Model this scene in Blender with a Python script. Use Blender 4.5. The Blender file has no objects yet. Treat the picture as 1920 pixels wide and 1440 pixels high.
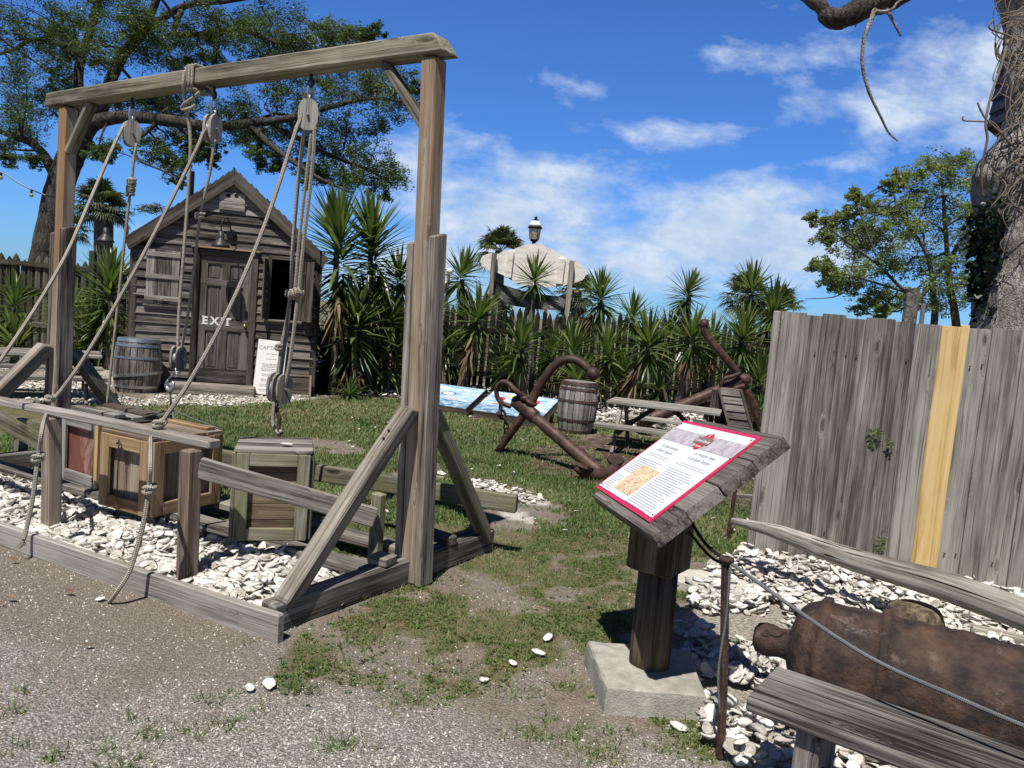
import bpy, math, random
import numpy as np
from mathutils import Vector, Matrix

R_ = math.radians
random.seed(7)
RNG = np.random.default_rng(7)
scene = bpy.context.scene
COL = scene.collection

# ------------------------------------------------------------------ camera
EYE = 1.60
FPX, ROLL, PITCH = 1440.0, R_(4.8), math.atan(128/1440.0)
cR, sR, cP, sP = math.cos(ROLL), math.sin(ROLL), math.cos(PITCH), math.sin(PITCH)
cam_d = bpy.data.cameras.new('camera'); cam = bpy.data.objects.new('camera', cam_d); COL.objects.link(cam)
cam_d.sensor_fit = 'HORIZONTAL'; cam_d.sensor_width = 36.0; cam_d.lens = 36.0*FPX/1920.0
cam_d.clip_start = 0.05; cam_d.clip_end = 4000
X = Vector((cR, sR*sP, sR*cP)); Dn = Vector((sR, -cR*sP, -cR*cP)); Fw = Vector((0, cP, -sP))
m = Matrix((X, -Dn, -Fw)).transposed().to_4x4(); m.translation = (0, 0, EYE)
cam.matrix_world = m
scene.camera = cam

# ------------------------------------------------------------------ world: sky with broken cloud
SUN_TO = Vector((-0.165, -0.50, 1.0)).normalized()          # towards the sun
SUN_EL = math.asin(SUN_TO.z); SUN_ROT = math.atan2(SUN_TO.x, SUN_TO.y)
world = bpy.data.worlds.new('World'); scene.world = world; world.use_nodes = True

def ray(px, py):
    """direction through a point surveyed on the 1920x1440 photograph, scaled to depth 1"""
    dx, dy = px-960, py-720
    x = dx*cR+dy*sR; y = -dx*sR+dy*cR
    f = FPX*cP-y*sP; d = FPX*sP+y*cP
    return Vector((x/f, 1.0, -d/f))

class NT:
    """small helper for node trees"""
    def __init__(s, tree):
        s.t = tree; s.n = tree.nodes; s.l = tree.links
    def node(s, typ, **kw):
        n = s.n.new(typ)
        for k, v in kw.items(): setattr(n, k, v)
        return n
    def put(s, sock, v):
        if hasattr(v, 'is_output') or hasattr(v, 'links'): s.l.new(v, sock)
        elif v is not None: sock.default_value = v
    def math(s, op, a, b=None, c=None, clamp=False):
        n = s.node('ShaderNodeMath', operation=op); n.use_clamp = clamp
        s.put(n.inputs[0], a)
        if b is not None: s.put(n.inputs[1], b)
        if c is not None: s.put(n.inputs[2], c)
        return n.outputs[0]
    def vmath(s, op, a, b=None):
        n = s.node('ShaderNodeVectorMath', operation=op)
        s.put(n.inputs[0], a)
        if b is not None: s.put(n.inputs[1], b)
        return n.outputs[1] if op in ('LENGTH', 'DOT_PRODUCT', 'DISTANCE') else n.outputs[0]
    def noise(s, vec, scale, detail=4, rough=.55, dist=0.0, out=0):
        n = s.node('ShaderNodeTexNoise'); s.put(n.inputs['Vector'], vec)
        n.inputs['Scale'].default_value = scale; n.inputs['Detail'].default_value = detail
        n.inputs['Roughness'].default_value = rough; n.inputs['Distortion'].default_value = dist
        return n.outputs[out]
    def voro(s, vec, scale, feature='F1', out='Distance', rnd=1.0):
        n = s.node('ShaderNodeTexVoronoi', feature=feature); s.put(n.inputs['Vector'], vec)
        n.inputs['Scale'].default_value = scale; n.inputs['Randomness'].default_value = rnd
        return n.outputs[out]
    def ramp(s, fac, stops, interp='LINEAR'):
        n = s.node('ShaderNodeValToRGB'); s.put(n.inputs[0], fac); r = n.color_ramp; r.interpolation = interp
        while len(r.elements) < len(stops): r.elements.new(0.5)
        for e, (p, c) in zip(r.elements, stops):
            e.position = p; e.color = (c, c, c, 1) if isinstance(c, (int, float)) else (*c, 1)
        return n.outputs[0]
    def mix(s, fac, a, b, blend='MIX'):
        n = s.node('ShaderNodeMix', data_type='RGBA', blend_type=blend); n.clamp_factor = True
        s.put(n.inputs[0], fac)
        for i, v in ((6, a), (7, b)):
            if isinstance(v, tuple) and len(v) == 3: v = (*v, 1)
            s.put(n.inputs[i], v)
        return n.outputs[2]
    def maprange(s, v, a, b, c=0.0, d=1.0):
        n = s.node('ShaderNodeMapRange'); s.put(n.inputs[0], v)
        for i, q in zip((1, 2, 3, 4), (a, b, c, d)): n.inputs[i].default_value = q
        return n.outputs[0]
    def sep(s, v):
        n = s.node('ShaderNodeSeparateXYZ'); s.put(n.inputs[0], v); return n.outputs
    def comb(s, x, y, z):
        n = s.node('ShaderNodeCombineXYZ')
        for i, q in enumerate((x, y, z)): s.put(n.inputs[i], q)
        return n.outputs[0]
    def attr(s, name, out='Fac'):
        n = s.node('ShaderNodeAttribute', attribute_name=name); return n.outputs[out]

def build_world():
    T = NT(world.node_tree); T.n.clear()
    out = T.node('ShaderNodeOutputWorld'); bg = T.node('ShaderNodeBackground')
    T.l.new(bg.outputs[0], out.inputs[0])
    sky = T.node('ShaderNodeTexSky', sky_type='NISHITA')
    sky.sun_disc = False; sky.sun_elevation = SUN_EL; sky.sun_rotation = SUN_ROT
    sky.altitude = 0; sky.air_density = 1.0; sky.dust_density = 0.35; sky.ozone_density = 4.0
    geo = T.node('ShaderNodeTexCoord')
    d = geo.outputs['Generated']; x, y, z = T.sep(d)
    ysafe = T.math('MAXIMUM', T.math('ABSOLUTE', y), 0.12)
    a = T.math('DIVIDE', x, ysafe); e = T.math('DIVIDE', z, ysafe)
    ae = T.comb(a, e, T.math('MULTIPLY', T.math('SIGN', y), 3.1))
    # wind-drawn puffs: the noise is stretched along the horizon
    pn = T.vmath('MULTIPLY', ae, (2.2, 5.0, 1.0))
    n1 = T.noise(pn, 2.3, 7, .58, .3)
    n2 = T.noise(T.vmath('MULTIPLY', ae, (2.0, 3.4, 1.0)), 7.5, 5, .6, .2)
    n = T.math('ADD', T.math('MULTIPLY', n1, .68), T.math('MULTIPLY', n2, .32)); n = T.math('ADD', T.math('MULTIPLY', T.math('SUBTRACT', n, .5), 2.3), .5)
    cover = None
    # centre px, centre py, half width px, half height px, strength
    for (cx, cy, w, h, k) in ((1000, 390, 350, 105, .68), (1400, 405, 280, 105, .64), (1180, 480, 460, 110, .68), (860, 480, 260, 130, .64),
                              (1700, 190, 240, 72, .56), (1860, 110, 140, 95, .58), (1840, 250, 150, 60, .42), (1310, 250, 150, 40, .46),
                              (1120, 165, 60, 22, .18), (1480, 105, 150, 32, .36), (1380, 115, 80, 42, .34), (1590, 300, 80, 46, .36),
                              (1560, 470, 220, 100, .50), (760, 350, 160, 110, .42), (560, 430, 160, 50, .28)):
        r = ray(cx, cy); w /= FPX; h /= FPX
        # rotate into the ellipse's own axes (the horizon leans with the camera's roll, so use world axes)
        da = T.math('DIVIDE', T.math('SUBTRACT', a, r.x), w)
        de = T.math('DIVIDE', T.math('SUBTRACT', T.math('ADD', e, T.math('MULTIPLY', T.math('SUBTRACT', a, r.x), -.12)), r.z), h)
        q = T.math('ADD', T.math('MULTIPLY', da, da), T.math('MULTIPLY', de, de))
        g = T.math('MULTIPLY', T.math('POWER', 2.718, T.math('MULTIPLY', q, -1.0)), k)
        cover = g if cover is None else T.math('MAXIMUM', cover, g)
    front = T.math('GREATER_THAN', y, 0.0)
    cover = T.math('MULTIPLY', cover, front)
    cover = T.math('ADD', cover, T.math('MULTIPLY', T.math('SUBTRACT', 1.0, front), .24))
    dens = T.math('ADD', n, T.math('SUBTRACT', cover, .30))
    f = T.maprange(dens, .40, .86, 0, 1.0)
    f = T.math('POWER', f, 1.05)
    f = T.math('MULTIPLY', f, T.maprange(z, -0.02, .05))
    skyc = T.mix(1.0, sky.outputs[0], (SKY_TINT[0], SKY_TINT[1], SKY_TINT[2], 1), 'MULTIPLY')
    cl = T.mix(T.maprange(n2, .35, .7), CLOUD_A, CLOUD_B)
    c = T.mix(f, skyc, cl)
    # added dimming of the sky overhead and behind the camera, cuts fill in shadows
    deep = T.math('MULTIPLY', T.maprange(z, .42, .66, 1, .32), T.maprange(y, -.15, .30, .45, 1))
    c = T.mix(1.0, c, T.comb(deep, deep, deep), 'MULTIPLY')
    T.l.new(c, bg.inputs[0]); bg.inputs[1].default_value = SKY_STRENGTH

SKY_STRENGTH = 0.086
SKY_TINT = (0.46, 0.84, 1.44)
CLOUD_A = (4.4, 5.8, 8.2); CLOUD_B = (7.0, 8.0, 9.4)
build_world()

sun_d = bpy.data.lights.new('sun', 'SUN'); sun = bpy.data.objects.new('sun', sun_d); COL.objects.link(sun)
sun_d.energy = 4.9; sun_d.angle = R_(0.5); sun_d.color = (1.0, 0.955, 0.88)
sun.rotation_euler = (-SUN_TO).to_track_quat('-Z', 'Y').to_euler()
sun.location = (-8, -9, 17)

vs = scene.view_settings
vs.view_transform = 'Standard'; vs.look = 'None'; vs.gamma = 1.0; vs.exposure = 0.22
try: vs.use_curve_mapping = False
except Exception: pass
scene.cycles.max_bounces = 6; scene.cycles.transparent_max_bounces = 8

# ------------------------------------------------------------------ survey helpers (photo point -> place in the yard)
def G(px, py, z=0.0):
    r = ray(px, py); t = (z-EYE)/r.z
    return Vector((0, 0, EYE))+r*t
def D(px, py, y):
    return Vector((0, 0, EYE))+ray(px, py)*y
# hoist frame: O under the right-hand post, U along the top beam to the left, W to the back
O = Vector((-0.5, 4.4, 0)); U = Vector((-.851, .526, 0)).normalized(); W = Vector((.526, .851, 0)).normalized(); Z = Vector((0, 0, 1))
def HU(u, v, z): return O+U*u+W*v+Z*z
def V(px, py):
    r = ray(px, py); t = O.dot(W)/r.dot(W); return Vector((0, 0, EYE))+r*t

# ------------------------------------------------------------------ value noise in numpy
_perm = np.random.default_rng(3).random((256, 256))
def vnoise(x, y):
    xi = np.floor(x).astype(int); yi = np.floor(y).astype(int)
    fx = x-xi; fy = y-yi; fx = fx*fx*(3-2*fx); fy = fy*fy*(3-2*fy)
    g = lambda a, b: _perm[a & 255, b & 255]
    return (g(xi, yi)*(1-fx)+g(xi+1, yi)*fx)*(1-fy)+(g(xi, yi+1)*(1-fx)+g(xi+1, yi+1)*fx)*fy
def fbm(x, y, s=1.0, o=4):
    x = np.asarray(x, float)*s; y = np.asarray(y, float)*s; a = .5; t = 0; n = 0
    for i in range(o):
        t = t+a*vnoise(x+i*17.3, y+i*9.1); n += a; a *= .5; x = x*2.03; y = y*2.03
    return t/n
def inpoly(x, y, poly):
    x = np.asarray(x); y = np.asarray(y); c = np.zeros(x.shape, bool); n = len(poly)
    for i in range(n):
        x1, y1 = poly[i][0], poly[i][1]; x2, y2 = poly[(i+1) % n][0], poly[(i+1) % n][1]
        cond = ((y1 > y) != (y2 > y)) & (x < (x2-x1)*(y-y1)/((y2-y1) if y2 != y1 else 1e-9)+x1)
        c ^= cond
    return c

# ------------------------------------------------------------------ mesh builder
ROOTLOC = {}
class MB:
    def __init__(s): s.v = []; s.f = []; s.gc = []; s.rn = []; s.smooth = False
    def add(s, vs, fs, gcs=None, rn=0.5):
        b = len(s.v); s.v += [tuple(q) for q in vs]; s.f += [tuple(i+b for i in f) for f in fs]
        s.gc += ([tuple(q) for q in gcs] if gcs is not None else [tuple(q) for q in vs])
        s.rn += [rn]*len(vs); return s
    def beam(s, p0, p1, w, h, up=(0, 0, 1), ch=.006, seg=6, warp=.0, taper=1.0, bow=0.0, rn=None, skew0=0., skew1=0.):
        """a sawn timber from p0 to p1; w across, h along 'up'; chamfered, a little warped"""
        p0 = Vector(p0); p1 = Vector(p1); L = (p1-p0).length; t = (p1-p0)/L
        up = Vector(up); side = t.cross(up)
        if side.length < 1e-4: side = t.cross(Vector((1, 0, 0)))
        side.normalize(); up = side.cross(t).normalized()
        ch = min(ch, w*.3, h*.3); r0 = random.random()*50; rn = random.random() if rn is None else rn
        sec = [(-w/2+ch, -h/2), (w/2-ch, -h/2), (w/2, -h/2+ch), (w/2, h/2-ch), (w/2-ch, h/2), (-w/2+ch, h/2), (-w/2, h/2-ch), (-w/2, -h/2+ch)]
        vs, gs, fs = [], [], []; n = 8
        ts = [0.0]+[i/seg for i in range(seg+1)]+[1.0]
        ph = random.random()*6
        for k, q in enumerate(ts):
            cap = k in (0, len(ts)-1); ins = (1-ch*1.2/max(w, h)*2) if cap else 1.0
            off = side*(warp*math.sin(q*5+ph))+up*(warp*.7*math.sin(q*4+ph*2)+bow*math.sin(q*math.pi))
            pos = L*q
            if not cap and k == 1: pos += min(ch, L*.1)
            if not cap and k == len(ts)-2: pos -= min(ch, L*.1)
            tp = 1+(taper-1)*q
            for (a, b) in sec:
                a2, b2 = a*ins*tp, b*ins*tp
                sk = skew0*b2*(1-q)+skew1*b2*q
                vs.append(p0+t*(pos+sk)+side*a2+up*b2+off); gs.append((pos+r0, a2+r0*.7, b2+r0*.3))
        m = len(ts)
        for k in range(m-1):
            for j in range(n):
                fs.append((k*n+j, k*n+(j+1) % n, (k+1)*n+(j+1) % n, (k+1)*n+j))
        fs.append(tuple(range(n-1, -1, -1))); fs.append(tuple((m-1)*n+j for j in range(n)))
        return s.add(vs, fs, gs, rn)
    def box(s, c, sx, sy, sz, ax=None, rn=None, ch=.004):
        """box round centre c; ax = (x axis, y axis, z axis)"""
        ax = ax or (Vector((1, 0, 0)), Vector((0, 1, 0)), Z)
        c = Vector(c); return s.beam(c-ax[0]*sx/2, c+ax[0]*sx/2, sy, sz, up=ax[2], ch=ch, seg=1, rn=rn)
    def tube(s, pts, rad, n=8, cap=True, rn=None, rough=0.0):
        pts = [Vector(p) for p in pts]; m = len(pts)
        rad = [rad]*m if isinstance(rad, (int, float)) else rad
        rn = random.random() if rn is None else rn
        vs, gs, fs = [], [], []; L = 0; u = None
        for i, p in enumerate(pts):
            t = (pts[min(i+1, m-1)]-pts[max(i-1, 0)])
            if t.length < 1e-7: t = Vector((0, 0, 1))
            t.normalize()
            if u is None:
                u = t.cross(Vector((0, 0, 1)));
                if u.length < .1: u = t.cross(Vector((1, 0, 0)))
            u = (u-t*u.dot(t)).normalized(); w = t.cross(u)
            if i: L += (p-pts[i-1]).length
            for j in range(n):
                a = 2*math.pi*j/n; r = rad[i]*(1+(random.random()-.5)*2*rough)
                vs.append(p+(u*math.cos(a)+w*math.sin(a))*r); gs.append((L, j/n, rad[i]))
        for i in range(m-1):
            for j in range(n):
                fs.append((i*n+j, i*n+(j+1) % n, (i+1)*n+(j+1) % n, (i+1)*n+j))
        if cap:
            fs.append(tuple(range(n-1, -1, -1))); fs.append(tuple((m-1)*n+j for j in range(n)))
        return s.add(vs, fs, gs, rn)
    def lathe(s, prof, mat, n=24, rn=.5, wob=0.0, gx=True):
        """profile [(radius, height)] turned round the local z axis and placed by mat"""
        vs, gs, fs = [], [], []; k = len(prof)
        for (r, h) in prof:
            for j in range(n):
                a = 2*math.pi*j/n; q = r*(1+(random.random()-.5)*2*wob)
                vs.append(mat @ Vector((q*math.cos(a), q*math.sin(a), h))); gs.append((h, math.cos(a)*r, math.sin(a)*r))
        for i in range(k-1):
            for j in range(n):
                fs.append((i*n+j, i*n+(j+1) % n, (i+1)*n+(j+1) % n, (i+1)*n+j))
        if prof[0][0] > 1e-5: fs.append(tuple(range(n-1, -1, -1)))
        if prof[-1][0] > 1e-5: fs.append(tuple((k-1)*n+j for j in range(n)))
        return s.add(vs, fs, gs, rn)
    def sphere(s, c, r, n=12, sx=1, sy=1, sz=1, rn=.5):
        k = max(5, n//2+1)
        prof = [(r*math.sin(math.pi*i/(k-1))+1e-6, -r*math.cos(math.pi*i/(k-1))) for i in range(k)]
        return s.lathe(prof, Matrix.Translation(Vector(c)) @ Matrix.Diagonal((sx, sy, sz, 1)), n, rn)
    def prism(s, outline, c, ax, ay, th, rn=.5, ch=0.0):
        """2-D outline in axes ax, ay round c, extruded th along ax x ay (both ways)"""
        az = ax.cross(ay).normalized(); n = len(outline); c = Vector(c)
        vs = [c+ax*a+ay*b-az*th/2 for a, b in outline]+[c+ax*a+ay*b+az*th/2 for a, b in outline]
        gs = [(b, a, 0) for a, b in outline]+[(b, a, th) for a, b in outline]
        fs = [tuple(range(n-1, -1, -1)), tuple(range(n, 2*n))]+[(i, (i+1) % n, n+(i+1) % n, n+i) for i in range(n)]
        return s.add(vs, fs, gs, rn)
    def merge(s, o): return s.add(o.v, o.f, o.gc, .5) if not o.v else s._merge(o)
    def _merge(s, o):
        b = len(s.v); s.v += o.v; s.f += [tuple(i+b for i in f) for f in o.f]; s.gc += o.gc; s.rn += o.rn; return s

def mesh_from(name, v, f, gc=None, rn=None, smooth=False, origin=(0, 0, 0)):
    me = bpy.data.meshes.new(name)
    o = Vector(origin)
    me.from_pydata([(q[0]-o.x, q[1]-o.y, q[2]-o.z) for q in v], [], f)
    if gc is not None:
        at = me.attributes.new('gc', 'FLOAT_VECTOR', 'POINT'); at.data.foreach_set('vector', np.array(gc, np.float32).ravel())
    if rn is not None:
        at = me.attributes.new('rnd', 'FLOAT', 'POINT'); at.data.foreach_set('value', np.array(rn, np.float32))
    if smooth: me.polygons.foreach_set('use_smooth', [True]*len(me.polygons))
    me.update(); return me

def tag(o, label=None, cat=None, group=None, kind=None):
    if label: o['label'] = label
    if cat: o['category'] = cat
    if group: o['group'] = group
    if kind: o['kind'] = kind
    return o
def thing(name, label, cat, loc, group=None, rotz=0.0):
    o = bpy.data.objects.new(name, None); COL.objects.link(o); o.location = loc; o.rotation_euler = (0, 0, rotz)
    o.empty_display_size = .1; ROOTLOC[o] = Vector(loc)
    return tag(o, label, cat, group)
def part(name, mb, mat, parent=None, label=None, smooth=False):
    """one mesh object; as a child its vertices are kept relative to the thing's base"""
    if parent is None:
        a = np.array(mb.v); loc = Vector((a[:, 0].mean(), a[:, 1].mean(), a[:, 2].min()))
    else: loc = ROOTLOC[parent]
    me = mesh_from(name, mb.v, mb.f, mb.gc, mb.rn, smooth, loc); me.materials.append(mat)
    o = bpy.data.objects.new(name, me); COL.objects.link(o); ROOTLOC[o] = loc
    if parent is None: o.location = loc
    else: o.parent = parent
    if label: o['label'] = label
    return o
def single(name, mb, mat, label, cat, group=None, smooth=False):
    return tag(part(name, mb, mat, None, None, smooth), label, cat, group)
def copy_tree(o, parent=None):
    c = o.copy(); COL.objects.link(c); c.parent = parent
    for ch in list(o.children): copy_tree(ch, c)
    return c
def smoothpath(pts, n=6):
    """Catmull-Rom through the points"""
    pts = [Vector(p) for p in pts]; out = []
    for i in range(len(pts)-1):
        p0 = pts[max(i-1, 0)]; p1 = pts[i]; p2 = pts[i+1]; p3 = pts[min(i+2, len(pts)-1)]
        for k in range(n):
            t = k/n
            out.append(.5*((2*p1)+(p2-p0)*t+(2*p0-5*p1+4*p2-p3)*t*t+(3*p1-p0-3*p2+p3)*t**3))
    out.append(pts[-1]); return out
def lerp_list(a, n):
    m = len(a); return [a[min(int(i*(m-1)/(n-1)), m-2)]*(1-(i*(m-1)/(n-1)-min(int(i*(m-1)/(n-1)), m-2)))+a[min(int(i*(m-1)/(n-1)), m-2)+1]*(i*(m-1)/(n-1)-min(int(i*(m-1)/(n-1)), m-2)) for i in range(n)]

# ------------------------------------------------------------------ materials
def newmat(name):
    mt = bpy.data.materials.new(name); mt.use_nodes = True; T = NT(mt.node_tree); T.n.clear()
    out = T.node('ShaderNodeOutputMaterial'); b = T.node('ShaderNodeBsdfPrincipled'); T.l.new(b.outputs[0], out.inputs[0])
    return mt, T, b, out
def bump(T, b, h, strength=.4, dist=.01):
    n = T.node('ShaderNodeBump'); n.inputs['Strength'].default_value = strength; n.inputs['Distance'].default_value = dist
    T.put(n.inputs['Height'], h); T.l.new(n.outputs[0], b.inputs['Normal'])
def wood(name, dark, mid, light, moss=None, mossamt=.0, rough=.85, gs=1.0, brown=None, brownamt=0.0, knots=True, bs=.55, crack=.5, rv=.16):
    mt, T, b, out = newmat(name)
    gc = T.attr('gc', 'Vector'); rn = T.attr('rnd')
    wob = T.noise(T.vmath('MULTIPLY', gc, (1.6, 9, 9)), 1.0, 3, .5, out=1)
    g2 = T.vmath('ADD', gc, T.vmath('MULTIPLY', T.vmath('SUBTRACT', wob, (.5, .5, .5)), (0, .02, .02)))
    kd = None
    if knots:
        kv = T.voro(T.vmath('MULTIPLY', gc, (1.9, 6.5, 6.5)), 1.0)
        kd = T.maprange(kv, 0.05, .20, 1, 0)
        g2 = T.vmath('ADD', g2, T.vmath('MULTIPLY', T.comb(0, kd, kd), (0, .035, .035)))
    fine = T.noise(T.vmath('MULTIPLY', g2, (2.4*gs, 130*gs, 130*gs)), 1.0, 6, .68)
    band = T.noise(T.vmath('MULTIPLY', g2, (.9*gs, 26*gs, 26*gs)), 1.0, 4, .6)
    pat = T.noise(T.vmath('MULTIPLY', gc, (1.4, 3.5, 3.5)), 1.0, 3, .6)
    f = T.math('ADD', T.math('MULTIPLY', fine, .50), T.math('MULTIPLY', band, .50))
    f = T.math('ADD', f, T.math('MULTIPLY', T.math('SUBTRACT', pat, .5), .35))
    f = T.math('ADD', f, T.math('MULTIPLY', T.math('SUBTRACT', rn, .5), rv))
    c = T.ramp(f, [(.36, tuple(.7*q for q in dark)), (.49, mid), (.62, light)])
    if brown:
        bm = T.noise(T.vmath('MULTIPLY', g2, (.7, 10, 10)), 1.0, 3, .6)
        c = T.mix(T.math('MULTIPLY', T.maprange(bm, .45, .65), brownamt), c, brown)
    if moss:
        mm = T.noise(gc, 5.0, 4, .65)
        c = T.mix(T.math('MULTIPLY', T.maprange(mm, .42, .66), mossamt), c, moss)
    ck = T.noise(T.vmath('MULTIPLY', g2, (.9, 95, 95)), 1.0, 2, .5)
    ckm = T.maprange(ck, .375, .315, 0, 1)
    c = T.mix(T.math('MULTIPLY', ckm, crack), c, (.018, .015, .013))
    h = T.math('SUBTRACT', f, T.math('MULTIPLY', ckm, .6))
    if knots:
        kc = T.maprange(kv, 0.04, .13, 1, 0)
        c = T.mix(T.math('MULTIPLY', kc, .75), c, tuple(.45*q for q in dark))
    T.put(b.inputs['Base Color'], c); b.inputs['Roughness'].default_value = rough
    b.inputs['Specular IOR Level'].default_value = .08
    bump(T, b, h, bs, .006)
    return mt
def plain(name, col, rough=.6, metal=0.0, var=.25, scale=30, bs=.15, spec=.4):
    mt, T, b, out = newmat(name); tc = T.node('ShaderNodeTexCoord').outputs['Object']
    n = T.noise(tc, scale, 5, .6); n2 = T.noise(tc, scale*.17, 3, .5)
    f = T.math('ADD', T.math('MULTIPLY', n, .6), T.math('MULTIPLY', n2, .4))
    c = T.mix(T.maprange(f, .3, .7), tuple(q*(1-var) for q in col), tuple(min(1, q*(1+var)) for q in col))
    T.put(b.inputs['Base Color'], c); b.inputs['Roughness'].default_value = rough; b.inputs['Metallic'].default_value = metal
    b.inputs['Specular IOR Level'].default_value = spec
    if bs: bump(T, b, n, bs, .004)
    return mt
def rust(name, base, spot, dark, scale=14, rough=.7, bs=.5, pale=None):
    mt, T, b, out = newmat(name); tc = T.node('ShaderNodeTexCoord').outputs['Object']
    n = T.noise(tc, scale, 6, .65); n2 = T.noise(tc, scale*.3, 4, .6); n3 = T.noise(tc, scale*5, 3, .6)
    c = T.ramp(n, [(.36, dark), (.5, base), (.64, spot)])
    c = T.mix(T.math('MULTIPLY', T.maprange(n2, .46, .62), .75), c, dark)
    if pale:
        c = T.mix(T.math('MULTIPLY', T.maprange(T.noise(T.vmath('ADD', tc, (7, 3, 1)), scale*.9, 6, .75), .57, .68), .65), c, pale)
    T.put(b.inputs['Base Color'], c); b.inputs['Roughness'].default_value = rough; b.inputs['Specular IOR Level'].default_value = .35
    h = T.math('ADD', T.math('MULTIPLY', n, .7), T.math('MULTIPLY', n3, .3))
    if pale:   # flaking crust with dark cracks
        w = T.vmath('ADD', tc, T.vmath('MULTIPLY', T.noise(tc, 5, 4, .6, out=1), (.25, .25, .25)))
        e = T.maprange(T.voro(w, 3.2, 'DISTANCE_TO_EDGE'), .0, .022, 1, 0); gate = T.maprange(T.noise(tc, 2.5, 3, .5), .5, .6)
        e = T.math('MULTIPLY', e, gate); c = T.mix(T.math('MULTIPLY', e, .85), c, (.012, .009, .008)); h = T.math('SUBTRACT', h, e)
        T.put(b.inputs['Base Color'], c)
    bump(T, b, h, bs, .018 if pale else .01)
    return mt
def leafmat(name, cols, trans=.35, rough=.45, scale=3.0, spec=.4):
    """foliage; colour varies leaf by leaf with the 'rnd' attribute"""
    mt, T, b, out = newmat(name); rn = T.attr('rnd')
    k = len(cols); c = T.ramp(rn, [(i/max(1, k-1), q) for i, q in enumerate(cols)])
    T.put(b.inputs['Base Color'], c); b.inputs['Roughness'].default_value = rough; b.inputs['Specular IOR Level'].default_value = spec
    tr = T.node('ShaderNodeBsdfTranslucent'); T.put(tr.inputs[0], T.mix(1.0, c, (1.25, 1.3, .6), 'MULTIPLY'))
    mx = T.node('ShaderNodeMixShader'); mx.inputs[0].default_value = trans
    T.l.new(b.outputs[0], mx.inputs[1]); T.l.new(tr.outputs[0], mx.inputs[2]); T.l.new(mx.outputs[0], out.inputs[0])
    return mt
def barkmat(name, dark, mid, light, scale=6, bs=.8):
    mt, T, b, out = newmat(name); tc = T.node('ShaderNodeTexCoord').outputs['Object']
    s = T.vmath('MULTIPLY', tc, (1, 1, .28))
    v = T.voro(T.vmath('ADD', s, T.vmath('MULTIPLY', T.noise(tc, 9, 3, .5, out=1), (.30, .30, .30))), scale*1.7, 'DISTANCE_TO_EDGE')
    n = T.noise(s, scale*2.5, 6, .65); n2 = T.noise(tc, scale*.4, 3, .5)
    f = T.math('ADD', T.math('MULTIPLY', T.maprange(v, 0, .16), .20), T.math('MULTIPLY', T.math('ADD', T.math('MULTIPLY', T.math('SUBTRACT', n, .5), 1.5), .5), .80))
    f = T.math('ADD', f, T.math('MULTIPLY', T.math('SUBTRACT', n2, .5), .6))
    T.put(b.inputs['Base Color'], T.ramp(f, [(.25, dark), (.5, mid), (.78, light)])); b.inputs['Roughness'].default_value = .9
    b.inputs['Specular IOR Level'].default_value = .2
    bump(T, b, f, bs, .03); return mt
def ropemat(name, a, c2, twist=110):
    mt, T, b, out = newmat(name); x, y, z = T.sep(T.attr('gc', 'Vector'))
    u = T.math('MULTIPLY', x, twist*6.283/2); w = T.math('MULTIPLY', y, 6.283*3)
    h = T.math('MULTIPLY', T.math('SINE', T.math('ADD', u, w)), T.math('SINE', T.math('SUBTRACT', u, w)))
    tc = T.node('ShaderNodeTexCoord').outputs['Object']; n = T.noise(tc, 6, 4, .6)
    c = T.mix(T.maprange(h, -.6, .6), c2, a); c = T.mix(T.math('MULTIPLY', T.maprange(n, .42, .62), .45), c, c2)
    T.put(b.inputs['Base Color'], c); b.inputs['Roughness'].default_value = .9; b.inputs['Specular IOR Level'].default_value = .15
    bump(T, b, h, .8, .003); return mt

M = {}
GREY = dict(dark=(.060, .050, .042), mid=(.215, .19, .162), light=(.39, .355, .31))
M['grey'] = wood('weathered_grey_wood', **GREY)
M['post'] = wood('post_timber', (.070, .052, .038), (.225, .182, .142), (.38, .325, .27), brown=(.29, .17, .085), brownamt=.9)
M['beam'] = wood('beam_timber', (.085, .075, .058), (.235, .215, .17), (.39, .365, .30), moss=(.17, .165, .09), mossamt=.35)
M['rail'] = wood('rail_timber', (.09, .075, .062), (.24, .215, .19), (.38, .355, .325))
M['railpost'] = wood('rail_post_timber', (.10, .078, .060), (.25, .205, .17), (.36, .31, .265), brown=(.25, .18, .12), brownamt=.4)
M['mossy'] = wood('mossy_timber', (.045, .043, .035), (.15, .14, .11), (.27, .25, .20), moss=(.13, .14, .055), mossamt=.65)
M['mossyframe'] = wood('mossy_crate_frame', (.07, .07, .048), (.20, .195, .14), (.33, .32, .25), moss=(.17, .17, .08), mossamt=.55)
M['sleeper'] = wood('ground_timber', (.045, .040, .034), (.17, .158, .14), (.33, .315, .285))
M['oakpine'] = wood('new_pine_crate', (.13, .082, .042), (.265, .178, .10), (.39, .28, .17), gs=.6, crack=.25)
M['oakpanel'] = wood('pine_crate_panel', (.115, .085, .06), (.25, .20, .155), (.38, .315, .25), gs=.6, crack=.3)
M['mossypanel'] = wood('mossy_crate_panel', (.08, .055, .035), (.20, .145, .10), (.30, .24, .18), moss=(.14, .14, .075), mossamt=.45)
M['yellowpine'] = wood('new_yellow_pine', (.48, .31, .115), (.60, .42, .18), (.68, .51, .26), gs=.5, crack=.08, bs=.15)
M['fence'] = wood('fence_board', (.105, .094, .083), (.21, .192, .172), (.35, .33, .30), crack=.55, rv=.16)
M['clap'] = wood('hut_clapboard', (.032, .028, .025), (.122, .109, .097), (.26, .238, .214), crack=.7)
M['cladlight'] = wood('hut_gable_board', (.07, .064, .057), (.21, .195, .178), (.34, .325, .30))
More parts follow.
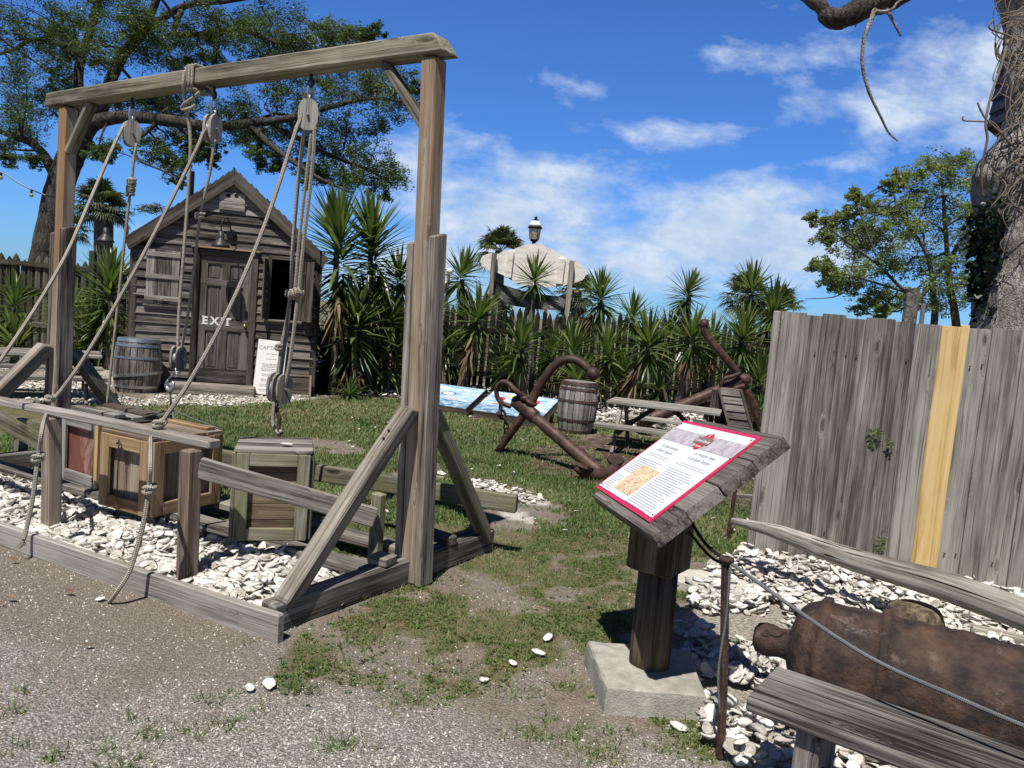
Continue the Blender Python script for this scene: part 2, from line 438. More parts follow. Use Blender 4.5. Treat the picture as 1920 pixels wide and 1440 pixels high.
M['shutter'] = wood('hut_shutter', (.06, .054, .048), (.19, .175, .155), (.42, .40, .36), crack=.4)
M['door'] = wood('hut_door', (.036, .031, .028), (.112, .10, .090), (.195, .177, .16), crack=.4, bs=.35)
M['trim'] = wood('hut_trim', (.024, .020, .017), (.078, .067, .058), (.15, .132, .115))
M['threshold'] = wood('hut_step', (.14, .115, .095), (.30, .265, .23), (.43, .395, .355))
M['table'] = wood('picnic_table_wood', (.075, .068, .06), (.225, .21, .185), (.38, .36, .325))
M['signwood'] = wood('sign_board_wood', (.04, .034, .029), (.14, .124, .110), (.27, .245, .22), crack=.85, bs=.25)
M['signpost'] = wood('sign_post_wood', (.036, .026, .016), (.105, .080, .050), (.18, .145, .10), knots=False)
M['darkwood'] = wood('dark_wood', (.02, .016, .013), (.065, .052, .042), (.12, .10, .082))
M['stave'] = wood('barrel_stave', (.05, .043, .04), (.165, .15, .14), (.30, .28, .26), knots=False)
M['staveclean'] = wood('barrel_stave_pale', (.10, .095, .09), (.235, .22, .205), (.36, .34, .32), knots=False)
M['logwood'] = wood('driftwood_log', (.026, .022, .019), (.185, .166, .143), (.42, .395, .355), crack=1.0, bs=1.0, gs=.6, knots=False)
M['bench'] = wood('bench_plank', (.032, .028, .025), (.175, .16, .145), (.36, .338, .31), crack=.7, bs=.8)
M['redpaint'] = None
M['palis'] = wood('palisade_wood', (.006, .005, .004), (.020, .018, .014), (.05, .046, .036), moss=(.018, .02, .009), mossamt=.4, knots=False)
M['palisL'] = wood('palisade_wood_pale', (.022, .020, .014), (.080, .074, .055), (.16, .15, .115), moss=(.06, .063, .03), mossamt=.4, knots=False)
M['iron'] = rust('anchor_iron', (.080, .040, .028), (.13, .072, .052), (.035, .020, .016), 12, .55, .5)
M['cannon'] = rust('cannon_rust', (.052, .033, .026), (.090, .052, .036), (.020, .015, .013), 9, .8, 1.0, pale=(.20, .145, .125))
M['stake'] = rust('rusty_stake', (.07, .040, .030), (.12, .06, .04), (.03, .02, .017), 25, .8, .6)
M['hoop'] = rust('rusty_hoop', (.075, .045, .038), (.13, .075, .06), (.04, .026, .022), 20, .6, .3)
M['galv'] = plain('galvanised_steel', (.42, .44, .45), .38, .85, .25, 18)
M['galvdull'] = plain('dull_painted_steel', (.30, .31, .31), .55, .5, .3, 30)
M['blackmetal'] = plain('black_metal', (.016, .017, .019), .42, .3, .3, 30)
M['darkgrey'] = plain('dark_grey_enamel', (.035, .036, .038), .45, .0, .3, 30)
M['void'] = plain('dark_interior', (.010, .009, .008), .95, 0, .2, 8, 0)
M['brass'] = plain('brass', (.55, .42, .16), .3, .9, .2, 20)
M['concrete'] = None
M['white'] = plain('white_paint', (.78, .77, .74), .6, 0, .06, 25, .1)
M['rope'] = ropemat('braided_rope', (.56, .51, .43), (.22, .195, .16))
M['cable'] = ropemat('wire_cable', (.32, .33, .34), (.12, .125, .13), 180)
M['ropedark'] = ropemat('black_rope', (.035, .035, .037), (.012, .012, .013))
M['pulley'] = wood('pulley_cheek', (.15, .14, .13), (.30, .285, .265), (.42, .40, .37), knots=False, bs=.3)
M['yucca'] = leafmat('yucca_leaf', [(.032, .062, .018), (.075, .125, .036), (.15, .205, .065), (.26, .30, .12)], .30, .32, spec=.6)
M['yuccalight'] = leafmat('yucca_leaf_pale', [(.07, .11, .03), (.11, .16, .045), (.16, .20, .06)], .25, .42)
M['dead'] = leafmat('dead_leaf', [(.055, .034, .018), (.115, .078, .044), (.20, .145, .085), (.25, .21, .08)], .15, .8)
M['oakleaf'] = leafmat('oak_leaf', [(.026, .052, .012), (.060, .108, .024), (.118, .178, .042), (.205, .25, .07)], .42, .38)
M['treeleaf'] = leafmat('ash_leaf', [(.085, .135, .04), (.17, .235, .07), (.26, .325, .12), (.38, .41, .21)], .45, .42)
M['palmleaf'] = leafmat('palm_leaf', [(.030, .048, .018), (.060, .080, .030), (.105, .115, .05), (.20, .17, .09)], .2, .5)
M['weed'] = leafmat('weed_leaf', [(.07, .115, .028), (.125, .18, .045), (.19, .235, .07)], .38, .5)
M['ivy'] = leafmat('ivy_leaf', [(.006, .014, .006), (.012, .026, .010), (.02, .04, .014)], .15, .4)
M['oakbark'] = barkmat('oak_bark', (.016, .014, .012), (.055, .048, .042), (.13, .118, .105), 12)
M['twig'] = barkmat('twig_bark', (.03, .026, .022), (.085, .075, .065), (.16, .145, .13), 10, .4)
M['deadbark'] = barkmat('dead_tree_bark', (.10, .088, .076), (.27, .245, .222), (.48, .45, .42), 15, .9)
M['palmbark'] = barkmat('palm_trunk_bark', (.06, .054, .046), (.16, .145, .125), (.26, .24, .21), 6, .6)
M['yuccabark'] = barkmat('yucca_bark', (.05, .043, .035), (.13, .115, .095), (.24, .22, .19), 12, .6)
M['vine'] = plain('dry_vine', (.17, .135, .105), .9, 0, .55, 9)
M['stumpwood'] = rust('cut_stump_wood', (.13, .100, .066), (.24, .19, .125), (.045, .034, .024), 26, .9, .8)
M['tarp'] = plain('black_sheet', (.011, .012, .014), .5, 0, .3, 5, .3)
M['shingle'] = plain('slate_shingle', (.022, .024, .03), .55, 0, .45, 9, .3)
M['thatch'] = plain('roof_shingle', (.020, .018, .016), .9, 0, .4, 16, .4)

def redpaint():
    mt, T, b, out = newmat('worn_red_panel'); gc = T.attr('gc', 'Vector')
    s = T.vmath('MULTIPLY', gc, (2.2, 3.0, 13.0))
    n = T.noise(s, 1.0, 5, .6, 1.2); n2 = T.noise(gc, 9, 4, .6)
    c = T.ramp(n, [(.30, (.13, .045, .030)), (.47, (.19, .066, .042)), (.55, (.34, .22, .185)), (.60, (.20, .075, .05)), (.75, (.15, .05, .035))])
    c = T.mix(T.maprange(n2, .6, .75), c, (.10, .05, .04))
    T.put(b.inputs['Base Color'], c); b.inputs['Roughness'].default_value = .75; bump(T, b, n, .3, .004); return mt
M['redpaint'] = redpaint()
def concretemat(name, a, c2, scale=14):
    mt, T, b, out = newmat(name); tc = T.node('ShaderNodeTexCoord').outputs['Object']
    n = T.noise(tc, scale, 8, .7); n2 = T.noise(tc, 3, 4, .6); sp = T.voro(tc, 120)
    c = T.mix(T.maprange(n, .35, .65), c2, a); c = T.mix(T.math('MULTIPLY', T.maprange(n2, .45, .7), .5), c, tuple(q*.6 for q in c2))
    c = T.mix(T.math('MULTIPLY', T.maprange(sp, .22, .12), .5), c, tuple(q*.55 for q in a))
    T.put(b.inputs['Base Color'], c); b.inputs['Roughness'].default_value = .9; b.inputs['Specular IOR Level'].default_value = .2
    bump(T, b, T.math('ADD', n, T.math('MULTIPLY', sp, .5)), .6, .006); return mt
M['concrete'] = concretemat('concrete', (.46, .44, .385), (.29, .275, .235))
M['slab'] = concretemat('pale_slab', (.62, .59, .53), (.44, .41, .36), 9)
def whitecarve():
    mt, T, b, out = newmat('worn_white_sign'); tc = T.node('ShaderNodeTexCoord').outputs['Object']
    n = T.noise(T.vmath('MULTIPLY', tc, (1, 1, 2.2)), 5, 6, .65)
    T.put(b.inputs['Base Color'], T.ramp(n, [(.3, (.55, .48, .42)), (.5, (.78, .73, .67)), (.7, (.85, .82, .78))])); b.inputs['Roughness'].default_value = .8
    bump(T, b, n, .3, .01); return mt
M['signwhite'] = whitecarve()
# ------------------------------------------------------------------ the ground and what lies on it
def Pxy(px, py): g = G(px, py); return (g.x, g.y)
BED_HOIST = [tuple(HU(.11, -.95, 0).xy), (-.74, 4.24), (-3.9, 5.84), (-5.6, 6.7), (-5.2, 5.6), (-2.95, 4.53)]
BED_RIGHT = [Pxy(1285, 1120), Pxy(1330, 1060), Pxy(1400, 1030), (1.95, 5.45), (3.6, 4.95), (5.5, 4.3), (5.0, 1.6), (1.55, 1.9), (1.05, 2.35), Pxy(1335, 1400), Pxy(1320, 1330), Pxy(1300, 1250), Pxy(1240, 1170)]
BED_BACK = [(-3.0, 12.9), (-1.7, 13.3), (-.6, 13.3), (.8, 12.8), (2.2, 11.9), (4.2, 11.0), (8, 10.4), (9, 17), (-3.2, 17)]
HUTYARD = [(-9, 9.3), (-6.2, 9.4), (-4.6, 10.3), (-3.6, 11.1), (-3.0, 12.2), (-3.5, 12.9), (-9.5, 15.6), (-12.5, 15), (-12, 10)]
MULCH1 = [Pxy(985, 880), Pxy(1000, 840), Pxy(1120, 815), Pxy(1260, 830), Pxy(1440, 880), Pxy(1440, 960), Pxy(1240, 940), Pxy(1140, 915)]
PATCH1 = [Pxy(862, 902), Pxy(800, 885), Pxy(830, 895), Pxy(930, 905), Pxy(1022, 938), Pxy(1012, 948), Pxy(930, 935)]
PATCH2 = [Pxy(918, 950), Pxy(935, 948), Pxy(1012, 972), Pxy(1000, 980), Pxy(950, 968)]

def soft_in(x, y, poly, wob=.18, s=2.0):
    n1 = (fbm(x, y, s, 4)-.5)*2*wob; n2 = (fbm(x+40, y+17, s, 4)-.5)*2*wob
    return inpoly(x+n1, y+n2, poly)
def bare(x, y):
    """0 on turf, 1 on the trodden gravel in front: the gravel lies near the camera and to the left"""
    x = np.asarray(x, float); y = np.asarray(y, float)
    n = (fbm(x, y, 1.3, 4)-.5)
    edge = 3.05-.62*(x+.0)+n*1.7                       # beyond this line grass takes over
    edge = np.where(x < -.9, 3.55-.60*(x+.9)+.35+n*.5, edge)
    edge = np.where(x > -.6, np.minimum(edge, 2.85-.75*(x-.2)+n*1.5), edge)
    return np.clip((edge-y)/.55+.5, 0, 1)
def grassden(x, y):
    x = np.asarray(x, float); y = np.asarray(y, float)
    d = 1-bare(x, y)
    pat = fbm(x+11, y+5, .9, 4); fine = fbm(x, y+31, 4.0, 3)
    near = np.clip((5.6-y)/2.2, 0, 1); near2 = np.clip((6.6-y)/1.6, 0, 1)*.95
    thr = .42+.135*near
    d = d*np.clip((pat*.72+fine*.28-thr+.09)/.07, .02, 1)
    p2 = fbm(x+3, y+14, 2.3, 4)*.65+fbm(x+1, y+2, 6.5, 3)*.35
    d = d*(1-near2+near2*np.clip((p2-.468)/.05, .05, 1))
    far = np.clip((y-8.5)/4, 0, 1); d = d*(1-.35*far)
    for poly, k in ((BED_HOIST, .02), (BED_RIGHT, .015), (BED_BACK, .04), (HUTYARD, .10), (MULCH1, .25), (PATCH1, 0.0), (PATCH2, .1)):
        d = np.where(soft_in(x, y, poly, .12), d*k, d)
    return d

def build_ground():
    def axis(lo, hi, st, far):
        a = list(np.arange(lo, hi+1e-6, st)); s = st; q = hi
        while q < far: s *= 1.35; q += s; a.append(q)
        s = st; q = lo; b = []
        while q > -far: s *= 1.35; q -= s; b.append(q)
        return np.array(b[::-1]+a)
    xs = axis(-9, 6, .07, 1500); ys = axis(.8, 15, .07, 1500)
    nx, ny = len(xs), len(ys); Xg, Yg = np.meshgrid(xs, ys); x = Xg.ravel(); y = Yg.ravel()
    zz = (fbm(x, y, .9, 3)-.5)*.03+(fbm(x, y, 6, 3)-.5)*.012
    near = ((x > -13) & (x < 9) & (y > 0) & (y < 18)); zz = np.where(near, zz, 0)
    zz = np.where(soft_in(x, y, BED_HOIST, .03), zz+.015, zz)
    v = np.stack([x, y, zz], 1)
    i = np.arange((ny-1)*(nx-1)); r = i//(nx-1); c = i % (nx-1); a = r*nx+c
    quads = np.stack([a, a+1, a+nx+1, a+nx], 1)
    me = bpy.data.meshes.new('ground'); me.vertices.add(len(v)); me.vertices.foreach_set('co', v.astype(np.float32).ravel())
    me.loops.add(quads.size); me.loops.foreach_set('vertex_index', quads.astype(np.int32).ravel())
    me.polygons.add(len(quads)); me.polygons.foreach_set('loop_start', np.arange(0, quads.size, 4, dtype=np.int32))
    me.polygons.foreach_set('use_smooth', np.ones(len(quads), bool)); me.update(calc_edges=True)
    def put(n, q):
        at = me.attributes.new(n, 'FLOAT', 'POINT'); at.data.foreach_set('value', np.asarray(q, np.float32))
    put('bare', bare(x, y)); put('turf', np.where((y > 1) & (y < 40), grassden(x, y), .4))
    put('shell', soft_in(x, y, BED_HOIST, .05)*1.0+soft_in(x, y, BED_RIGHT, .10)*1.0+soft_in(x, y, BED_BACK, .2)*.8)
    put('crush', soft_in(x, y, HUTYARD, .5)*np.clip((fbm(x+3, y, .8, 4)-.36)/.10, 0, 1))
    put('mulch', soft_in(x, y, MULCH1, .2)*1.0)
    put('patch', soft_in(x, y, PATCH1, .10, 3)*1.0+soft_in(x, y, PATCH2, .1, 3)*(fbm(x, y, 7, 2) > .48))
    mt, T, b, out = newmat('yard_ground'); tc = T.node('ShaderNodeTexCoord').outputs['Object']
    bare_, turf, shell, crush, mulch, patch = [T.attr(k) for k in ('bare', 'turf', 'shell', 'crush', 'mulch', 'patch')]
    n0 = T.noise(tc, .9, 5, .6); n1 = T.noise(tc, 9, 6, .65); n2 = T.noise(tc, 60, 4, .7); n3 = T.noise(tc, 2.4, 4, .6)
    v1 = T.voro(tc, 110); v2 = T.voro(T.vmath('ADD', tc, (3, 5, 0)), 62); vc = T.voro(tc, 110, out='Color'); vc2 = T.voro(T.vmath('ADD', tc, (3, 5, 0)), 62, out='Color')
    s1 = T.sep(vc); s2 = T.sep(vc2)
    soil = T.mix(T.maprange(n1, .35, .65), (.125, .097, .072), (.235, .19, .15))
    soil = T.mix(T.maprange(n2, .4, .7), soil, (.30, .255, .205))
    grav = T.ramp(s1[0], [(0, (.19, .172, .152)), (.4, (.345, .322, .293)), (.72, (.44, .412, .375)), (1, (.66, .625, .58))])
    grav = T.mix(T.math('MULTIPLY', T.maprange(v1, .25, .55), .6), grav, (.12, .105, .093))
    big = T.math('MULTIPLY', T.math('GREATER_THAN', s2[0], .80), T.maprange(v2, .42, .34))
    grav = T.mix(big, grav, T.mix(s2[1], (.30, .28, .26), (.58, .55, .51)))
    # brown trodden earth shows through the gravel further from the camera
    yy = T.sep(tc)[1]
    earth = T.maprange(T.math('ADD', T.math('ADD', T.math('MULTIPLY', n0, .8), T.math('MULTIPLY', n3, .3)), T.math('MULTIPLY', T.maprange(yy, 2.5, 3.6), .34)), .67, .80)
    bareC = T.mix(T.math('MULTIPLY', earth, .80), grav, T.mix(T.maprange(n2, .45, .62), (.165, .135, .106), (.27, .228, .186)))
    litter = T.mix(T.maprange(n2, .35, .6), (.125, .102, .060), (.25, .205, .13))
    under = T.mix(T.maprange(turf, .05, .5), T.mix(T.maprange(n3, .42, .6), soil, T.mix(.5, grav, soil)), T.mix(T.maprange(n1, .4, .6), litter, (.115, .120, .050)))
    c = T.mix(bare_, under, bareC)
    c = T.mix(T.math('MULTIPLY', crush, .85), c, T.mix(T.maprange(n2, .35, .62), (.36, .31, .255), (.60, .55, .48)))
    c = T.mix(T.math('MULTIPLY', mulch, T.maprange(n1, .35, .55)), c, T.mix(T.maprange(n2, .4, .65), (.045, .028, .02), (.15, .095, .066)))
    c = T.mix(T.math('MINIMUM', shell, 1.0), c, T.mix(T.maprange(n2, .4, .6), (.20, .172, .142), (.50, .46, .40)))
    c = T.mix(T.math('MULTIPLY', patch, T.maprange(n1, .28, .42)), c, T.mix(T.maprange(n2, .35, .6), (.48, .44, .385), (.66, .62, .56)))
    T.put(b.inputs['Base Color'], c); b.inputs['Roughness'].default_value = .95; b.inputs['Specular IOR Level'].default_value = .15
    h = T.math('ADD', T.math('MULTIPLY', n2, .5), T.math('ADD', T.math('MULTIPLY', T.math('SUBTRACT', .6, v1), .5), T.math('MULTIPLY', n1, .8)))
    bump(T, b, h, 1.0, .018)
    me.materials.append(mt)
    o = bpy.data.objects.new('ground', me); COL.objects.link(o); tag(o, 'yard ground of gravel, thin turf and crushed shell', None, None, 'structure')
build_ground()

# ---- scatter: many small pieces baked into one mesh
def euler_mats(rx, ry, rz):
    cx, sx, cy, sy, cz, sz = np.cos(rx), np.sin(rx), np.cos(ry), np.sin(ry), np.cos(rz), np.sin(rz)
    m = np.empty((len(rx), 3, 3))
    m[:, 0, 0] = cz*cy; m[:, 0, 1] = cz*sy*sx-sz*cx; m[:, 0, 2] = cz*sy*cx+sz*sx
    m[:, 1, 0] = sz*cy; m[:, 1, 1] = sz*sy*sx+cz*cx; m[:, 1, 2] = sz*sy*cx-cz*sx
    m[:, 2, 0] = -sy; m[:, 2, 1] = cy*sx; m[:, 2, 2] = cy*cx
    return m
def scatter_mesh(name, templ, which, pos, mats, scale, rnd, smooth=False):
    VV, FF, LL, RN = [], [], [], []; base = 0
    for k, (tv, tf) in enumerate(templ):
        idx = np.nonzero(which == k)[0]
        if not len(idx): continue
        tv = np.asarray(tv); p = np.einsum('nij,vj->nvi', mats[idx], tv)*scale[idx][:, None, None]+pos[idx][:, None, :]
        VV.append(p.reshape(-1, 3)); RN.append(np.repeat(rnd[idx], len(tv)))
        lens = np.array([len(f) for f in tf]); flat = np.array([i for f in tf for i in f])
        off = base+np.arange(len(idx))*len(tv)
        FF.append((flat[None, :]+off[:, None]).ravel()); LL.append(np.tile(lens, len(idx))); base += len(idx)*len(tv)
    v = np.concatenate(VV); f = np.concatenate(FF); l = np.concatenate(LL); r = np.concatenate(RN)
    me = bpy.data.meshes.new(name); me.vertices.add(len(v)); me.vertices.foreach_set('co', v.astype(np.float32).ravel())
    me.loops.add(len(f)); me.loops.foreach_set('vertex_index', f.astype(np.int32))
    me.polygons.add(len(l)); me.polygons.foreach_set('loop_start', np.concatenate([[0], np.cumsum(l)[:-1]]).astype(np.int32))
    me.polygons.foreach_set('use_smooth', np.full(len(l), smooth)); me.update(calc_edges=True)
    at = me.attributes.new('rnd', 'FLOAT', 'POINT'); at.data.foreach_set('value', r.astype(np.float32))
    return me
def stuff(name, me, mat, label, kind='stuff'):
    me.materials.append(mat); o = bpy.data.objects.new(name, me); COL.objects.link(o); return tag(o, label, None, None, kind)

def shell_templates(n=7):
    out = []
    for k in range(n):
        rg = np.random.default_rng(100+k); N = 11; v = []; f = []
        el = rg.uniform(.62, .86); cup = rg.uniform(.16, .34); wob = rg.uniform(-.12, .12, N)
        for ri, rr in enumerate((.38, .72, 1.0)):
            for j in range(N):
                a = 2*math.pi*j/N; q = rr*(1+wob[j]*rr+rg.uniform(-.05, .05))
                taper = 1-.24*math.cos(a)*rr
                v.append((math.cos(a)*q, math.sin(a)*q*el*taper, cup*rr*rr+rg.uniform(-.03, .03)))
        v.append((0, 0, rg.uniform(-.02, .02))); c = len(v)-1
        for j in range(N): f.append((c, j, (j+1) % N))
        for ri in range(2):
            for j in range(N): f.append((ri*N+j, (ri+1)*N+j, (ri+1)*N+(j+1) % N, ri*N+(j+1) % N))
        # underside
        b0 = len(v)
        for j in range(N): x, y, z = v[N+j]; v.append((x*.9, y*.9, z-rg.uniform(.10, .2)))
        v.append((0.05, 0, -rg.uniform(.12, .22))); c2 = len(v)-1
        for j in range(N):
            f.append((2*N+(j+1) % N, 2*N+j, b0+j, b0+(j+1) % N)); f.append((b0+(j+1) % N, b0+j, c2))
        out.append((np.array(v), f))
    return out
SHELLS = shell_templates()
def shellmat(name, stops):
    mt, T, b, out = newmat(name); tc = T.node('ShaderNodeTexCoord').outputs['Object']; rn = T.attr('rnd')
    n = T.noise(tc, 55, 4, .65); n2 = T.noise(tc, 160, 3, .6)
    f = T.math('ADD', T.math('MULTIPLY', rn, .62), T.math('MULTIPLY', n, .42))
    c = T.ramp(f, stops)
    c = T.mix(T.math('MULTIPLY', T.maprange(n, .6, .72), .5), c, (.30, .255, .21))
    T.put(b.inputs['Base Color'], c); b.inputs['Roughness'].default_value = .75; b.inputs['Specular IOR Level'].default_value = .3
    bump(T, b, T.math('ADD', n, T.math('MULTIPLY', n2, .5)), .5, .006); return mt
M['shell'] = shellmat('oyster_shell', [(.10, (.20, .178, .15)), (.26, (.40, .37, .33)), (.45, (.60, .57, .525)), (.85, (.78, .755, .71))])
M['chip'] = shellmat('shell_chip', [(.1, (.12, .105, .09)), (.35, (.29, .262, .232)), (.6, (.52, .485, .44)), (.85, (.80, .765, .71))])

def bed(name, poly, n, s0, s1, label, bbox, h=.05, wob=.06, keep=None, flat=.38):
    x = RNG.uniform(bbox[0], bbox[1], n*6); y = RNG.uniform(bbox[2], bbox[3], n*6)
    ok = soft_in(x, y, poly, wob)
    if keep is not None: ok &= keep(x, y)
    x, y = x[ok][:n], y[ok][:n]; k = len(x)
    z = RNG.random(k)**1.3*h+.008+(fbm(x, y, 2.2, 3)-.4)*h*1.4
    mats = euler_mats(RNG.normal(0, flat, k), RNG.normal(0, flat, k), RNG.uniform(0, 6.28, k))
    flip = RNG.random(k) < .4; mats[flip] = mats[flip] @ np.diag([1, -1, -1.0])
    me = scatter_mesh(name, SHELLS, RNG.integers(0, len(SHELLS), k), np.stack([x, y, np.maximum(z, .004)], 1), mats, RNG.uniform(s0, s1, k), RNG.random(k), True)
    return stuff(name, me, M['shell'], label)
bed('oyster_shells', BED_HOIST, 6200, .026, .056, 'bed of bleached oyster shells inside the hoist frame', (-5.7, 0, 3.3, 7.1), .055, .02)
bed('oyster_shells', BED_RIGHT, 10500, .018, .046, 'bed of oyster shells round the cannon', (.6, 5.2, 1.6, 5.6), .06, .10, lambda x, y: fbm(x+2, y+5, 2.2, 4) > np.where((x < 1.7) & (y < 4.9), .385, .27))
bed('oyster_shells', BED_BACK, 7000, .03, .06, 'strip of oyster shells under the spiky plants along the far fence', (-3.2, 8.5, 10.8, 16.0), .09, .25)
bed('oyster_shells', HUTYARD, 2600, .018, .036, 'crushed shells scattered in front of the hut', (-9, -3, 9.3, 13.0), .012, .4, lambda x, y: fbm(x+3, y, .8, 4) > .45, .3)
bed('oyster_shells', PATCH1, 260, .02, .035, 'shell grit on the pale patch in the lawn', (-.9, .6, 6, 8), .01, .1, None, .3)
def loose():
    n = 170; x = RNG.uniform(-2.5, 3.2, n*3); y = RNG.uniform(5.2, 12, n*3); ok = (RNG.random(n*3) < .35+.4*(fbm(x, y, .7, 3) > .5)); x, y = x[ok][:n], y[ok][:n]; k = len(x)
    xs = list(x); ys = list(y); sc = list(RNG.uniform(.010, .024, k))
    mats = euler_mats(RNG.normal(0, .3, k), RNG.normal(0, .3, k), RNG.uniform(0, 6.28, k))
    me = scatter_mesh('stray_shells', SHELLS, RNG.integers(0, 7, k), np.stack([xs, ys, np.full(k, .025)], 1), mats, np.array(sc), RNG.random(k)*.5+.5)
    stuff('stray_shells', me, M['shell'], 'small stray shells lying in the grass')
loose()
# the larger shells lying on their own near the camera are things one could pick up
def lone_shell(px, py, s, label, z=.012):
    s *= .85
    g = G(px, py, z); mb = MB(); tv, tf = SHELLS[random.randrange(7)]; a = random.random()*6.28
    ca, sa = math.cos(a), math.sin(a)
    vs = [(g.x+(p[0]*ca-p[1]*sa)*s, g.y+(p[0]*sa+p[1]*ca)*s, g.z+(p[2]*1.5+.35*p[0]*sa)*s) for p in tv]
    mb.add(vs, tf, None, .7); single('shell', mb, M['shell'], label, 'shell', 'loose shells near the sign', True)
for q in ((1010, 1226, .040, 'bright white shell on the grass left of the concrete sign base, the lower of two'),
          (1027, 1197, .036, 'rounded pale shell just behind the bright white shell on the grass'),
          (505, 1286, .036, 'tilted grey and white shell on gravel in front of the hoist corner'),
          (468, 1291, .026, 'small flat shell beside the tilted one on the gravel'),
          (962, 1245, .026, 'small white shell at the gravel edge left of the pair in the grass'),
          (908, 1276, .026, 'small white shell on the gravel near a grass tuft'),
          (1272, 1364, .044, 'large upright pale shell leaning on the concrete sign base'),
          (188, 1124, .026, 'greenish white pebble shell at the frayed rope end')):
    lone_shell(*q)

def chips():
    n = 95000; y = 1.55+3.2*RNG.random(n)**1.25; x = RNG.uniform(-1, 1, n)*y*.72-.1
    b = bare(x, y); g = grassden(x, y); keep = (RNG.random(n) < np.maximum(b*.95, .45*(1-g)))
    for poly in (BED_HOIST, BED_RIGHT): keep &= ~soft_in(x, y, poly, .02)
    keep &= RNG.random(n) < np.clip((fbm(x+9, y, 1.1, 3)*.6+fbm(x+2, y+7, 4, 3)*.4-.36)/.16, .08, 1)*np.clip(1.35-(y-2.2)*.35*(x < 0), .25, 1)
    x, y = x[keep], y[keep]; k = len(x)
    t = []
    for q in range(5):
        rg = np.random.default_rng(q); p = rg.uniform(-1, 1, (6, 3)); p = np.array([(1, 0, 0), (-1, .1, 0), (.1, .7, .05), (0, -.7, 0), (.1, 0, .35), (0, .1, -.35)])*rg.uniform(.6, 1.2, (6, 3))
        t.append((p, [(0, 2, 4), (2, 1, 4), (1, 3, 4), (3, 0, 4), (2, 0, 5), (1, 2, 5), (3, 1, 5), (0, 3, 5)]))
    z = (fbm(x, y, .9, 3)-.5)*.03+(fbm(x, y, 6, 3)-.5)*.012
    me = scatter_mesh('shell_gravel', t, RNG.integers(0, 5, k), np.stack([x, y, z+.001], 1), euler_mats(RNG.normal(0, .5, k), RNG.normal(0, .5, k), RNG.uniform(0, 6.28, k)), .0022+.0072*RNG.random(k)**2.4, RNG.random(k))
    stuff('shell_gravel', me, M['chip'], 'loose shell grit and gravel on the trodden ground')
chips()

def blade_t(w, bend):
    return (np.array([(-w, 0, 0), (w, 0, 0), (w*.7, bend*.35, .55), (-w*.7, bend*.35, .55), (0, bend, 1.0)]), [(0, 1, 2, 3), (3, 2, 4)])
BLADES = [blade_t(.055, .15), blade_t(.075, .4), blade_t(.05, .7), blade_t(.09, .55)]
def grass(name, n, box, h0, h1, mat, label, dmul=1.0, wid=1.0, fn=None, lean=.35):
    x = RNG.uniform(box[0], box[1], n); y = RNG.uniform(box[2], box[3], n)
    d = (fn or grassden)(x, y)*dmul; keep = RNG.random(n) < d; x, y = x[keep], y[keep]; k = len(x)
    z = (fbm(x, y, .9, 3)-.5)*.03+(fbm(x, y, 6, 3)-.5)*.012
    m = euler_mats(RNG.normal(0, lean, k), RNG.normal(0, lean, k), RNG.uniform(0, 6.28, k))
    tp = [(v*np.array([wid, 1, 1]), f) for v, f in BLADES]
    col = np.clip(fbm(x, y+70, 1.6, 3)*.9+RNG.normal(0, .16, k)-.02, 0, 1)
    me = scatter_mesh(name, tp, RNG.integers(0, 4, k), np.stack([x, y, z-.003], 1), m, RNG.uniform(h0, h1, k), col)
    return stuff(name, me, mat, label)
M['grass'] = leafmat('grass_blade', [(.072, .118, .034), (.115, .18, .054), (.172, .238, .085), (.265, .27, .13), (.37, .325, .20)], .3, .6)
grass('grass', 95000, (-1.3, 2.6, 1.7, 5.6), .012, .036, M['grass'], 'short patchy turf near the sign', 1.0, 1.2)
grass('grass', 150000, (-5, 4.5, 5.6, 9.2), .025, .055, M['grass'], 'thin lawn in the middle of the yard', .85, 1.7)
grass('grass', 110000, (-8.5, 5.5, 9.2, 14), .03, .06, M['grass'], 'dry lawn towards the hut and the far fence', .7, 2.6)
# low broad-leaved weeds in the turf
def weeds(name, n, box, s0, s1, label, fn, mat='weed'):
    t = []
    for q in range(4):
        rg = np.random.default_rng(40+q); v = []; f = []
        for j in range(7):
            a = rg.uniform(0, 6.28); el = rg.uniform(.15, .9); L = rg.uniform(.5, 1); w = rg.uniform(.12, .22)
            d = np.array([math.cos(a)*math.cos(el), math.sin(a)*math.cos(el), math.sin(el)]); sd = np.array([-math.sin(a), math.cos(a), 0])
            b = len(v); v += [d*.08*L, d*.55*L+sd*w, d*L-np.array([0, 0, .12*L]), d*.55*L-sd*w]; f.append((b, b+1, b+2, b+3))
        t.append((np.array(v), f))
    x = RNG.uniform(box[0], box[1], n); y = RNG.uniform(box[2], box[3], n); keep = RNG.random(n) < fn(x, y); x, y = x[keep], y[keep]; k = len(x)
    z = (fbm(x, y, .9, 3)-.5)*.03
    me = scatter_mesh(name, t, RNG.integers(0, 4, k), np.stack([x, y, z+.002], 1), euler_mats(RNG.normal(0, .2, k), RNG.normal(0, .2, k), RNG.uniform(0, 6.28, k)), RNG.uniform(s0, s1, k), np.clip(RNG.normal(.5, .25, k), 0, 1))
    return stuff(name, me, M[mat], label)
weeds('low_weeds', 42000, (-1.2, 2.6, 1.7, 6.2), .010, .028, 'creeping broad-leaved weeds in the turf', lambda x, y: grassden(x, y)*np.clip((fbm(x+5, y+8, 2.6, 3)-.42)/.10, 0, 1)*.75)
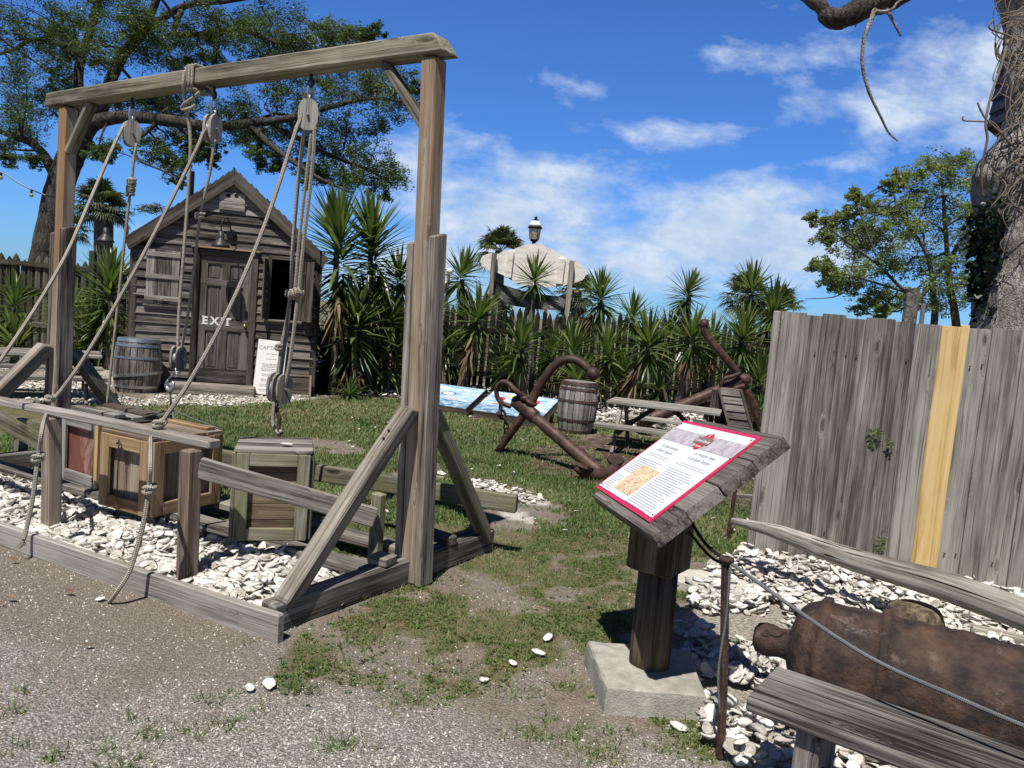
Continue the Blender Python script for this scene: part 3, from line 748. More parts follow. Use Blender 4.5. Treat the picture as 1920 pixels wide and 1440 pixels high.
weeds('weeds', 1500, (-2.0, 0, 4.2, 6.0), .03, .085, 'bright green weeds growing through the sleepers inside the hoist frame',
      lambda x, y: np.maximum.reduce([np.exp(-(((x-cx)/sx)**2+((y-cy)/sy)**2)) for cx, cy, sx, sy in ((-.98, 4.85, .28, .16), (-1.75, 5.35, .16, .22), (-.55, 4.62, .08, .06), (-1.28, 4.75, .10, .06), (-.72, 5.0, .15, .10))]))
def tuft_spots(x, y):
    d = np.zeros(len(x))
    for px, py, s in ((435, 1345, .07), (480, 1205, .035), (590, 1222, .035), (560, 1290, .05), (530, 1250, .035), (45, 1410, .07), (120, 1420, .05), (285, 1375, .05), (230, 1430, .05), (350, 1370, .045),
                      (545, 1252, .03), (600, 1265, .03), (820, 1252, .035), (400, 1310, .04), (10, 1335, .05), (640, 1400, .05), (660, 1215, .05), (815, 1085, .05), (1085, 1395, .09), (1000, 1380, .06), (1130, 1420, .08),
                      (1395, 1120, .07), (1420, 1215, .06), (1410, 1060, .06), (1385, 1035, .06), (1310, 1400, .05), (700, 1195, .05), (740, 1205, .04), (690, 1240, .03), (735, 1262, .03), (775, 1245, .03), (505, 1200, .03), (650, 1240, .03), (860, 1262, .03), (905, 1248, .03), (930, 1290, .05), (960, 1300, .06), (1050, 1360, .06), (1020, 1400, .05), (1060, 1290, .04), (180, 1405, .05), (60, 1300, .03), (250, 1350, .03), (1150, 1380, .05), (830, 1130, .05), (790, 1180, .05), (1230, 1400, .04)):
        g = G(px, py); d = np.maximum(d, np.exp(-(((x-g.x)/(s*1.5))**2+((y-g.y)/s)**2))*np.clip((fbm(x, y, 14, 2)-.35)/.2, 0, 1))
    return d
grass('grass_tufts', 330000, (-1.9, 2.1, 1.7, 5.6), .02, .055, M['grass'], 'scattered tufts of grass on the gravel', .42, .8, tuft_spots, .55)
# dry fallen leaves
def leaves_down():
    n = 1500; x = RNG.uniform(-8, 4, n); y = RNG.uniform(2.0, 15, n); p = np.where((x < -5) & (y > 10), .9, .28); k = RNG.random(n) < p; x, y = x[k], y[k]; k = len(x)
    t = [(np.array([(-1, 0, 0), (0, .4, .12), (1, 0, 0), (0, -.4, .1)]), [(0, 1, 2), (0, 2, 3)])]
    me = scatter_mesh('fallen_leaves', t, np.zeros(k, int), np.stack([x, y, np.full(k, .028)], 1), euler_mats(RNG.normal(0, .3, k), RNG.normal(0, .3, k), RNG.uniform(0, 6.28, k)), RNG.uniform(.012, .035, k), RNG.random(k))
    stuff('fallen_leaves', me, M['deadleaf'], 'brown fallen leaves on the ground')
M['deadleaf'] = leafmat('fallen_leaf', [(.16, .065, .035), (.20, .12, .06), (.28, .20, .12), (.12, .08, .05)], .1, .7)
leaves_down()
# ------------------------------------------------------------------ the wooden hoist frame
hoist = thing('hoist_frame', 'tall weathered timber hoist frame with three pulleys hanging from its top beam', 'hoist', HU(2, 0, 0))
def post(u, uf):
    # the post leans a touch inward; two cheek boards are bolted to its lower half
    top = HU(u+uf, 0, 2.99); bot = HU(u, 0, 0)
    part('post', MB().beam(bot, top, .108, .108, up=W, ch=.010, seg=16, warp=.004), M['post'], hoist)
    ax = (top-bot).normalized()
    for s, hgt, col in ((1, 1.98, 'grey'), (-1, 2.02, 'grey')):
        a = bot+U*s*.077; b = a+ax*hgt
        part('cheek_board', MB().beam(a, b, .045, .125, up=W, ch=.008, seg=10, warp=.002, skew1=.25), M[col], hoist)
post(-.02, .125); post(3.93, -.03)
bL, bR = V(97, 175), V(846, 84)
beamz = 3.055
pL = HU(4.13, 0, 3.05); pR = HU(.02, 0, 3.06)
def topbeam():
    mb = MB(); mb.beam(pL, pR, .145, .108, up=Z, ch=.008, seg=22, warp=.004, bow=.010, skew0=.35, skew1=-.75); return mb
part('top_beam', topbeam(), M['beam'], hoist)
for u0, u1, z0, z1 in ((.13, .46, 2.62, 3.0), (3.86, 3.55, 2.62, 3.0)):
    part('knee_brace', MB().beam(HU(u0, 0, z0), HU(u1, 0, z1), .085, .045, up=W.cross(Vector((0, 0, 1))).normalized(), ch=.006, skew0=.6, skew1=-.5), M['beam'], hoist)
def braces(u, vf, vb, z=1.03):
    part('brace', MB().beam(HU(u, -1.0 if vf is None else vf, .10), HU(u, -.085, z), .085, .13, up=Vector((0, -.6, .6)), ch=.009, seg=10, warp=.003, skew0=.5, skew1=-.6), M['grey'], hoist)
    part('brace', MB().beam(HU(u-.02, vb, .11), HU(u-.02, .085, z-.03), .075, .12, up=Vector((0, .6, .6)), ch=.009, seg=10, warp=.003, skew0=.4, skew1=-.6), M['mossy'], hoist)
braces(.02, -.97, .78); braces(3.93, -.97, .78)
for u in (.03, 3.93):
    part('sill', MB().beam(HU(u, -1.03, .072), HU(u, .86, .072), .105, .145, ch=.010, seg=14, warp=.004), M['sleeper'], hoist)
# bolt heads on the braces
mb = MB()
for du, dz in ((-.02, .90), (.02, .93), (-.02, .86), (.02, .88)):
    mb.sphere(HU(.02+du, -.085-(1.03-dz)*.97-.075, dz+.02), .008, 8)
part('bolt', mb, M['stake'], hoist)
# front board, handrail, its two square posts and the side rails: a low barrier tied to the frame
guard = thing('guard_rail', 'low timber guard rail with two square posts in front of the hoist crates', 'railing', (-2.2, 4.2, 0))
fb0, fb1 = Vector((-.97, 3.455, .06)), Vector((-4.55, 5.22, .05))
part('front_board', MB().beam(fb0, fb1, .042, .155, ch=.007, seg=20, warp=.010), M['rail'], guard)
hr0, hr1 = G(404, 832, .76), G(0, 754, .76); hr1 = hr1+(hr1-hr0)*.75
part('handrail', MB().beam(hr0, hr1, .092, .045, ch=.008, seg=18, warp=.008), M['rail'], guard)
for (px, py, zt) in ((95, 1000, .735), (351, 1092, .735)):
    g = G(px, py); part('rail_post', MB().beam((g.x, g.y, 0), (g.x-.02, g.y+.01, zt), .088, .088, up=W, ch=.008, seg=8, warp=.002), M['railpost'], guard)
r2 = Vector((-1.66, 4.10, .645)); r3 = G(703, 972, .34)
part('side_rail', MB().beam(r2, r3, .045, .115, ch=.007, seg=10, warp=.006), M['rail'], guard)
part('end_post', MB().beam((r3.x+.0, r3.y+.09, 0), (r3.x-.0, r3.y+.09, .47), .075, .06, up=W, ch=.006), M['mossyframe'], guard)
l3 = G(88, 838, .42); l2 = G(-60, 752, .62)
part('side_rail', MB().beam(l2, l3, .045, .115, ch=.007, seg=10, warp=.006), M['mossy'], guard)
bk0, bk1 = G(583, 884, .36), G(842, 926, .36); dbk = bk1-bk0
part('back_rail', MB().beam(bk0-dbk*3.2, bk1+dbk*.45, .05, .12, ch=.007, seg=16, warp=.01), M['mossy'], guard)
for q in (bk0-dbk*.9, bk0-dbk*2.6):
    part('rail_post', MB().beam((q.x, q.y+.05, 0), (q.x, q.y+.05, .4), .08, .08, up=W, ch=.006), M['mossy'], guard)

# ground timbers the crates stand on
sk0 = Vector((-.70, 4.245, .10)); sk1 = Vector((-4.1, 5.945, .10))
skid_dir = (sk1-sk0).normalized(); skn = Vector((-skid_dir.y, skid_dir.x, 0))
if skn.y < 0: skn = -skn
single('ground_sleeper', MB().beam(sk0+Z*.0, sk1, .14, .055, ch=.009, seg=18, warp=.008), M['sleeper'], 'long weathered plank under the front edge of the hoist crates', 'sleeper', 'planks the crates stand on')
single('ground_sleeper', MB().beam(sk0+skn*.42-skid_dir*-.0, sk1+skn*.42, .14, .055, ch=.009, seg=18, warp=.008), M['sleeper'], 'long dark plank under the back edge of the hoist crates', 'sleeper', 'planks the crates stand on')
for t, lab in ((.10, 'short dark cross timber under the plank ends beside the right hoist post'), (1.35, 'cross timber in the shells between the mossy crate and the pine crate'), (2.35, 'squared cross timber sticking out of the shells below the pine crate')):
    a = sk0+skid_dir*t-skn*.10; b = a+skn*.75; a.z = b.z = .035
    single('cross_timber', MB().beam(a, b, .11, .075, ch=.010, seg=6), M['sleeper'], lab, 'cross timber', 'cross timbers under the planks')
q = HU(.045, -.21, .168); single('timber_block', MB().beam(q-skid_dir*.065, q+skid_dir*.065, .12, .046, ch=.006), M['sleeper'], 'short sawn plank end resting on the front half of the right hoist sill', 'block')
a = HU(-.03, .36, .17); b = HU(.35, .40, .17)
single('timber_block', MB().beam(a, b, .09, .06, ch=.008), M['sleeper'], 'short timber block on the rear half of the right hoist sill', 'block')

# ------------------------------------------------------------------ crates
def frame_ax(A, B):
    ax = (B-A); ax.z = 0; L = ax.length; ax.normalize(); ay = Vector((-ax.y, ax.x, 0)); return ax, ay, L
def face_frame(mb, A, ax, n, L, z0, z1, fw, th, cols=None):
    """picture-frame of boards on a crate side; A = lower corner, ax along, n outwards"""
    c = A+n*th/2
    for s in (fw/2, L-fw/2): mb.beam(c+ax*s+Z*z0, c+ax*s+Z*z1, fw, th, up=n, ch=.004, seg=3)
    for zc in (z0+fw/2, z1-fw/2): mb.beam(c+ax*fw+Z*zc, c+ax*(L-fw)+Z*zc, fw, th, up=n, ch=.004, seg=3)
def boards(mb, A, ax, n, L, z0, z1, th, k, vertical):
    c = A-n*th/2
    for i in range(k):
        if vertical:
            w = L/k; mb.beam(c+ax*(w*(i+.5))+Z*z0, c+ax*(w*(i+.5))+Z*z1, w-.003, th, up=n, ch=.003, seg=3)
        else:
            h = (z1-z0)/k; mb.beam(c+Z*(z0+h*(i+.5)), c+ax*L+Z*(z0+h*(i+.5)), h-.003, th, up=n, ch=.003, seg=3)
def crate(name, label, A, B, dep, z0, z1, mframe, mpanel, fw, th, k, vert, mlid, grp=None, pan_recess=.03, lidk=4):
    ax, ay, L = frame_ax(A, B)
    if ay.y < 0: ay = -ay
    t = thing(name, label, 'crate', (A+B)/2+ay*dep/2+Z*z0, grp)
    sides = [(A, ax, -ay, L), (B, ay, ax, dep), (B+ay*dep, -ax, ay, L), (A+ay*dep, -ay, -ax, dep)]
    for (P, d, n, l) in sides:
        mb = MB(); boards(mb, P+d*.02-n*pan_recess, d, n, l-.04, z0+.02, z1-.02, .018, k, vert); part('panel', mb, mpanel, t)
        mb = MB(); face_frame(mb, P, d, n, l, z0, z1, fw, th); part('side_frame', mb, mframe, t)
    mb = MB()
    for i in range(lidk):
        w = (dep+.02)/lidk; c = A-ax*.012-ay*.01+ay*(w*(i+.5))+Z*(z1+.014)
        mb.beam(c, c+ax*(L+.024), w-.004, .024, ch=.004, seg=4, warp=.002)
    part('lid', mb, mlid, t)
    mb = MB(); mb.box((A+B)/2+ay*dep/2+Z*(z0+.02), L-.05, dep-.05, .03, (ax, ay, Z)); part('bottom', mb, mpanel, t)
    return t, ax, ay, L
# pine crate with an iron bolt down its front
A, B = Vector((-2.66, 5.00, 0)), Vector((-2.235, 4.785, 0))
t, ax, ay, L = crate('pine_crate', 'newer honey coloured pine crate with framed panels and an iron rod on its front', A, B, .55, .13, .615, M['oakpine'], M['oakpanel'], .085, .022, 4, True, M['oakpanel'], 'crates under the hoist')
for s in (.06, .40):
    part('lid_batten', MB().beam(A+ay*(.09+s)+ax*.03+Z*.652, A+ay*(.09+s)+ax*(L-.03)+Z*.652, .075, .022, ch=.004), M['oakpine'], t)
mb = MB(); c = A+ax*(L*.46)-ay*.045
mb.tube([c+Z*.145, c+Z*.60], .0045, 8); mb.tube([c+Z*.15+ax*.02, c+Z*.165, c+Z*.15-ax*.02], .006, 6); mb.tube([c+Z*.57+ax*.022, c+Z*.585, c+Z*.57-ax*.02], .006, 6)
part('iron_rod', mb, M['stake'], t)
# red-panelled crate
A, B = Vector((-3.28, 5.60, 0)), Vector((-2.84, 5.33, 0))
crate('red_crate', 'old crate with worn red painted panel and grey and yellow corner boards', A, B, .52, .135, .61, M['sleeper'], M['redpaint'], .075, .024, 1, True, M['sleeper'], 'crates under the hoist', .012, 5)
ax, ay, L = frame_ax(A, B); rc = [o for o in COL.objects if o.name == 'red_crate'][0]
part('yellow_corner', MB().beam(B-ax*.018-ay*.030+Z*.14, B-ax*.018-ay*.030+Z*.60, .034, .012, up=-ay, ch=.003), M['yellowpine'], rc)
for q in (.06, .30):
    part('lid_batten', MB().beam(A+ay*(.05+q)-ax*.01+Z*.650, A+ay*(.05+q)+ax*(L+.02)+Z*.650, .09, .026, ch=.004, warp=.004), M['darkwood'] if q > .2 else M['sleeper'], rc)
# mossy crate
A, B = Vector((-1.595, 4.50, 0)), Vector((-1.185, 4.615, 0))
crate('mossy_crate', 'square green mossy crate with horizontal brown boards beside the hoist sill', A, B, .42, .125, .655, M['mossyframe'], M['mossypanel'], .075, .026, 5, False, M['sleeper'], 'crates under the hoist', .018, 4)
ax, ay, L = frame_ax(A, B); g = A+ax*(L*.66)+ay*.10+Z*.685
mb = MB(); tv, tf = SHELLS[2]; mb.add([(g.x+p[0]*.036, g.y+p[1]*.036, g.z+.008+p[2]*.03) for p in tv], tf, None, .95)
single('shell', mb, M['shell'], 'white shell lying on the lid of the mossy crate', 'shell')

# ------------------------------------------------------------------ pulleys and ropes
def oval(w, h, n=20, k=2.6):
    return [(w/2*math.copysign(abs(math.cos(2*math.pi*i/n))**(2/k), math.cos(2*math.pi*i/n)), h/2*math.copysign(abs(math.sin(2*math.pi*i/n))**(2/k), math.sin(2*math.pi*i/n))) for i in range(n)]
def pulley(loc, facing, label, w=.115, h=.185, sheaves=1, hang=.0, matc='pulley', grp='pulley blocks hanging from the beam', invert=False):
    """block with oval wooden cheeks whose flat sides look along 'facing'"""
    f = Vector(facing); f.z = 0; f.normalize(); sx = Z.cross(f)
    t = thing('pulley_block', label, 'pulley', loc, grp); loc = Vector(loc); th = .020; gap = .032
    nch = sheaves+1
    for i in range(nch):
        o = loc+f*((i-(nch-1)/2)*(gap+th))
        part('cheek', MB().prism(oval(w, h), o, sx, Z, th), M[matc], t)
    for i in range(sheaves):
        o = loc+f*((i-(sheaves-1)/2)*(gap+th)); q = f.to_track_quat('Z', 'Y').to_matrix().to_4x4(); q.translation = o
        r = w*.44; part('sheave', MB().lathe([(r*.9, -.012), (r, -.012), (r*.86, 0), (r, .012), (r*.9, .012)], q, 20), M['galvdull'], t, smooth=False)
    e = loc-f*(nch*(gap+th)/2+.004); mb = MB(); mb.tube([e, e+f*(nch*(gap+th)+.008)], .009, 10)
    part('axle_pin', mb, M['galv'], t)
    mb = MB()
    for sx_, sz_ in ((-.3, .38), (.3, .38), (-.3, -.38), (.3, -.38)):
        p = loc+sx*(sx_*w)+Z*(sz_*h*.95)-f*((nch-1)/2*(gap+th)+th/2+.001); mb.tube([p, p-f*.004], .006, 8)
    part('rivet', mb, M['blackmetal'], t)
    s = -1 if invert else 1; zt = h/2*s
    mb = MB(); mb.tube([loc+Z*(zt-.03*s)-f*.02, loc+Z*(zt+.02*s)-f*.018, loc+Z*(zt+.03*s), loc+Z*(zt+.02*s)+f*.018, loc+Z*(zt-.03*s)+f*.02], .007, 8)
    part('strap', mb, M['galv'], t, smooth=True)
    return t
def ring_pts(c, r, ax, ay, n=16, a0=0, a1=6.283): return [c+ax*math.cos(a0+(a1-a0)*i/n)*r+ay*math.sin(a0+(a1-a0)*i/n)*r for i in range(n+1)]
blk = []
facs = (Vector((.70, -.72, 0)), Vector((.93, -.36, 0)), Vector((.10, -1, 0)))
blocks = ((3.0, 2.735, facs[0], 'rightmost'), (2.03, 2.715, facs[1], ''), (1.08, 2.745, facs[2], ''))
labs = ('pale pulley block nearest the left end of the hoist beam', 'middle pulley block on the hoist beam, hung from a grey shackle', 'oval pulley block turned flat to the viewer, near the right end of the beam')
for (u, z, f, _), lab in zip(blocks, labs):
    pulley(HU(u, 0, z), f, lab, .125 if u < 1.5 else .115, .195)
for u, zb, lab in ((3.0, 2.84, 'iron hook and eye holding the left pulley block'), (2.03, 2.825, 'grey shackle and eye holding the middle pulley block'), (1.08, 2.86, 'bright chain link and eye holding the right pulley block')):
    t = thing('beam_hook', lab, 'hook', HU(u, 0, 2.99), 'hooks under the hoist beam')
    c = HU(u, 0, 2.965); mb = MB(); mb.tube([HU(u, 0, 3.0), HU(u, 0, 2.965)], .010, 8); mb.tube(ring_pts(HU(u, 0, 2.945), .022, U, Z, 14), .008, 8, False)
    part('eye_bolt', mb, M['blackmetal'], t, smooth=True)
    c2 = HU(u, 0, (2.93+zb)/2); hh = (2.945-zb)/2+.012
    mb = MB(); mb.tube([c2+W*math.cos(a)*.020+Z*math.sin(a)*hh for a in [6.283*i/16 for i in range(17)]], .009, 8, False)
    part('link', mb, M['galv'], t, smooth=True)

def knot(mb, c, ax, r=.026, rad=.0115, turns=1.8):
    """a lump of rope wound round a line"""
    ax = Vector(ax).normalized(); a = ax.cross(Vector((.3, 1, .2))).normalized(); b = ax.cross(a)
    n = 26; pts = [c+a*math.cos(turns*6.283*i/n)*r+b*math.sin(turns*6.283*i/n)*r*.9+ax*((i/n-.5)*.045+math.sin(i*1.1)*.004) for i in range(n+1)]
    mb.tube(pts, rad, 8); mb.tube([c-ax*.02+a*r*.6, c+b*r*.9, c+ax*.022-a*r*.5], rad, 8)
def rope(pts, label, rad=.0125, knots=(), name='rope', mat='rope', n=8, fray=False, grp=None, sides=9, extra=None):
    sp = smoothpath(pts, n); mb = MB(); mb.tube(sp, rad, sides)
    for (c, ax) in knots: knot(mb, Vector(c), ax)
    if fray:
        e = sp[-1]; d = (sp[-1]-sp[-2]).normalized()
        for i in range(10):
            q = Vector((random.uniform(-1, 1), random.uniform(-1, 1), random.uniform(-.6, .4)))*.022; mb.tube([e-d*.01, e+d*.02+q*.5, e+d*.035+q], .0028, 4)
    if extra: extra(mb)
    return single(name, mb, M[mat], label, 'rope', grp, smooth=True)
RG = 'ropes of the hoist'
blkp = [HU(u, 0, z) for (u, z, f, _) in blocks]
b1, b2, b3 = blkp
# hauling lines towards the handrail
def sagline(pts, y0, y1):
    """a line seen through these photo points, running evenly from depth y0 to depth y1"""
    L = [0]
    for a, b in zip(pts[:-1], pts[1:]): L.append(L[-1]+math.dist(a, b))
    return [D(p[0], p[1], 1/(1/y0+(1/y1-1/y0)*l/L[-1])) for p, l in zip(pts, L)]
d1 = facs[0].normalized().cross(Z)
e1 = G(-40, 705, .80)
rope([HU(3.0, .0, 2.80)]+sagline([(237, 231), (230, 239), (205, 292), (165, 385), (123, 480), (62, 585), (0, 677), (-60, 760)], 5.97, 4.45), 'slanting rope from the left pulley down past the left post and out of view', .0125, n=3, grp=RG)
k2 = hr0+(hr1-hr0).normalized()*0; k2 = G(94, 752, .795)
rope([b2+Vector((.03, .03, 0)), b2+Vector((0, -.02, .055)), ]+sagline([(388, 238), (380, 252), (366, 285), (300, 418), (232, 545), (160, 668), (112, 735), (94, 752)], 5.44, k2.y), 'slanting rope from the middle pulley to a knot on the left of the handrail', .0125, ((k2+Z*.018, (.4, .2, 1)),), grp=RG)
k3 = G(297, 800, .795)
rope([b3+Vector((.03, .03, 0)), b3+Vector((-.02, -.02, .055)), ]+sagline([(562, 226), (556, 240), (545, 275), (505, 398), (460, 512), (410, 618), (355, 716), (315, 775), (297, 800)], 4.93, k3.y), 'slanting rope from the right pulley to a knot on the right of the handrail', .0125, ((k3+Z*.018, (.1, .1, 1)),), grp=RG)
# tails below the handrail
rope([G(88, 772, .73), D(80, 800, 4.32), D(72, 852, 4.28), D(62, 930, 4.25), D(50, 990, 4.24), D(44, 1012, 4.22)], 'knotted rope tail hanging below the left of the handrail in front of the front board', .0125, ((D(71, 858, 4.28), (.1, 0, 1)),), fray=True, grp=RG)
rope([G(287, 818, .73)+Vector((0, -.03, 0)), D(282, 860, 3.80), D(279, 915, 3.78), D(268, 985, 3.76), D(245, 1065, 3.73), D(222, 1105, 3.70), G(205, 1128, .014)], 'knotted rope tail hanging below the handrail with its end on the gravel', .0125, ((D(280, 917, 3.78), (.1, 0, 1)),), fray=True, grp=RG)
# lifting lines
c1 = HU(3.02, .10, .64); p1b = b1+Vector((.045, .02, -.02))
rope([p1b, V(252, 290), V(246, 345), V(236, 430), V(222, 560), V(200, 765)+W*.0], 'thin upright rope from the left pulley down to the red crate, with wrapped splice', .0105, ((V(247, 340), (.05, 0, 1)), (V(245, 352), (.05, 0, 1)), (V(244, 362), (.05, 0, 1))), grp=RG)
low2 = V(334, 672)
rope([V(403, 262), V(392, 330), V(376, 400), V(364, 500), V(352, 590), V(340, 655)], 'right one of two upright ropes from the middle pulley to the lower block, knotted halfway', .0105, ((V(375, 404), (.08, 0, 1)),), grp=RG)
def wraps(mb):
    for k in range(3):
        c = HU(2.23-k*.035, 0, 3.06); q = [c+W*x*.085+Z*y*.082 for x, y in ((-1, -1), (-1, -.3), (-1, .8), (-.8, 1), (.8, 1), (1, .8), (1, -.8), (.8, -1), (-.8, -1), (-1, -1))]
        mb.tube(q, .0115, 8)
    c = V(370, 192); mb.tube(smoothpath([V(384, 176)-W*.04, V(376, 188)-W*.06, c-W*.06, V(356, 200)-W*.05, V(352, 208)-W*.04, V(370, 206)-W*.05, V(376, 200)-W*.04], 5), .013, 8)
    mb.tube(smoothpath([V(384, 155)+W*.0, V(394, 164), V(400, 168), V(398, 180)], 5), .012, 8)
rope([HU(2.235, -.095, 3.10), HU(2.235, -.10, 3.0), V(358, 190)-W*.05, V(357, 260), V(352, 370), V(344, 480), V(336, 580), V(333, 655)], 'rope wrapped three times over the hoist beam and dropping to the lower middle block', .0115, grp=RG, extra=wraps)
low3 = V(524, 728)
rope([V(572, 232), V(560, 330), V(550, 450), V(545, 545), V(538, 600), V(528, 648), V(520, 710), V(514, 760), V(512, 795), V(522, 812), V(527, 808)], 'left upright rope from the right pulley, looped under the lower block above the mossy crate', .0125, ((V(545, 549), (.1, 0, 1)), (V(526, 650), (.1, 0, 1))), grp=RG)
rope([V(584, 246), V(576, 320), V(562, 440), V(553, 545)], 'short middle rope from the right pulley ending at the upper knot', .0105, ((V(547, 552), (1, .3, .1)),), grp=RG)
rope([V(590, 238), V(586, 310), V(572, 430), V(560, 545), V(551, 620), V(543, 680), V(534, 725)], 'right upright rope from the right pulley to the lower block over the mossy crate', .0125, ((V(560, 548), (1, .2, .2)),), grp=RG)
rope([V(545, 553), V(541, 600), V(534, 650), V(527, 700), V(523, 715)], 'dark doubled rope between the two knots above the lower block', .011, mat='cable', grp=RG)
pulley(low2, Vector((.95, -.35, 0)), 'rusty lower pulley block hanging in front of the hut door step', .10, .18, 1, matc='sleeper', grp='lower pulley blocks', invert=True)
pulley(low3, Vector((.8, -.6, 0)), 'dark lower pulley block hanging over the mossy crate', .12, .20, 2, matc='sleeper', grp='lower pulley blocks', invert=True)
# big grey hook with wire slings on the pine crate
t = thing('crane_hook', 'grey steel hook with four wire slings lifting the pine crate', 'hook', V(320, 725))
hc = V(319, 722); mb = MB()
pts = [hc+U*math.cos(a)*.042+Z*math.sin(a)*.040 for a in [R_(q) for q in range(60, 60-300-1, -20)]][::-1]
mb.tube(pts, lerp_list([.006, .012, .017, .017, .014, .010], len(pts)), 10); mb.tube([pts[-1], hc+Z*.06, low2-Z*.10], .008, 8)
part('hook', mb, M['galv'], t, smooth=True)
kn = V(321, 768)
A, B = Vector((-2.66, 5.00, 0)), Vector((-2.235, 4.785, 0)); ax, ay, L = frame_ax(A, B)
mb = MB()
for k in range(3): mb.tube([hc-Z*.03+U*(k-1)*.006, kn+U*(k-1)*.008+Z*.01], .0045, 6)
mb.sphere(kn, .018, 8)
for q in (A, B, A+ay*.55, B+ay*.55): mb.tube(smoothpath([kn, (kn+q+Z*.66)/2-Z*.01, q+Z*.645], 4), .0045, 6)
part('wire_sling', mb, M['cable'], t, smooth=True)
t = thing('load_hook', 'rusty hook and eye joining the lower block to the lid of the mossy crate', 'hook', V(527, 826))
mb = MB(); top = low3-Z*.11
mb.tube(smoothpath([top, top-Z*.04+U*.012, top-Z*.08-U*.012, V(523, 800), V(524, 826)], 5), lerp_list([.012, .013, .009], 21), 8); part('shank', mb, M['stake'], t, smooth=True)
mb = MB(); mb.tube(ring_pts(V(532, 788), .045, U*.6, Z, 18), .0025, 5, False); mb.tube([V(514, 806), V(530, 812)], .008, 6)
part('wire_ring', mb, M['blackmetal'], t, smooth=True)
# ------------------------------------------------------------------ the clapboard hut
HL, HR_ = Vector((-5.90, 11.80, 0)), Vector((-3.29, 12.58, 0))
HX = (HR_-HL).normalized(); HN = Vector((HX.y, -HX.x, 0)); HW = (HR_-HL).length
def HP(s, o, z): return HL+HX*s+HN*o+Z*z
def HV(px, py, off=0.0):
    r = ray(px, py); p0 = HL+HN*off; E_ = Vector((0, 0, EYE)); t = (p0-E_).dot(HN)/r.dot(HN); q = E_+r*t
    return ((q-HL).dot(HX), q.z)
hut = thing('wooden_hut', 'small grey clapboard hut with a gable front and a panelled door', 'hut', HP(HW/2, -1.7, 0))
EAVE, APEX, DEEP = 2.30, 3.40, 3.4
AS = HV(440, 330)[0]
dl, dr = HV(366, 500)[0], HV(482, 500)[0]; dz1 = HV(424, 478)[1]; dz0 = .13
wl, wr = HV(508, 540)[0], HV(560, 540)[0]; wz0, wz1 = HV(530, 600)[1], HV(530, 488)[1]
def gable_span(z):
    if z <= EAVE: return 0.0, HW
    k = (z-EAVE)/(APEX-EAVE); return AS*k, HW-(HW-AS)*k
mb = MB(); mg = MB(); z = .06; pitch = .138; row = 0
while z < APEX-.05:
    s0, s1 = gable_span(z+pitch*.5)
    segs = [(s0, s1)]
    def cut(segs, a, b):
        o = []
        for p, q in segs:
            if b <= p or a >= q: o.append((p, q))
            else:
                if a-p > .03: o.append((p, a))
                if q-b > .03: o.append((b, q))
        return o
    if z < dz1+.02: segs = cut(segs, dl, dr)
    if wz0-.05 < z+pitch/2 < wz1+.06: segs = cut(segs, wl, wr)
    for p, q in segs:
        if q-p < .05: continue
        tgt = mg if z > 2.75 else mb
        # long rows are made of two butted boards
        js = [p, q] if q-p < 1.6 or row % 3 else [p, p+(q-p)*random.uniform(.35, .65), q]
        for a, b in zip(js[:-1], js[1:]):
            tgt.beam(HP(a+.002, .012+random.uniform(-.003, .004), z+pitch/2+.01), HP(b-.002, .012, z+pitch/2+.01+random.uniform(-.006, .006)), random.uniform(.022, .028), pitch+.035, up=Z-HN*.22, ch=.003, seg=8, warp=.003)
    z += pitch; row += 1
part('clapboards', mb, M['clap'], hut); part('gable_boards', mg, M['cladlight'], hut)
# body behind the boards: side and back walls, floor
mb = MB(); th = .10
mb.prism([(-DEEP/2, 0), (DEEP/2, 0), (DEEP/2, EAVE), (-DEEP/2, EAVE)], HP(.04, -DEEP/2, 0), HN, Z, .06)
mb.prism([(-DEEP/2, 0), (DEEP/2, 0), (DEEP/2, EAVE), (-DEEP/2, EAVE)], HP(HW-.04, -DEEP/2, 0), HN, Z, .06)
mb.prism([(0, 0), (HW, 0), (HW, EAVE), (AS, APEX-.02), (0, EAVE)], HP(0, -DEEP+.03, 0), HX, Z, .05)
part('side_walls', mb, M['clap'], hut)
mb = MB()
def inner(a, b, z0, z1): mb.prism([(a, z0), (b, z0), (b, z1), (a, z1)], HP(0, -.035, 0), HX, Z, .02)
inner(.03, dl, 0, EAVE); inner(dl, wl, 0, EAVE); inner(wr, HW-.03, 0, EAVE); inner(wl, wr, 0, wz0); inner(wl, wr, wz1, EAVE)
mb.prism([(.05, EAVE), (HW-.05, EAVE), (AS, APEX-.06)], HP(0, -.035, 0), HX, Z, .02)
mb.prism([(0, 0), (HW, 0), (HW, 1.9), (0, 1.9)], HP(0, -1.1, .2), HX, Z, .02)
part('inner_lining', mb, M['void'], hut)
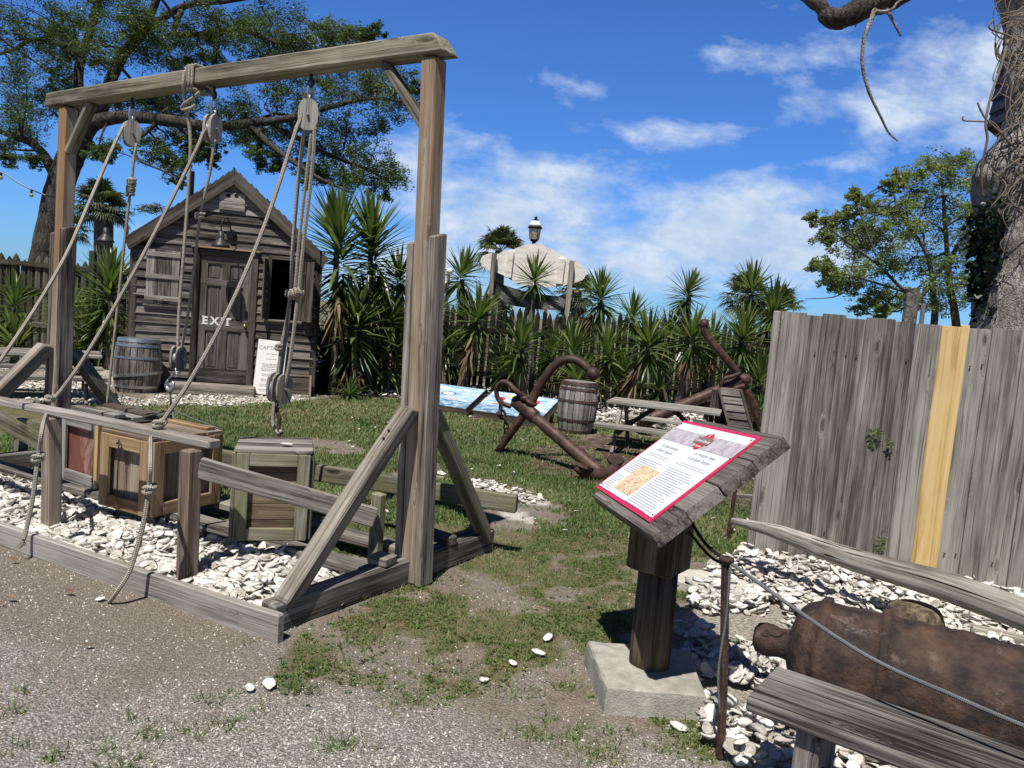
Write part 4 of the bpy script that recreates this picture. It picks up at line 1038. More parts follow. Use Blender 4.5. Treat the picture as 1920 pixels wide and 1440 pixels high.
# roof: two slopes of shingle courses, fascia boards on the gable
OV, FO = .10, .09
for side, (se, sgn) in enumerate(((0, -1), (HW, 1))):
    mb = MB(); ex = se+sgn*OV; ez = EAVE-(APEX-EAVE)*OV/abs(AS-se)
    p_e = HP(ex, FO, ez+.05); p_a = HP(AS, FO, APEX+.07); sl = (p_a-p_e); n = 17
    nrm = sl.normalized().cross(HN); nrm = nrm if nrm.z > 0 else -nrm
    for i in range(n):
        a = p_e+sl*(i/n); b = p_e+sl*((i+1.35)/n)
        k = 9
        for j in range(k):
            y0 = -(DEEP+FO*2)*j/k; y1 = -(DEEP+FO*2)*(j+1)/k
            c = (a+b)/2+nrm*.016+HN*(y0+y1)/2+nrm*random.uniform(-.004, .008); d = (b-a).normalized()
            mb.beam(c+HN*(y0-y1)/2*.99, c-HN*(y0-y1)/2*.99, (b-a).length+random.uniform(-.02, .03), .014, up=(nrm-d*.16), ch=.002, seg=1)
    c = (p_e+p_a)/2-HN*(DEEP/2+FO/2); mb.beam(p_e-HN*.02, p_e-HN*(DEEP+2*FO-.04), .02, .02); mb.prism([(-sl.length/2, 0), (sl.length/2, 0), (sl.length/2, .022), (-sl.length/2, .022)], c-nrm*.008, sl.normalized(), nrm, DEEP+FO)
    part('roof_slope', mb, M['thatch'], hut)
    off = Z*-.10
    part('gable_trim', MB().beam(p_e+HN*.012+off+Z*.02, p_a+HN*.012+off-Z*0, .03, .185, up=nrm, ch=.005, seg=12, warp=.004, skew1=.72*(1 if side == 0 else 1), skew0=.3), M['trim'], hut)
for s in (.0, HW):
    part('corner_board', MB().beam(HP(s, .018, .04), HP(s, .018, EAVE-.02), .11, .045, up=HN, ch=.006, seg=10, warp=.004), M['trim'], hut)
part('step', MB().beam(HP(dl-.25, .36, .075), HP(dr+.08, .36, .075), .42, .15, ch=.012, seg=10, warp=.006), M['threshold'], hut)
# gable vent of two boards
v0 = HV(413, 360); v1 = HV(459, 398)
mb = MB()
for i in range(2):
    zc = v0[1]+(v1[1]-v0[1])*(.25+.5*i); mb.beam(HP(v0[0], .055, zc), HP(v1[0], .055, zc), .022, abs(v1[1]-v0[1])*.49, ch=.004, seg=4)
vent = part('gable_vent', mb, M['shutter'], hut)
mb = MB()
for px in (429, 444):
    q = HV(px, 368); mb.tube([HP(q[0], .064, q[1]), HP(q[0], .069, q[1])], .032, 14)
part('vent_hole', mb, M['void'], vent)
# door
def framebox(name, a, b, c, d, mat, par, dep=.05, off=.03, w=.10):
    m2 = MB()
    m2.beam(HP(a-w/2, off, c), HP(a-w/2, off, d+w), w, dep, up=HN, ch=.005, seg=8); m2.beam(HP(b+w/2, off, c), HP(b+w/2, off, d+w), w, dep, up=HN, ch=.005, seg=8)
    m2.beam(HP(a, off, d+w/2), HP(b, off, d+w/2), w, dep, up=HN, ch=.005, seg=8); return part(name, m2, mat, par)
framebox('door_frame', dl+.07, dr-.07, dz0-.06, dz1-.03, M['trim'], hut, .07, .025, .09)
part('drip_board', MB().beam(HP(dl-.06, .06, dz1+.085), HP(dr+.04, .06, dz1+.085), .09, .022, ch=.004, seg=6, warp=.003), M['oakpine'], hut)
da, db = dl+.075, dr-.075; dw = db-da; zb, zt = dz0+.02, dz1-.035; H_ = zt-zb
mb = MB(); st = .115
def drail(z0, z1, a=da, b=db): mb.beam(HP(a, .002, (z0+z1)/2), HP(b, .002, (z0+z1)/2), z1-z0, .04, up=HN, ch=.004, seg=4)
for a in (da+st/2, (da+db)/2, db-st/2): mb.beam(HP(a, .001, zb), HP(a, .001, zt), st, .04, up=HN, ch=.004, seg=6)
zs = [zb, zb+.22, zb+.22+.60, zb+.22+.60+.17, zt-.12-.24-.10, zt-.12-.24, zt-.12, zt]
drail(zs[0], zs[1]); drail(zs[2], zs[3]); drail(zs[4], zs[5]); drail(zs[6], zs[7])
door = part('door', mb, M['door'], hut)
mb = MB()
for a, b in ((da+st, (da+db)/2-st/2), ((da+db)/2+st/2, db-st)):
    for z0, z1 in ((zs[1], zs[2]), (zs[3], zs[4]), (zs[5], zs[6])):
        mb.beam(HP((a+b)/2, -.014, z0), HP((a+b)/2, -.014, z1), b-a, .02, up=HN, ch=.002, seg=4)
        mb.beam(HP((a+b)/2, -.004, z0+.03), HP((a+b)/2, -.004, z1-.03), b-a-.06, .016, up=HN, ch=.007, seg=4)
part('door_panel', mb, M['door'], door)
def text_mesh(txt, size, depth=.002, align='LEFT', shear=0.0, spacing=1.0, bold=0.0):
    cu = bpy.data.curves.new('t', 'FONT'); cu.body = txt; cu.size = size; cu.extrude = depth; cu.align_x = align; cu.shear = shear; cu.space_character = spacing
    cu.resolution_u = 2; cu.offset = bold
    o = bpy.data.objects.new('t', cu); COL.objects.link(o); dg = bpy.context.evaluated_depsgraph_get(); dg.update()
    me = bpy.data.meshes.new_from_object(o.evaluated_get(dg)); vs = [v.co.copy() for v in me.vertices]; fs = [tuple(p.vertices) for p in me.polygons]
    bpy.data.objects.remove(o); bpy.data.curves.remove(cu); bpy.data.meshes.remove(me); return vs, fs
def put_text(mb, txt, size, at, ax, ay, depth=.002, align='LEFT', shear=0., spacing=1.0, bold=0.0):
    vs, fs = text_mesh(txt, size, depth, align, shear, spacing, bold); az = ax.cross(ay); b = len(mb.v)
    mb.add([at+ax*v.x+ay*v.y+az*v.z for v in vs], fs, None, .5)
mb = MB(); q = HV(379, 606)
for i, ch in enumerate('EXIT'):
    put_text(mb, ch, .165, HP(q[0]+(0, .125, .27, .325)[i], .027, q[1]-.005), HX, Z, .002, 'LEFT', 0, 1.0, .007)
    if ch in 'ET':
        for zz in ((.0, .118) if ch == 'E' else (.0,)): mb.beam(HP(q[0]+(0, .125, .27, .325)[i]-.008+(.03 if ch == 'T' else 0), .027, q[1]-.005+zz), HP(q[0]+(0, .125, .27, .325)[i]+.05+(.03 if ch == 'T' else 0), .027, q[1]-.005+zz), .014, .006, up=HN, ch=.001, seg=1)
    if ch != 'I':   # slab serifs of the painted stencil
        pass
part('exit_lettering', mb, M['white'], door)
k = HV(460, 611); mb = MB(); c = HP(k[0]-.005, .03, k[1]); mb.tube([c, c+HN*.035], .012, 10); mb.sphere(c+HN*.05, .027, 12); mb.tube([c-HN*.004, c+HN*.004], .03, 12)
part('door_knob', mb, M['brass'], door, smooth=True)
k = HV(462, 592); mb = MB(); mb.beam(HP(k[0], .026, k[1]-.06), HP(k[0], .026, k[1]+.07), .04, .012, up=HN); part('lock_plate', mb, M['blackmetal'], door)
# closed shutter on the left
a, b = HV(275, 520)[0], HV(337, 520)[0]; z0, z1 = HV(305, 568)[1], HV(305, 470)[1]
mb = MB(); kk = 4
for i in range(kk):
    w = (b-a)/kk; mb.beam(HP(a+w*(i+.5), .055, z0-.02*random.random()), HP(a+w*(i+.5), .055, z1+.03*random.random()), w-.004, .024, up=HN, ch=.004, seg=6, warp=.002)
sh = part('shutter', mb, M['shutter'], hut)
for zc in (z0+.07, (z0+z1)/2+.0, z1-.06): part('batten', MB().beam(HP(a-.01, .078, zc), HP(b+.01, .078, zc), .07, .02, up=HN, ch=.004, seg=3), M['shutter'], sh)
part('sill', MB().beam(HP(a-.03, .06, z0-.04), HP(b+.02, .06, z0-.04), .05, .035, up=Z), M['shutter'], hut)
mb = MB(); mb.box(HP((a+b)/2, .095, z0+.05), .03, .02, .045, (HX, HN, Z)); part('latch', mb, M['brass'], sh)
# open window on the right with its shutter swung to the side
framebox('window_frame', wl, wr, wz0, wz1, M['trim'], hut, .05, .035, .06)
part('window_sill', MB().beam(HP(wl-.08, .05, wz0-.02), HP(wr+.08, .05, wz0-.02), .10, .035), M['threshold'], hut)
mb = MB()
dirs = (HX*.42+HN*.9).normalized()
for i in range(3): mb.beam(HP(wr+.07, .05, wz0)+dirs*(.06+.11*i), HP(wr+.07, .05, wz1)+dirs*(.06+.11*i), .105, .022, up=dirs.cross(Z), ch=.004)
sh2 = part('shutter', mb, M['clap'], hut)
dirs = (-HX*.25+HN*.97).normalized()
mb = MB()
for i in range(2): mb.beam(HP(wl-.07, .05, wz0)+dirs*(.05+.09*i), HP(wl-.07, .05, wz1)+dirs*(.05+.09*i), .085, .022, up=dirs.cross(Z), ch=.004)
part('shutter', mb, M['trim'], hut)
q = HV(358, 345); pr = Vector((D(358, 345, 13.6))); mb = MB(); mb.tube([pr-Z*.9, pr+Z*.22], .055, 12)
part('stove_pipe', mb, M['blackmetal'], hut)
# gooseneck lamps
def barn_lamp(base, out, sidev, label, s=1.0):
    t = thing('barn_lamp', label, 'wall lamp', base, 'barn lamps on the hut'); base = Vector(base)
    mb = MB(); mb.lathe([(.0, 0), (.075*s, 0), (.07*s, .03*s), (.05*s, .05*s)], Matrix.Translation(base) @ out.to_track_quat('Z', 'Y').to_matrix().to_4x4(), 16); part('wall_plate', mb, M['blackmetal'], t)
    tip = base+out*.32*s+sidev*.12*s-Z*.05*s
    pts = smoothpath([base+out*.03, base+out*.12*s+Z*.16*s+sidev*.03, base+out*.24*s+Z*.22*s+sidev*.07, tip+Z*.17*s, tip+Z*.02], 6)
    mb = MB(); mb.tube(pts, .010*s, 8); part('arm', mb, M['blackmetal'], t, smooth=True)
    mb = MB(); mb.lathe([(.0, .06*s), (.04*s, .06*s), (.042*s, -.03*s), (.05*s, -.05*s), (.095*s, -.10*s), (.125*s, -.14*s), (.13*s, -.165*s), (.122*s, -.165*s), (.09*s, -.11*s), (.0, -.07*s)], Matrix.Translation(tip), 24); part('lamp_shade', mb, M['darkgrey'], t, smooth=True)
    return t
q = HV(432, 440); barn_lamp(HP(q[0]+.02, .035, q[1]), HN, -HX*1.0, 'dark gooseneck lamp over the hut door', 1.05)
q = D(240, 432, 12.9); barn_lamp(q, -HX, -HN*.2, 'dark gooseneck lamp sticking out from the left eave of the hut', 1.05)

# ------------------------------------------------------------------ barrels
def barrel(name, label, loc, h, rb, rt, mstave, mhoop, hoops, lean=(0, 0), grp='barrels', crooked=None):
    t = thing(name, label, 'barrel', loc, grp); t.rotation_euler = (lean[0], lean[1], random.random()*6)
    ROOTLOC[t] = Vector((0, 0, 0)); N = 22
    rad = lambda z: rb+(rt-rb)*(1-((z/h-.5)*2)**2)
    mb = MB(); K = 12
    for i in range(N):
        a0 = 2*math.pi*i/N+.008; a1 = 2*math.pi*(i+1)/N-.008; vs, gs, fs = [], [], []; o = random.random()*30; rr = random.uniform(-.003, .003)
        for k in range(K+1):
            z = h*k/K
            for j, (a, dr) in enumerate(((a0, -.006), (a0+.03, 0), (a1-.03, 0), (a1, -.006))):
                r = rad(z)+dr+rr; vs.append((r*math.cos(a), r*math.sin(a), z)); gs.append((z+o, a*.3+o, r))
        for k in range(K):
            for j in range(3): fs.append((k*4+j, k*4+j+1, (k+1)*4+j+1, (k+1)*4+j))
        mb.add(vs, fs, gs, random.random())
    part('staves', mb, mstave, t)
    mb = MB(); mb.lathe([(0, h-.045), (rb-.012, h-.045), (rb-.014, h), (rb+.001, h+.001)], Matrix(), 44); mb.lathe([(0, .02), (rb-.004, .02)], Matrix(), 44); part('head', mb, mstave, t)
    for z, w in hoops:
        mb = MB(); r0, r1 = rad(z-w/2)+.003, rad(z+w/2)+.003
        mt_ = Matrix.Rotation(.13, 4, 'X') @ Matrix.Rotation(.05, 4, 'Y') if crooked is not None and abs(z-crooked) < .01 else Matrix()
        e = .012 if crooked is not None and abs(z-crooked) < .01 else 0
        mb.lathe([(r0-.004+e, z-w/2), (r0+.004+e, z-w/2), (r1+.004+e, z+w/2), (r1-.004+e, z+w/2)], Matrix.Translation((0, 0, z)) @ mt_ @ Matrix.Translation((0, 0, -z)), 44)
        part('hoop', mb, mhoop, t, smooth=False)
    return t
g = D(256, 730, 11.42); barrel('barrel', 'dark oak barrel with loose shiny steel hoops in front of the hut', (g.x, g.y, .0), .78, .285, .335, M['stave'], M['galv'], ((.775, .05), (.70, .04), (.52, .035), (.27, .04), (.09, .04)), (0, -.02), crooked=.27)
g = G(1080, 816); barrel('barrel', 'grey oak barrel with rusty brown hoops between the anchor and the picnic table', (g.x, g.y+.25, .0), .745, .225, .285, M['staveclean'], M['hoop'], ((.715, .05), (.64, .035), (.47, .035), (.20, .035), (.03, .05)), (0, .015))

# ------------------------------------------------------------------ boards leaning on the hut
def HB(px, py): s, z = HV(px, py); return s, z
a0, b0 = HV(477, 745, .32)[0], HV(523, 748, .32)[0]; a1, b1_ = HV(489, 636)[0], HV(536, 638)[0]; zt = HV(512, 637)[1]
menu = thing('menu_board', 'tall white printed sign board leaning on the hut wall right of the door', 'sign', HP((a0+b0)/2, .3, .02))
P0, P1 = HP((a0+b0)/2, .30, .02), HP((a1+b1_)/2, .10, zt); upv = (P1-P0).normalized(); LB = (P1-P0).length; WB = .46
nb = HX.cross(upv); nb = nb if nb.dot(HN) > 0 else -nb
mb = MB(); mb.beam(P0-nb*.02, P1-nb*.02, WB, .03, up=nb, ch=.003); part('backing', mb, M['trim'], menu)
mb = MB(); mb.beam(P0+upv*.01, P1-upv*.01, WB-.02, .006, up=nb, ch=.001); part('white_face', mb, M['white'], menu)
M['ink'] = plain('grey_ink', (.30, .29, .29), .8, 0, .1, 10, 0)
mb = MB(); c = P1+nb*.0045-upv*.16; put_text(mb, 'CAPTAIN\'S', .088, c, HX, upv, .0006, 'CENTER', 0, .95)
def dashes(mb, at, ax, ay, az, width, h, rows, gap, align='C', rn=None):
    """rows of word-length strokes: print too small to read"""
    rg = random.Random(rn)
    for r in range(rows):
        L = width*rg.uniform(.72, 1.0); x = -L/2 if align == 'C' else -width/2; e = x+L
        while x < e-.2*h:
            w = min(rg.uniform(1.5, 5)*h, e-x); c = at+ax*(x+w/2)-ay*(r*gap)
            mb.add([c-ax*w/2-ay*h/2, c+ax*w/2-ay*h/2, c+ax*w/2+ay*h/2, c-ax*w/2+ay*h/2], [(0, 1, 2, 3)], None, .5); x += w+h*.7
for k, rows in enumerate((1, 1, 3, 2, 2, 2, 2, 2)):
    dashes(mb, c-upv*(.07+.082*k), HX, upv, nb, .30 if rows > 1 else .2, .011, rows, .025, 'C', k+3)
part('printed_text', mb, M['ink'], menu)
chb = thing('framed_board', 'low dark board with a brown wooden frame leaning at the right corner of the hut', 'board', HP(HV(560, 748)[0], .2, 0))
a, b = HV(541, 745, .2)[0], HV(580, 750, .2)[0]; zt = HV(562, 702)[1]
Q0, Q1 = HP(0, .24, .01), HP(0, .12, zt); uq = (Q1-Q0).normalized(); nq = HX.cross(uq); nq = nq if nq.dot(HN) > 0 else -nq; LQ = (Q1-Q0).length
mb = MB()
for i in range(2): mb.beam(Q0+HX*(a-.12)+uq*(LQ*(i+.5)/2), Q0+HX*b+uq*(LQ*(i+.5)/2), LQ/2-.004, .015, up=nq, ch=.003)
part('board', mb, M['darkwood'], chb)
mb = MB(); fw = .035; aa = a-.14
for s in (aa, b): mb.beam(Q0+HX*s+nq*.012, Q0+HX*s+uq*LQ+nq*.012, fw, .03, up=nq)
for d_ in (fw/2, LQ-fw/2): mb.beam(Q0+HX*(aa+fw/2)+uq*d_+nq*.012, Q0+HX*(b-fw/2)+uq*d_+nq*.012, fw, .03, up=nq)
part('frame', mb, M['railpost'], chb)

# ------------------------------------------------------------------ picnic tables
def picnic(label, A, B, depth, ht, hb, grp='picnic tables', mat='table'):
    """A, B: near top corners; depth away from the viewer; ht table height, hb bench height"""
    A = Vector(A); B = Vector(B); ax = (B-A); L = ax.length; ax.normalize(); ay = Vector((-ax.y, ax.x, 0)); ay = ay if ay.y > 0 else -ay
    t = thing('picnic_table', label, 'picnic table', (A+B)/2+ay*depth/2-Z*(A.z), grp); A = A.copy(); A.z = 0
    mb = MB(); n = 4
    for i in range(n): w = depth/n; mb.beam(A+ay*(w*(i+.5))+Z*(ht-.02), A+ay*(w*(i+.5))+ax*L+Z*(ht-.02+random.uniform(-.003, .003)), w-.008, .04, ch=.006, seg=8, warp=.003)
    part('tabletop', mb, M[mat], t)
    bo = .30*ht/.62
    for s, y0 in ((-1, -bo), (1, depth+bo)):
        mb = MB(); mb.beam(A+ay*y0-ax*.06+Z*(hb-.02), A+ay*y0+ax*(L+.06)+Z*(hb-.02), .22, .045, ch=.006, seg=8, warp=.004); part('bench_seat', mb, M[mat], t)
    for s in (.18, L-.18):
        for y0, y1, q in ((depth*.22, -bo*1.0, .0), (depth*.78, depth+bo*1.0, .0)):
            part('leg', MB().beam(A+ax*s+ay*y1*1.05, A+ax*s+ay*y0+Z*(ht-.045), .04, .085, up=ay, ch=.005), M[mat], t)
        part('cross_beam', MB().beam(A+ax*(s+.045)+ay*(-bo-.08)+Z*(hb-.085), A+ax*(s+.045)+ay*(depth+bo+.08)+Z*(hb-.085), .04, .085, ch=.005), M['darkwood'], t)
        part('brace', MB().beam(A+ax*(s+(.04 if s < L/2 else -.04))+ay*depth/2+Z*(hb-.09), A+ax*(s+(.40 if s < L/2 else -.40))+ay*depth/2+Z*(ht-.06), .04, .06, ch=.004), M['darkwood'], t)
    return t
picnic('grey picnic table beside the rusty hooped barrel', G(1137, 751, .62), G(1327, 773, .62)+Vector((.15, -.02, 0)), .62, .62, .36)
picnic('dark grey picnic table behind the left hoist post', G(-110, 655, .62), G(192, 667, .62), .72, .62, .36)
# slatted A-frame stand by the table
af = thing('slatted_stand', 'old grey slatted wooden A-frame stand at the end of the picnic table', 'stand', G(1380, 830)+Vector((0, .2, 0)))
yb = 9.7
q0 = D(1392, 815, yb); q1 = D(1368, 728, yb+.15); u1 = (q1-q0).normalized(); wv = Vector((.93, -.36, 0)).normalized(); n1 = wv.cross(u1)
mb = MB(); L = (q1-q0).length+.12; q0 = q0-u1*.12
for i in range(7): mb.beam(q0+u1*(L*(i+.5)/7)-wv*.13, q0+u1*(L*(i+.5)/7)+wv*.13, .016, L/7-.004, up=u1-n1*.2, ch=.003)
part('slats', mb, M['clap'], af)
mb = MB()
for s in (-.14, .14): mb.beam(q0+wv*s, q0+wv*s+u1*L, .03, .045, up=n1, ch=.003)
part('front_frame', mb, M['trim'], af)
q2 = D(1345, 815, yb+.35); mb = MB()
for s, dz in ((-.10, .06), (-.02, .0), (.05, .08), (.12, -.02)): mb.beam(q2+wv*s-Z*.12, D(1352, 727, yb+.2)+wv*s*.8+Z*(dz-.09), .065, .025, up=n1, ch=.003)
part('back_slats', mb, M['trim'], af)

# ------------------------------------------------------------------ painted boards lying tilted on the lawn
def painted(name, seed, spots, ring):
    mt, T, b, out = newmat(name); gc = T.attr('gc', 'Vector'); x, y, z = T.sep(gc)
    v = T.vmath('ADD', gc, (seed, seed*.7, 0)); n = T.noise(T.vmath('MULTIPLY', v, (3, 7, 1)), 1.0, 5, .6, .6); n2 = T.noise(T.vmath('MULTIPLY', v, (4, 12, 1)), 2, 4, .6, .5)
    sky_ = T.mix(T.maprange(n, .40, .62), (.20, .40, .66), (.66, .72, .76)); sea = T.mix(T.maprange(n2, .42, .62), (.06, .17, .32), (.42, .55, .64))
    c = T.mix(T.maprange(T.math('ADD', y, T.math('MULTIPLY', T.math('SUBTRACT', n, .5), .16)), .30, .36), sea, sky_)
    c = T.mix(T.math('MULTIPLY', T.maprange(n2, .58, .7), .6), c, (.62, .52, .45))
    for (sx, sy, rx, ry, col) in spots:
        d = T.math('ADD', T.math('POWER', T.math('DIVIDE', T.math('ABSOLUTE', T.math('SUBTRACT', x, sx)), rx), 2.0), T.math('POWER', T.math('DIVIDE', T.math('ABSOLUTE', T.math('SUBTRACT', y, sy)), ry), 2.0))
        c = T.mix(T.maprange(T.math('ADD', d, T.math('MULTIPLY', n, .5)), 1.35, 1.1), c, col)
    if ring:
        d = T.math('SQRT', T.math('ADD', T.math('POWER', T.math('DIVIDE', T.math('SUBTRACT', x, ring[0]), ring[2]), 2.0), T.math('POWER', T.math('DIVIDE', T.math('SUBTRACT', y, ring[1]), ring[3]), 2.0)))
        c = T.mix(T.maprange(T.math('ABSOLUTE', T.math('SUBTRACT', d, 1.0)), .16, .1), c, (.08, .08, .09)); c = T.mix(T.maprange(d, .9, .8), c, (.74, .72, .68))
    T.put(b.inputs['Base Color'], c); b.inputs['Roughness'].default_value = .45; return mt
def tilt_board(label, fl, fr, bl, br, mat):
    fl, fr, bl, br = map(Vector, (fl, fr, bl, br)); t = thing('painted_board', label, 'painted board', (fl+fr)/2-Z*fl.z, 'painted game boards on the lawn')
    ax = (fr-fl); wd = ax.length; ax.normalize(); ay = ((bl+br)/2-(fl+fr)/2); dp = ay.length; ay = (ay-ax*ay.dot(ax)).normalized(); n = ax.cross(ay)
    mb = MB(); K = 12; vs = []; gs = []; fs = []
    for j in range(2):
        for i in range(2):
            vs.append(fl+ax*(wd*i)+ay*(dp*j)+n*.008); gs.append((i, j, 0))
    for j in range(2):
        for i in range(2): vs.append(fl+ax*(wd*i)+ay*(dp*j)-n*.008); gs.append((i, j, 0))
    mb.add(vs, [(0, 1, 3, 2), (6, 7, 5, 4), (0, 4, 5, 1), (1, 5, 7, 3), (3, 7, 6, 2), (2, 6, 4, 0)], gs); part('painted_top', mb, mat, t)
    mb = MB(); d = -n*.065
    mb.beam(fl+d+ay*.012, fr+d+ay*.012, .02, .115, up=n, ch=.003); mb.beam(bl+d-ay*.012, br+d-ay*.012, .02, .115, up=n, ch=.003)
    for s in (.012, wd-.012): mb.beam(fl+ax*s+ay*.025+d, fl+ax*s+ay*(dp-.025)+d, .02, .115, up=n, ch=.003)
    part('frame', mb, M['railpost'], t)
    for s in (.06, wd-.06):
        c = fl+ax*s+ay*(dp-.10); mb = MB(); mb.beam((c.x, c.y, 0), c-n*.02, .035, .06, up=ax); part('leg', mb, M['railpost'], t)
zf = .12
fa, fb_, fc, fd = G(770, 752, zf), G(873, 767, zf), G(886, 769, zf), G(1012, 788, zf)
tilt_board('blue and white painted board with an oval ring, left of the anchor', fa, fb_, D(786, 717, fa.y+.62), D(888, 731, fb_.y+.62), painted('painted_sea_board', 1.0, ((.62, .36, .12, .05, (.55, .44, .40)),), (.47, .60, .12, .085)))
tilt_board('blue and white painted board with red and yellow patches behind the anchor ring', fc, fd, D(917, 733, fc.y+.62), D(1028, 748, fd.y+.62), painted('painted_ship_board', 4.3, ((.22, .66, .07, .10, (.62, .05, .10)), (.72, .70, .08, .12, (.62, .05, .10)), (.33, .84, .06, .07, (.66, .58, .22)), (.33, .42, .20, .05, (.36, .29, .27))), None))

# ------------------------------------------------------------------ anchors
def taper(mb, pts, r, n=12, k=5): sp = smoothpath(pts, k); mb.tube(sp, lerp_list(r, len(sp)), n, rough=.02)
an = thing('ship_anchor', 'rusty iron anchor with its ring and chain, leaning in the middle of the lawn', 'anchor', (1.08, 7.94, 0), 'rusty anchors')
head = D(968, 752, 8.62); crown = Vector((1.07, 7.98, -.02)); sd = (crown-head).normalized()
mb = MB(); taper(mb, [head+sd*.30, head+sd*.7, crown], [.062, .068, .085], 14)
mb.beam(head-sd*.05, head+sd*.34, .12, .15, up=Z, ch=.04, seg=6, taper=1.05)
part('shank', mb, M['iron'], an, smooth=True)
e0 = D(932, 851, 8.80); e0.z = max(e0.z, .01); mid = head+sd*.16
mb = MB(); taper(mb, [e0, mid-Vector((0, 0, .02)), D(1008, 730, 8.52), D(1033, 693, 8.47), D(1052, 677, 8.44), D(1076, 674, 8.40), D(1096, 686, 8.37), D(1110, 699, 8.35)], [.040, .050, .050, .048, .048, .048, .048, .048])
mb.sphere(D(1112, 701, 8.34), .075, 14); mb.lathe([(.075, -.02), (.085, 0), (.075, .02)], Matrix.Translation(mid+(D(1008, 730, 8.52)-mid).normalized()*.10) @ (D(1008, 730, 8.52)-mid).to_track_quat('Z', 'Y').to_matrix().to_4x4(), 14)
part('stock', mb, M['iron'], an, smooth=True)
rc_ = D(944, 738, 8.60)
mb = MB(); taper(mb, [D(986, 746, 8.55), D(966, 732, 8.52), D(955, 720, 8.55), D(943, 716, 8.6), D(933, 724, 8.65), D(931, 738, 8.68), D(936, 751, 8.68), D(946, 758, 8.66), D(958, 762, 8.64)], [.034, .030, .028, .028, .030], 10)
mb.sphere(D(985, 747, 8.53), .05, 10, 1.3, 1, .8)
part('ring', mb, M['iron'], an, smooth=True)
mb = MB()
pts = [D(940, 752, 8.66), D(938, 772, 8.66), D(944, 782, 8.68), D(949, 794, 8.7), D(949, 806, 8.72), D(946, 818, 8.74), D(944, 830, 8.76), D(944, 842, 8.78)]
for i in range(len(pts)-1):
    a, b = pts[i], pts[i+1]; c = (a+b)/2; d = (b-a).normalized(); sv = d.cross(Vector((.3, -1, .1) if i % 2 else (1, .3, .1))).normalized(); L = (b-a).length*.72; w_ = .038 if i < 2 else .028
    mb.tube([c+d*math.cos(t_)*L+sv*math.sin(t_)*w_ for t_ in [6.283*k/12 for k in range(13)]], .014 if i < 2 else .011, 7, False)
mb.sphere(D(936, 776, 8.64), .038, 10)
part('chain', mb, M['stake'], an, smooth=True)
# arms and flukes at the crown, half sunk in the mulch
def arms(an, crown, adir, up, L, flat=False):
    adir = Vector(adir).normalized()
    for s in (-1, 1):
        mb = MB(); p = [crown, crown+adir*s*L*.5+up*L*.08, crown+adir*s*L*.9+up*L*.30, crown+adir*s*L*1.08+up*L*.48]
        taper(mb, p, [.085, .075, .06, .035]); part('arm', mb, M['iron'], an, smooth=True)
        c = p[2]; d = (p[3]-p[1]).normalized(); nrm = (up-d*up.dot(d)).normalized()
        if flat: nrm = (Z-d*Z.dot(d)).normalized()
        sv = d.cross(nrm)
        out = [(0, .28), (.10, .20), (.14, .06), (.10, -.12), (.05, -.2), (-.05, -.2), (-.10, -.12), (-.14, .06), (-.10, .20)]
        mb = MB(); mb.prism([(a*L*1.9, b*L*1.2) for a, b in out], c+nrm*.05, sv, d, .035); part('fluke', mb, M['iron'], an)
arms(an, crown+Vector((0, 0, .03)), (-.60, -.78, .0), (sd*-.8+Z*.15).normalized(), .36, True)
# the second anchor behind the table
a2 = thing('ship_anchor', 'rusty iron anchor raised behind the picnic table with its stock pointing up', 'anchor', (2.3, 12.0, 0), 'rusty anchors')
Y2 = 11.9
hd = D(1392, 712, Y2); cr = D(1205, 792, Y2-.2); s2 = (cr-hd).normalized()
mb = MB(); taper(mb, [hd, hd+s2*.8, cr], [.085, .085, .10], 14); mb.beam(hd-s2*.06, hd+s2*.32, .16, .18, up=Z, ch=.05, seg=5)
mb.sphere(hd-s2*.02, .12, 12, 1, 1, .8); part('shank', mb, M['iron'], a2, smooth=True)
mb = MB(); taper(mb, [D(1432, 806, Y2+.15), D(1405, 745, Y2+.05), D(1382, 700, Y2), D(1350, 660, Y2-.05), D(1331, 636, Y2-.05), D(1321, 622, Y2-.05), D(1320, 608, Y2-.05)], [.075, .070, .065, .06, .055, .06]); mb.sphere(D(1320, 607, Y2-.05), .078, 14)
part('stock', mb, M['iron'], a2, smooth=True)
mb = MB(); taper(mb, [D(1352, 735, Y2-.1), D(1352, 722, Y2-.13), D(1358, 710, Y2-.15), D(1372, 706, Y2-.15), D(1388, 700, Y2-.1)], [.035, .032, .035], 10)
taper(mb, [D(1367, 738, Y2-.05), D(1378, 728, Y2-.12), D(1395, 723, Y2-.1)], [.032, .034, .036], 10); part('ring', mb, M['iron'], a2, smooth=True)
arms(a2, cr, (.3, .9, .1), (s2*-.7+Z*.5).normalized(), .5)

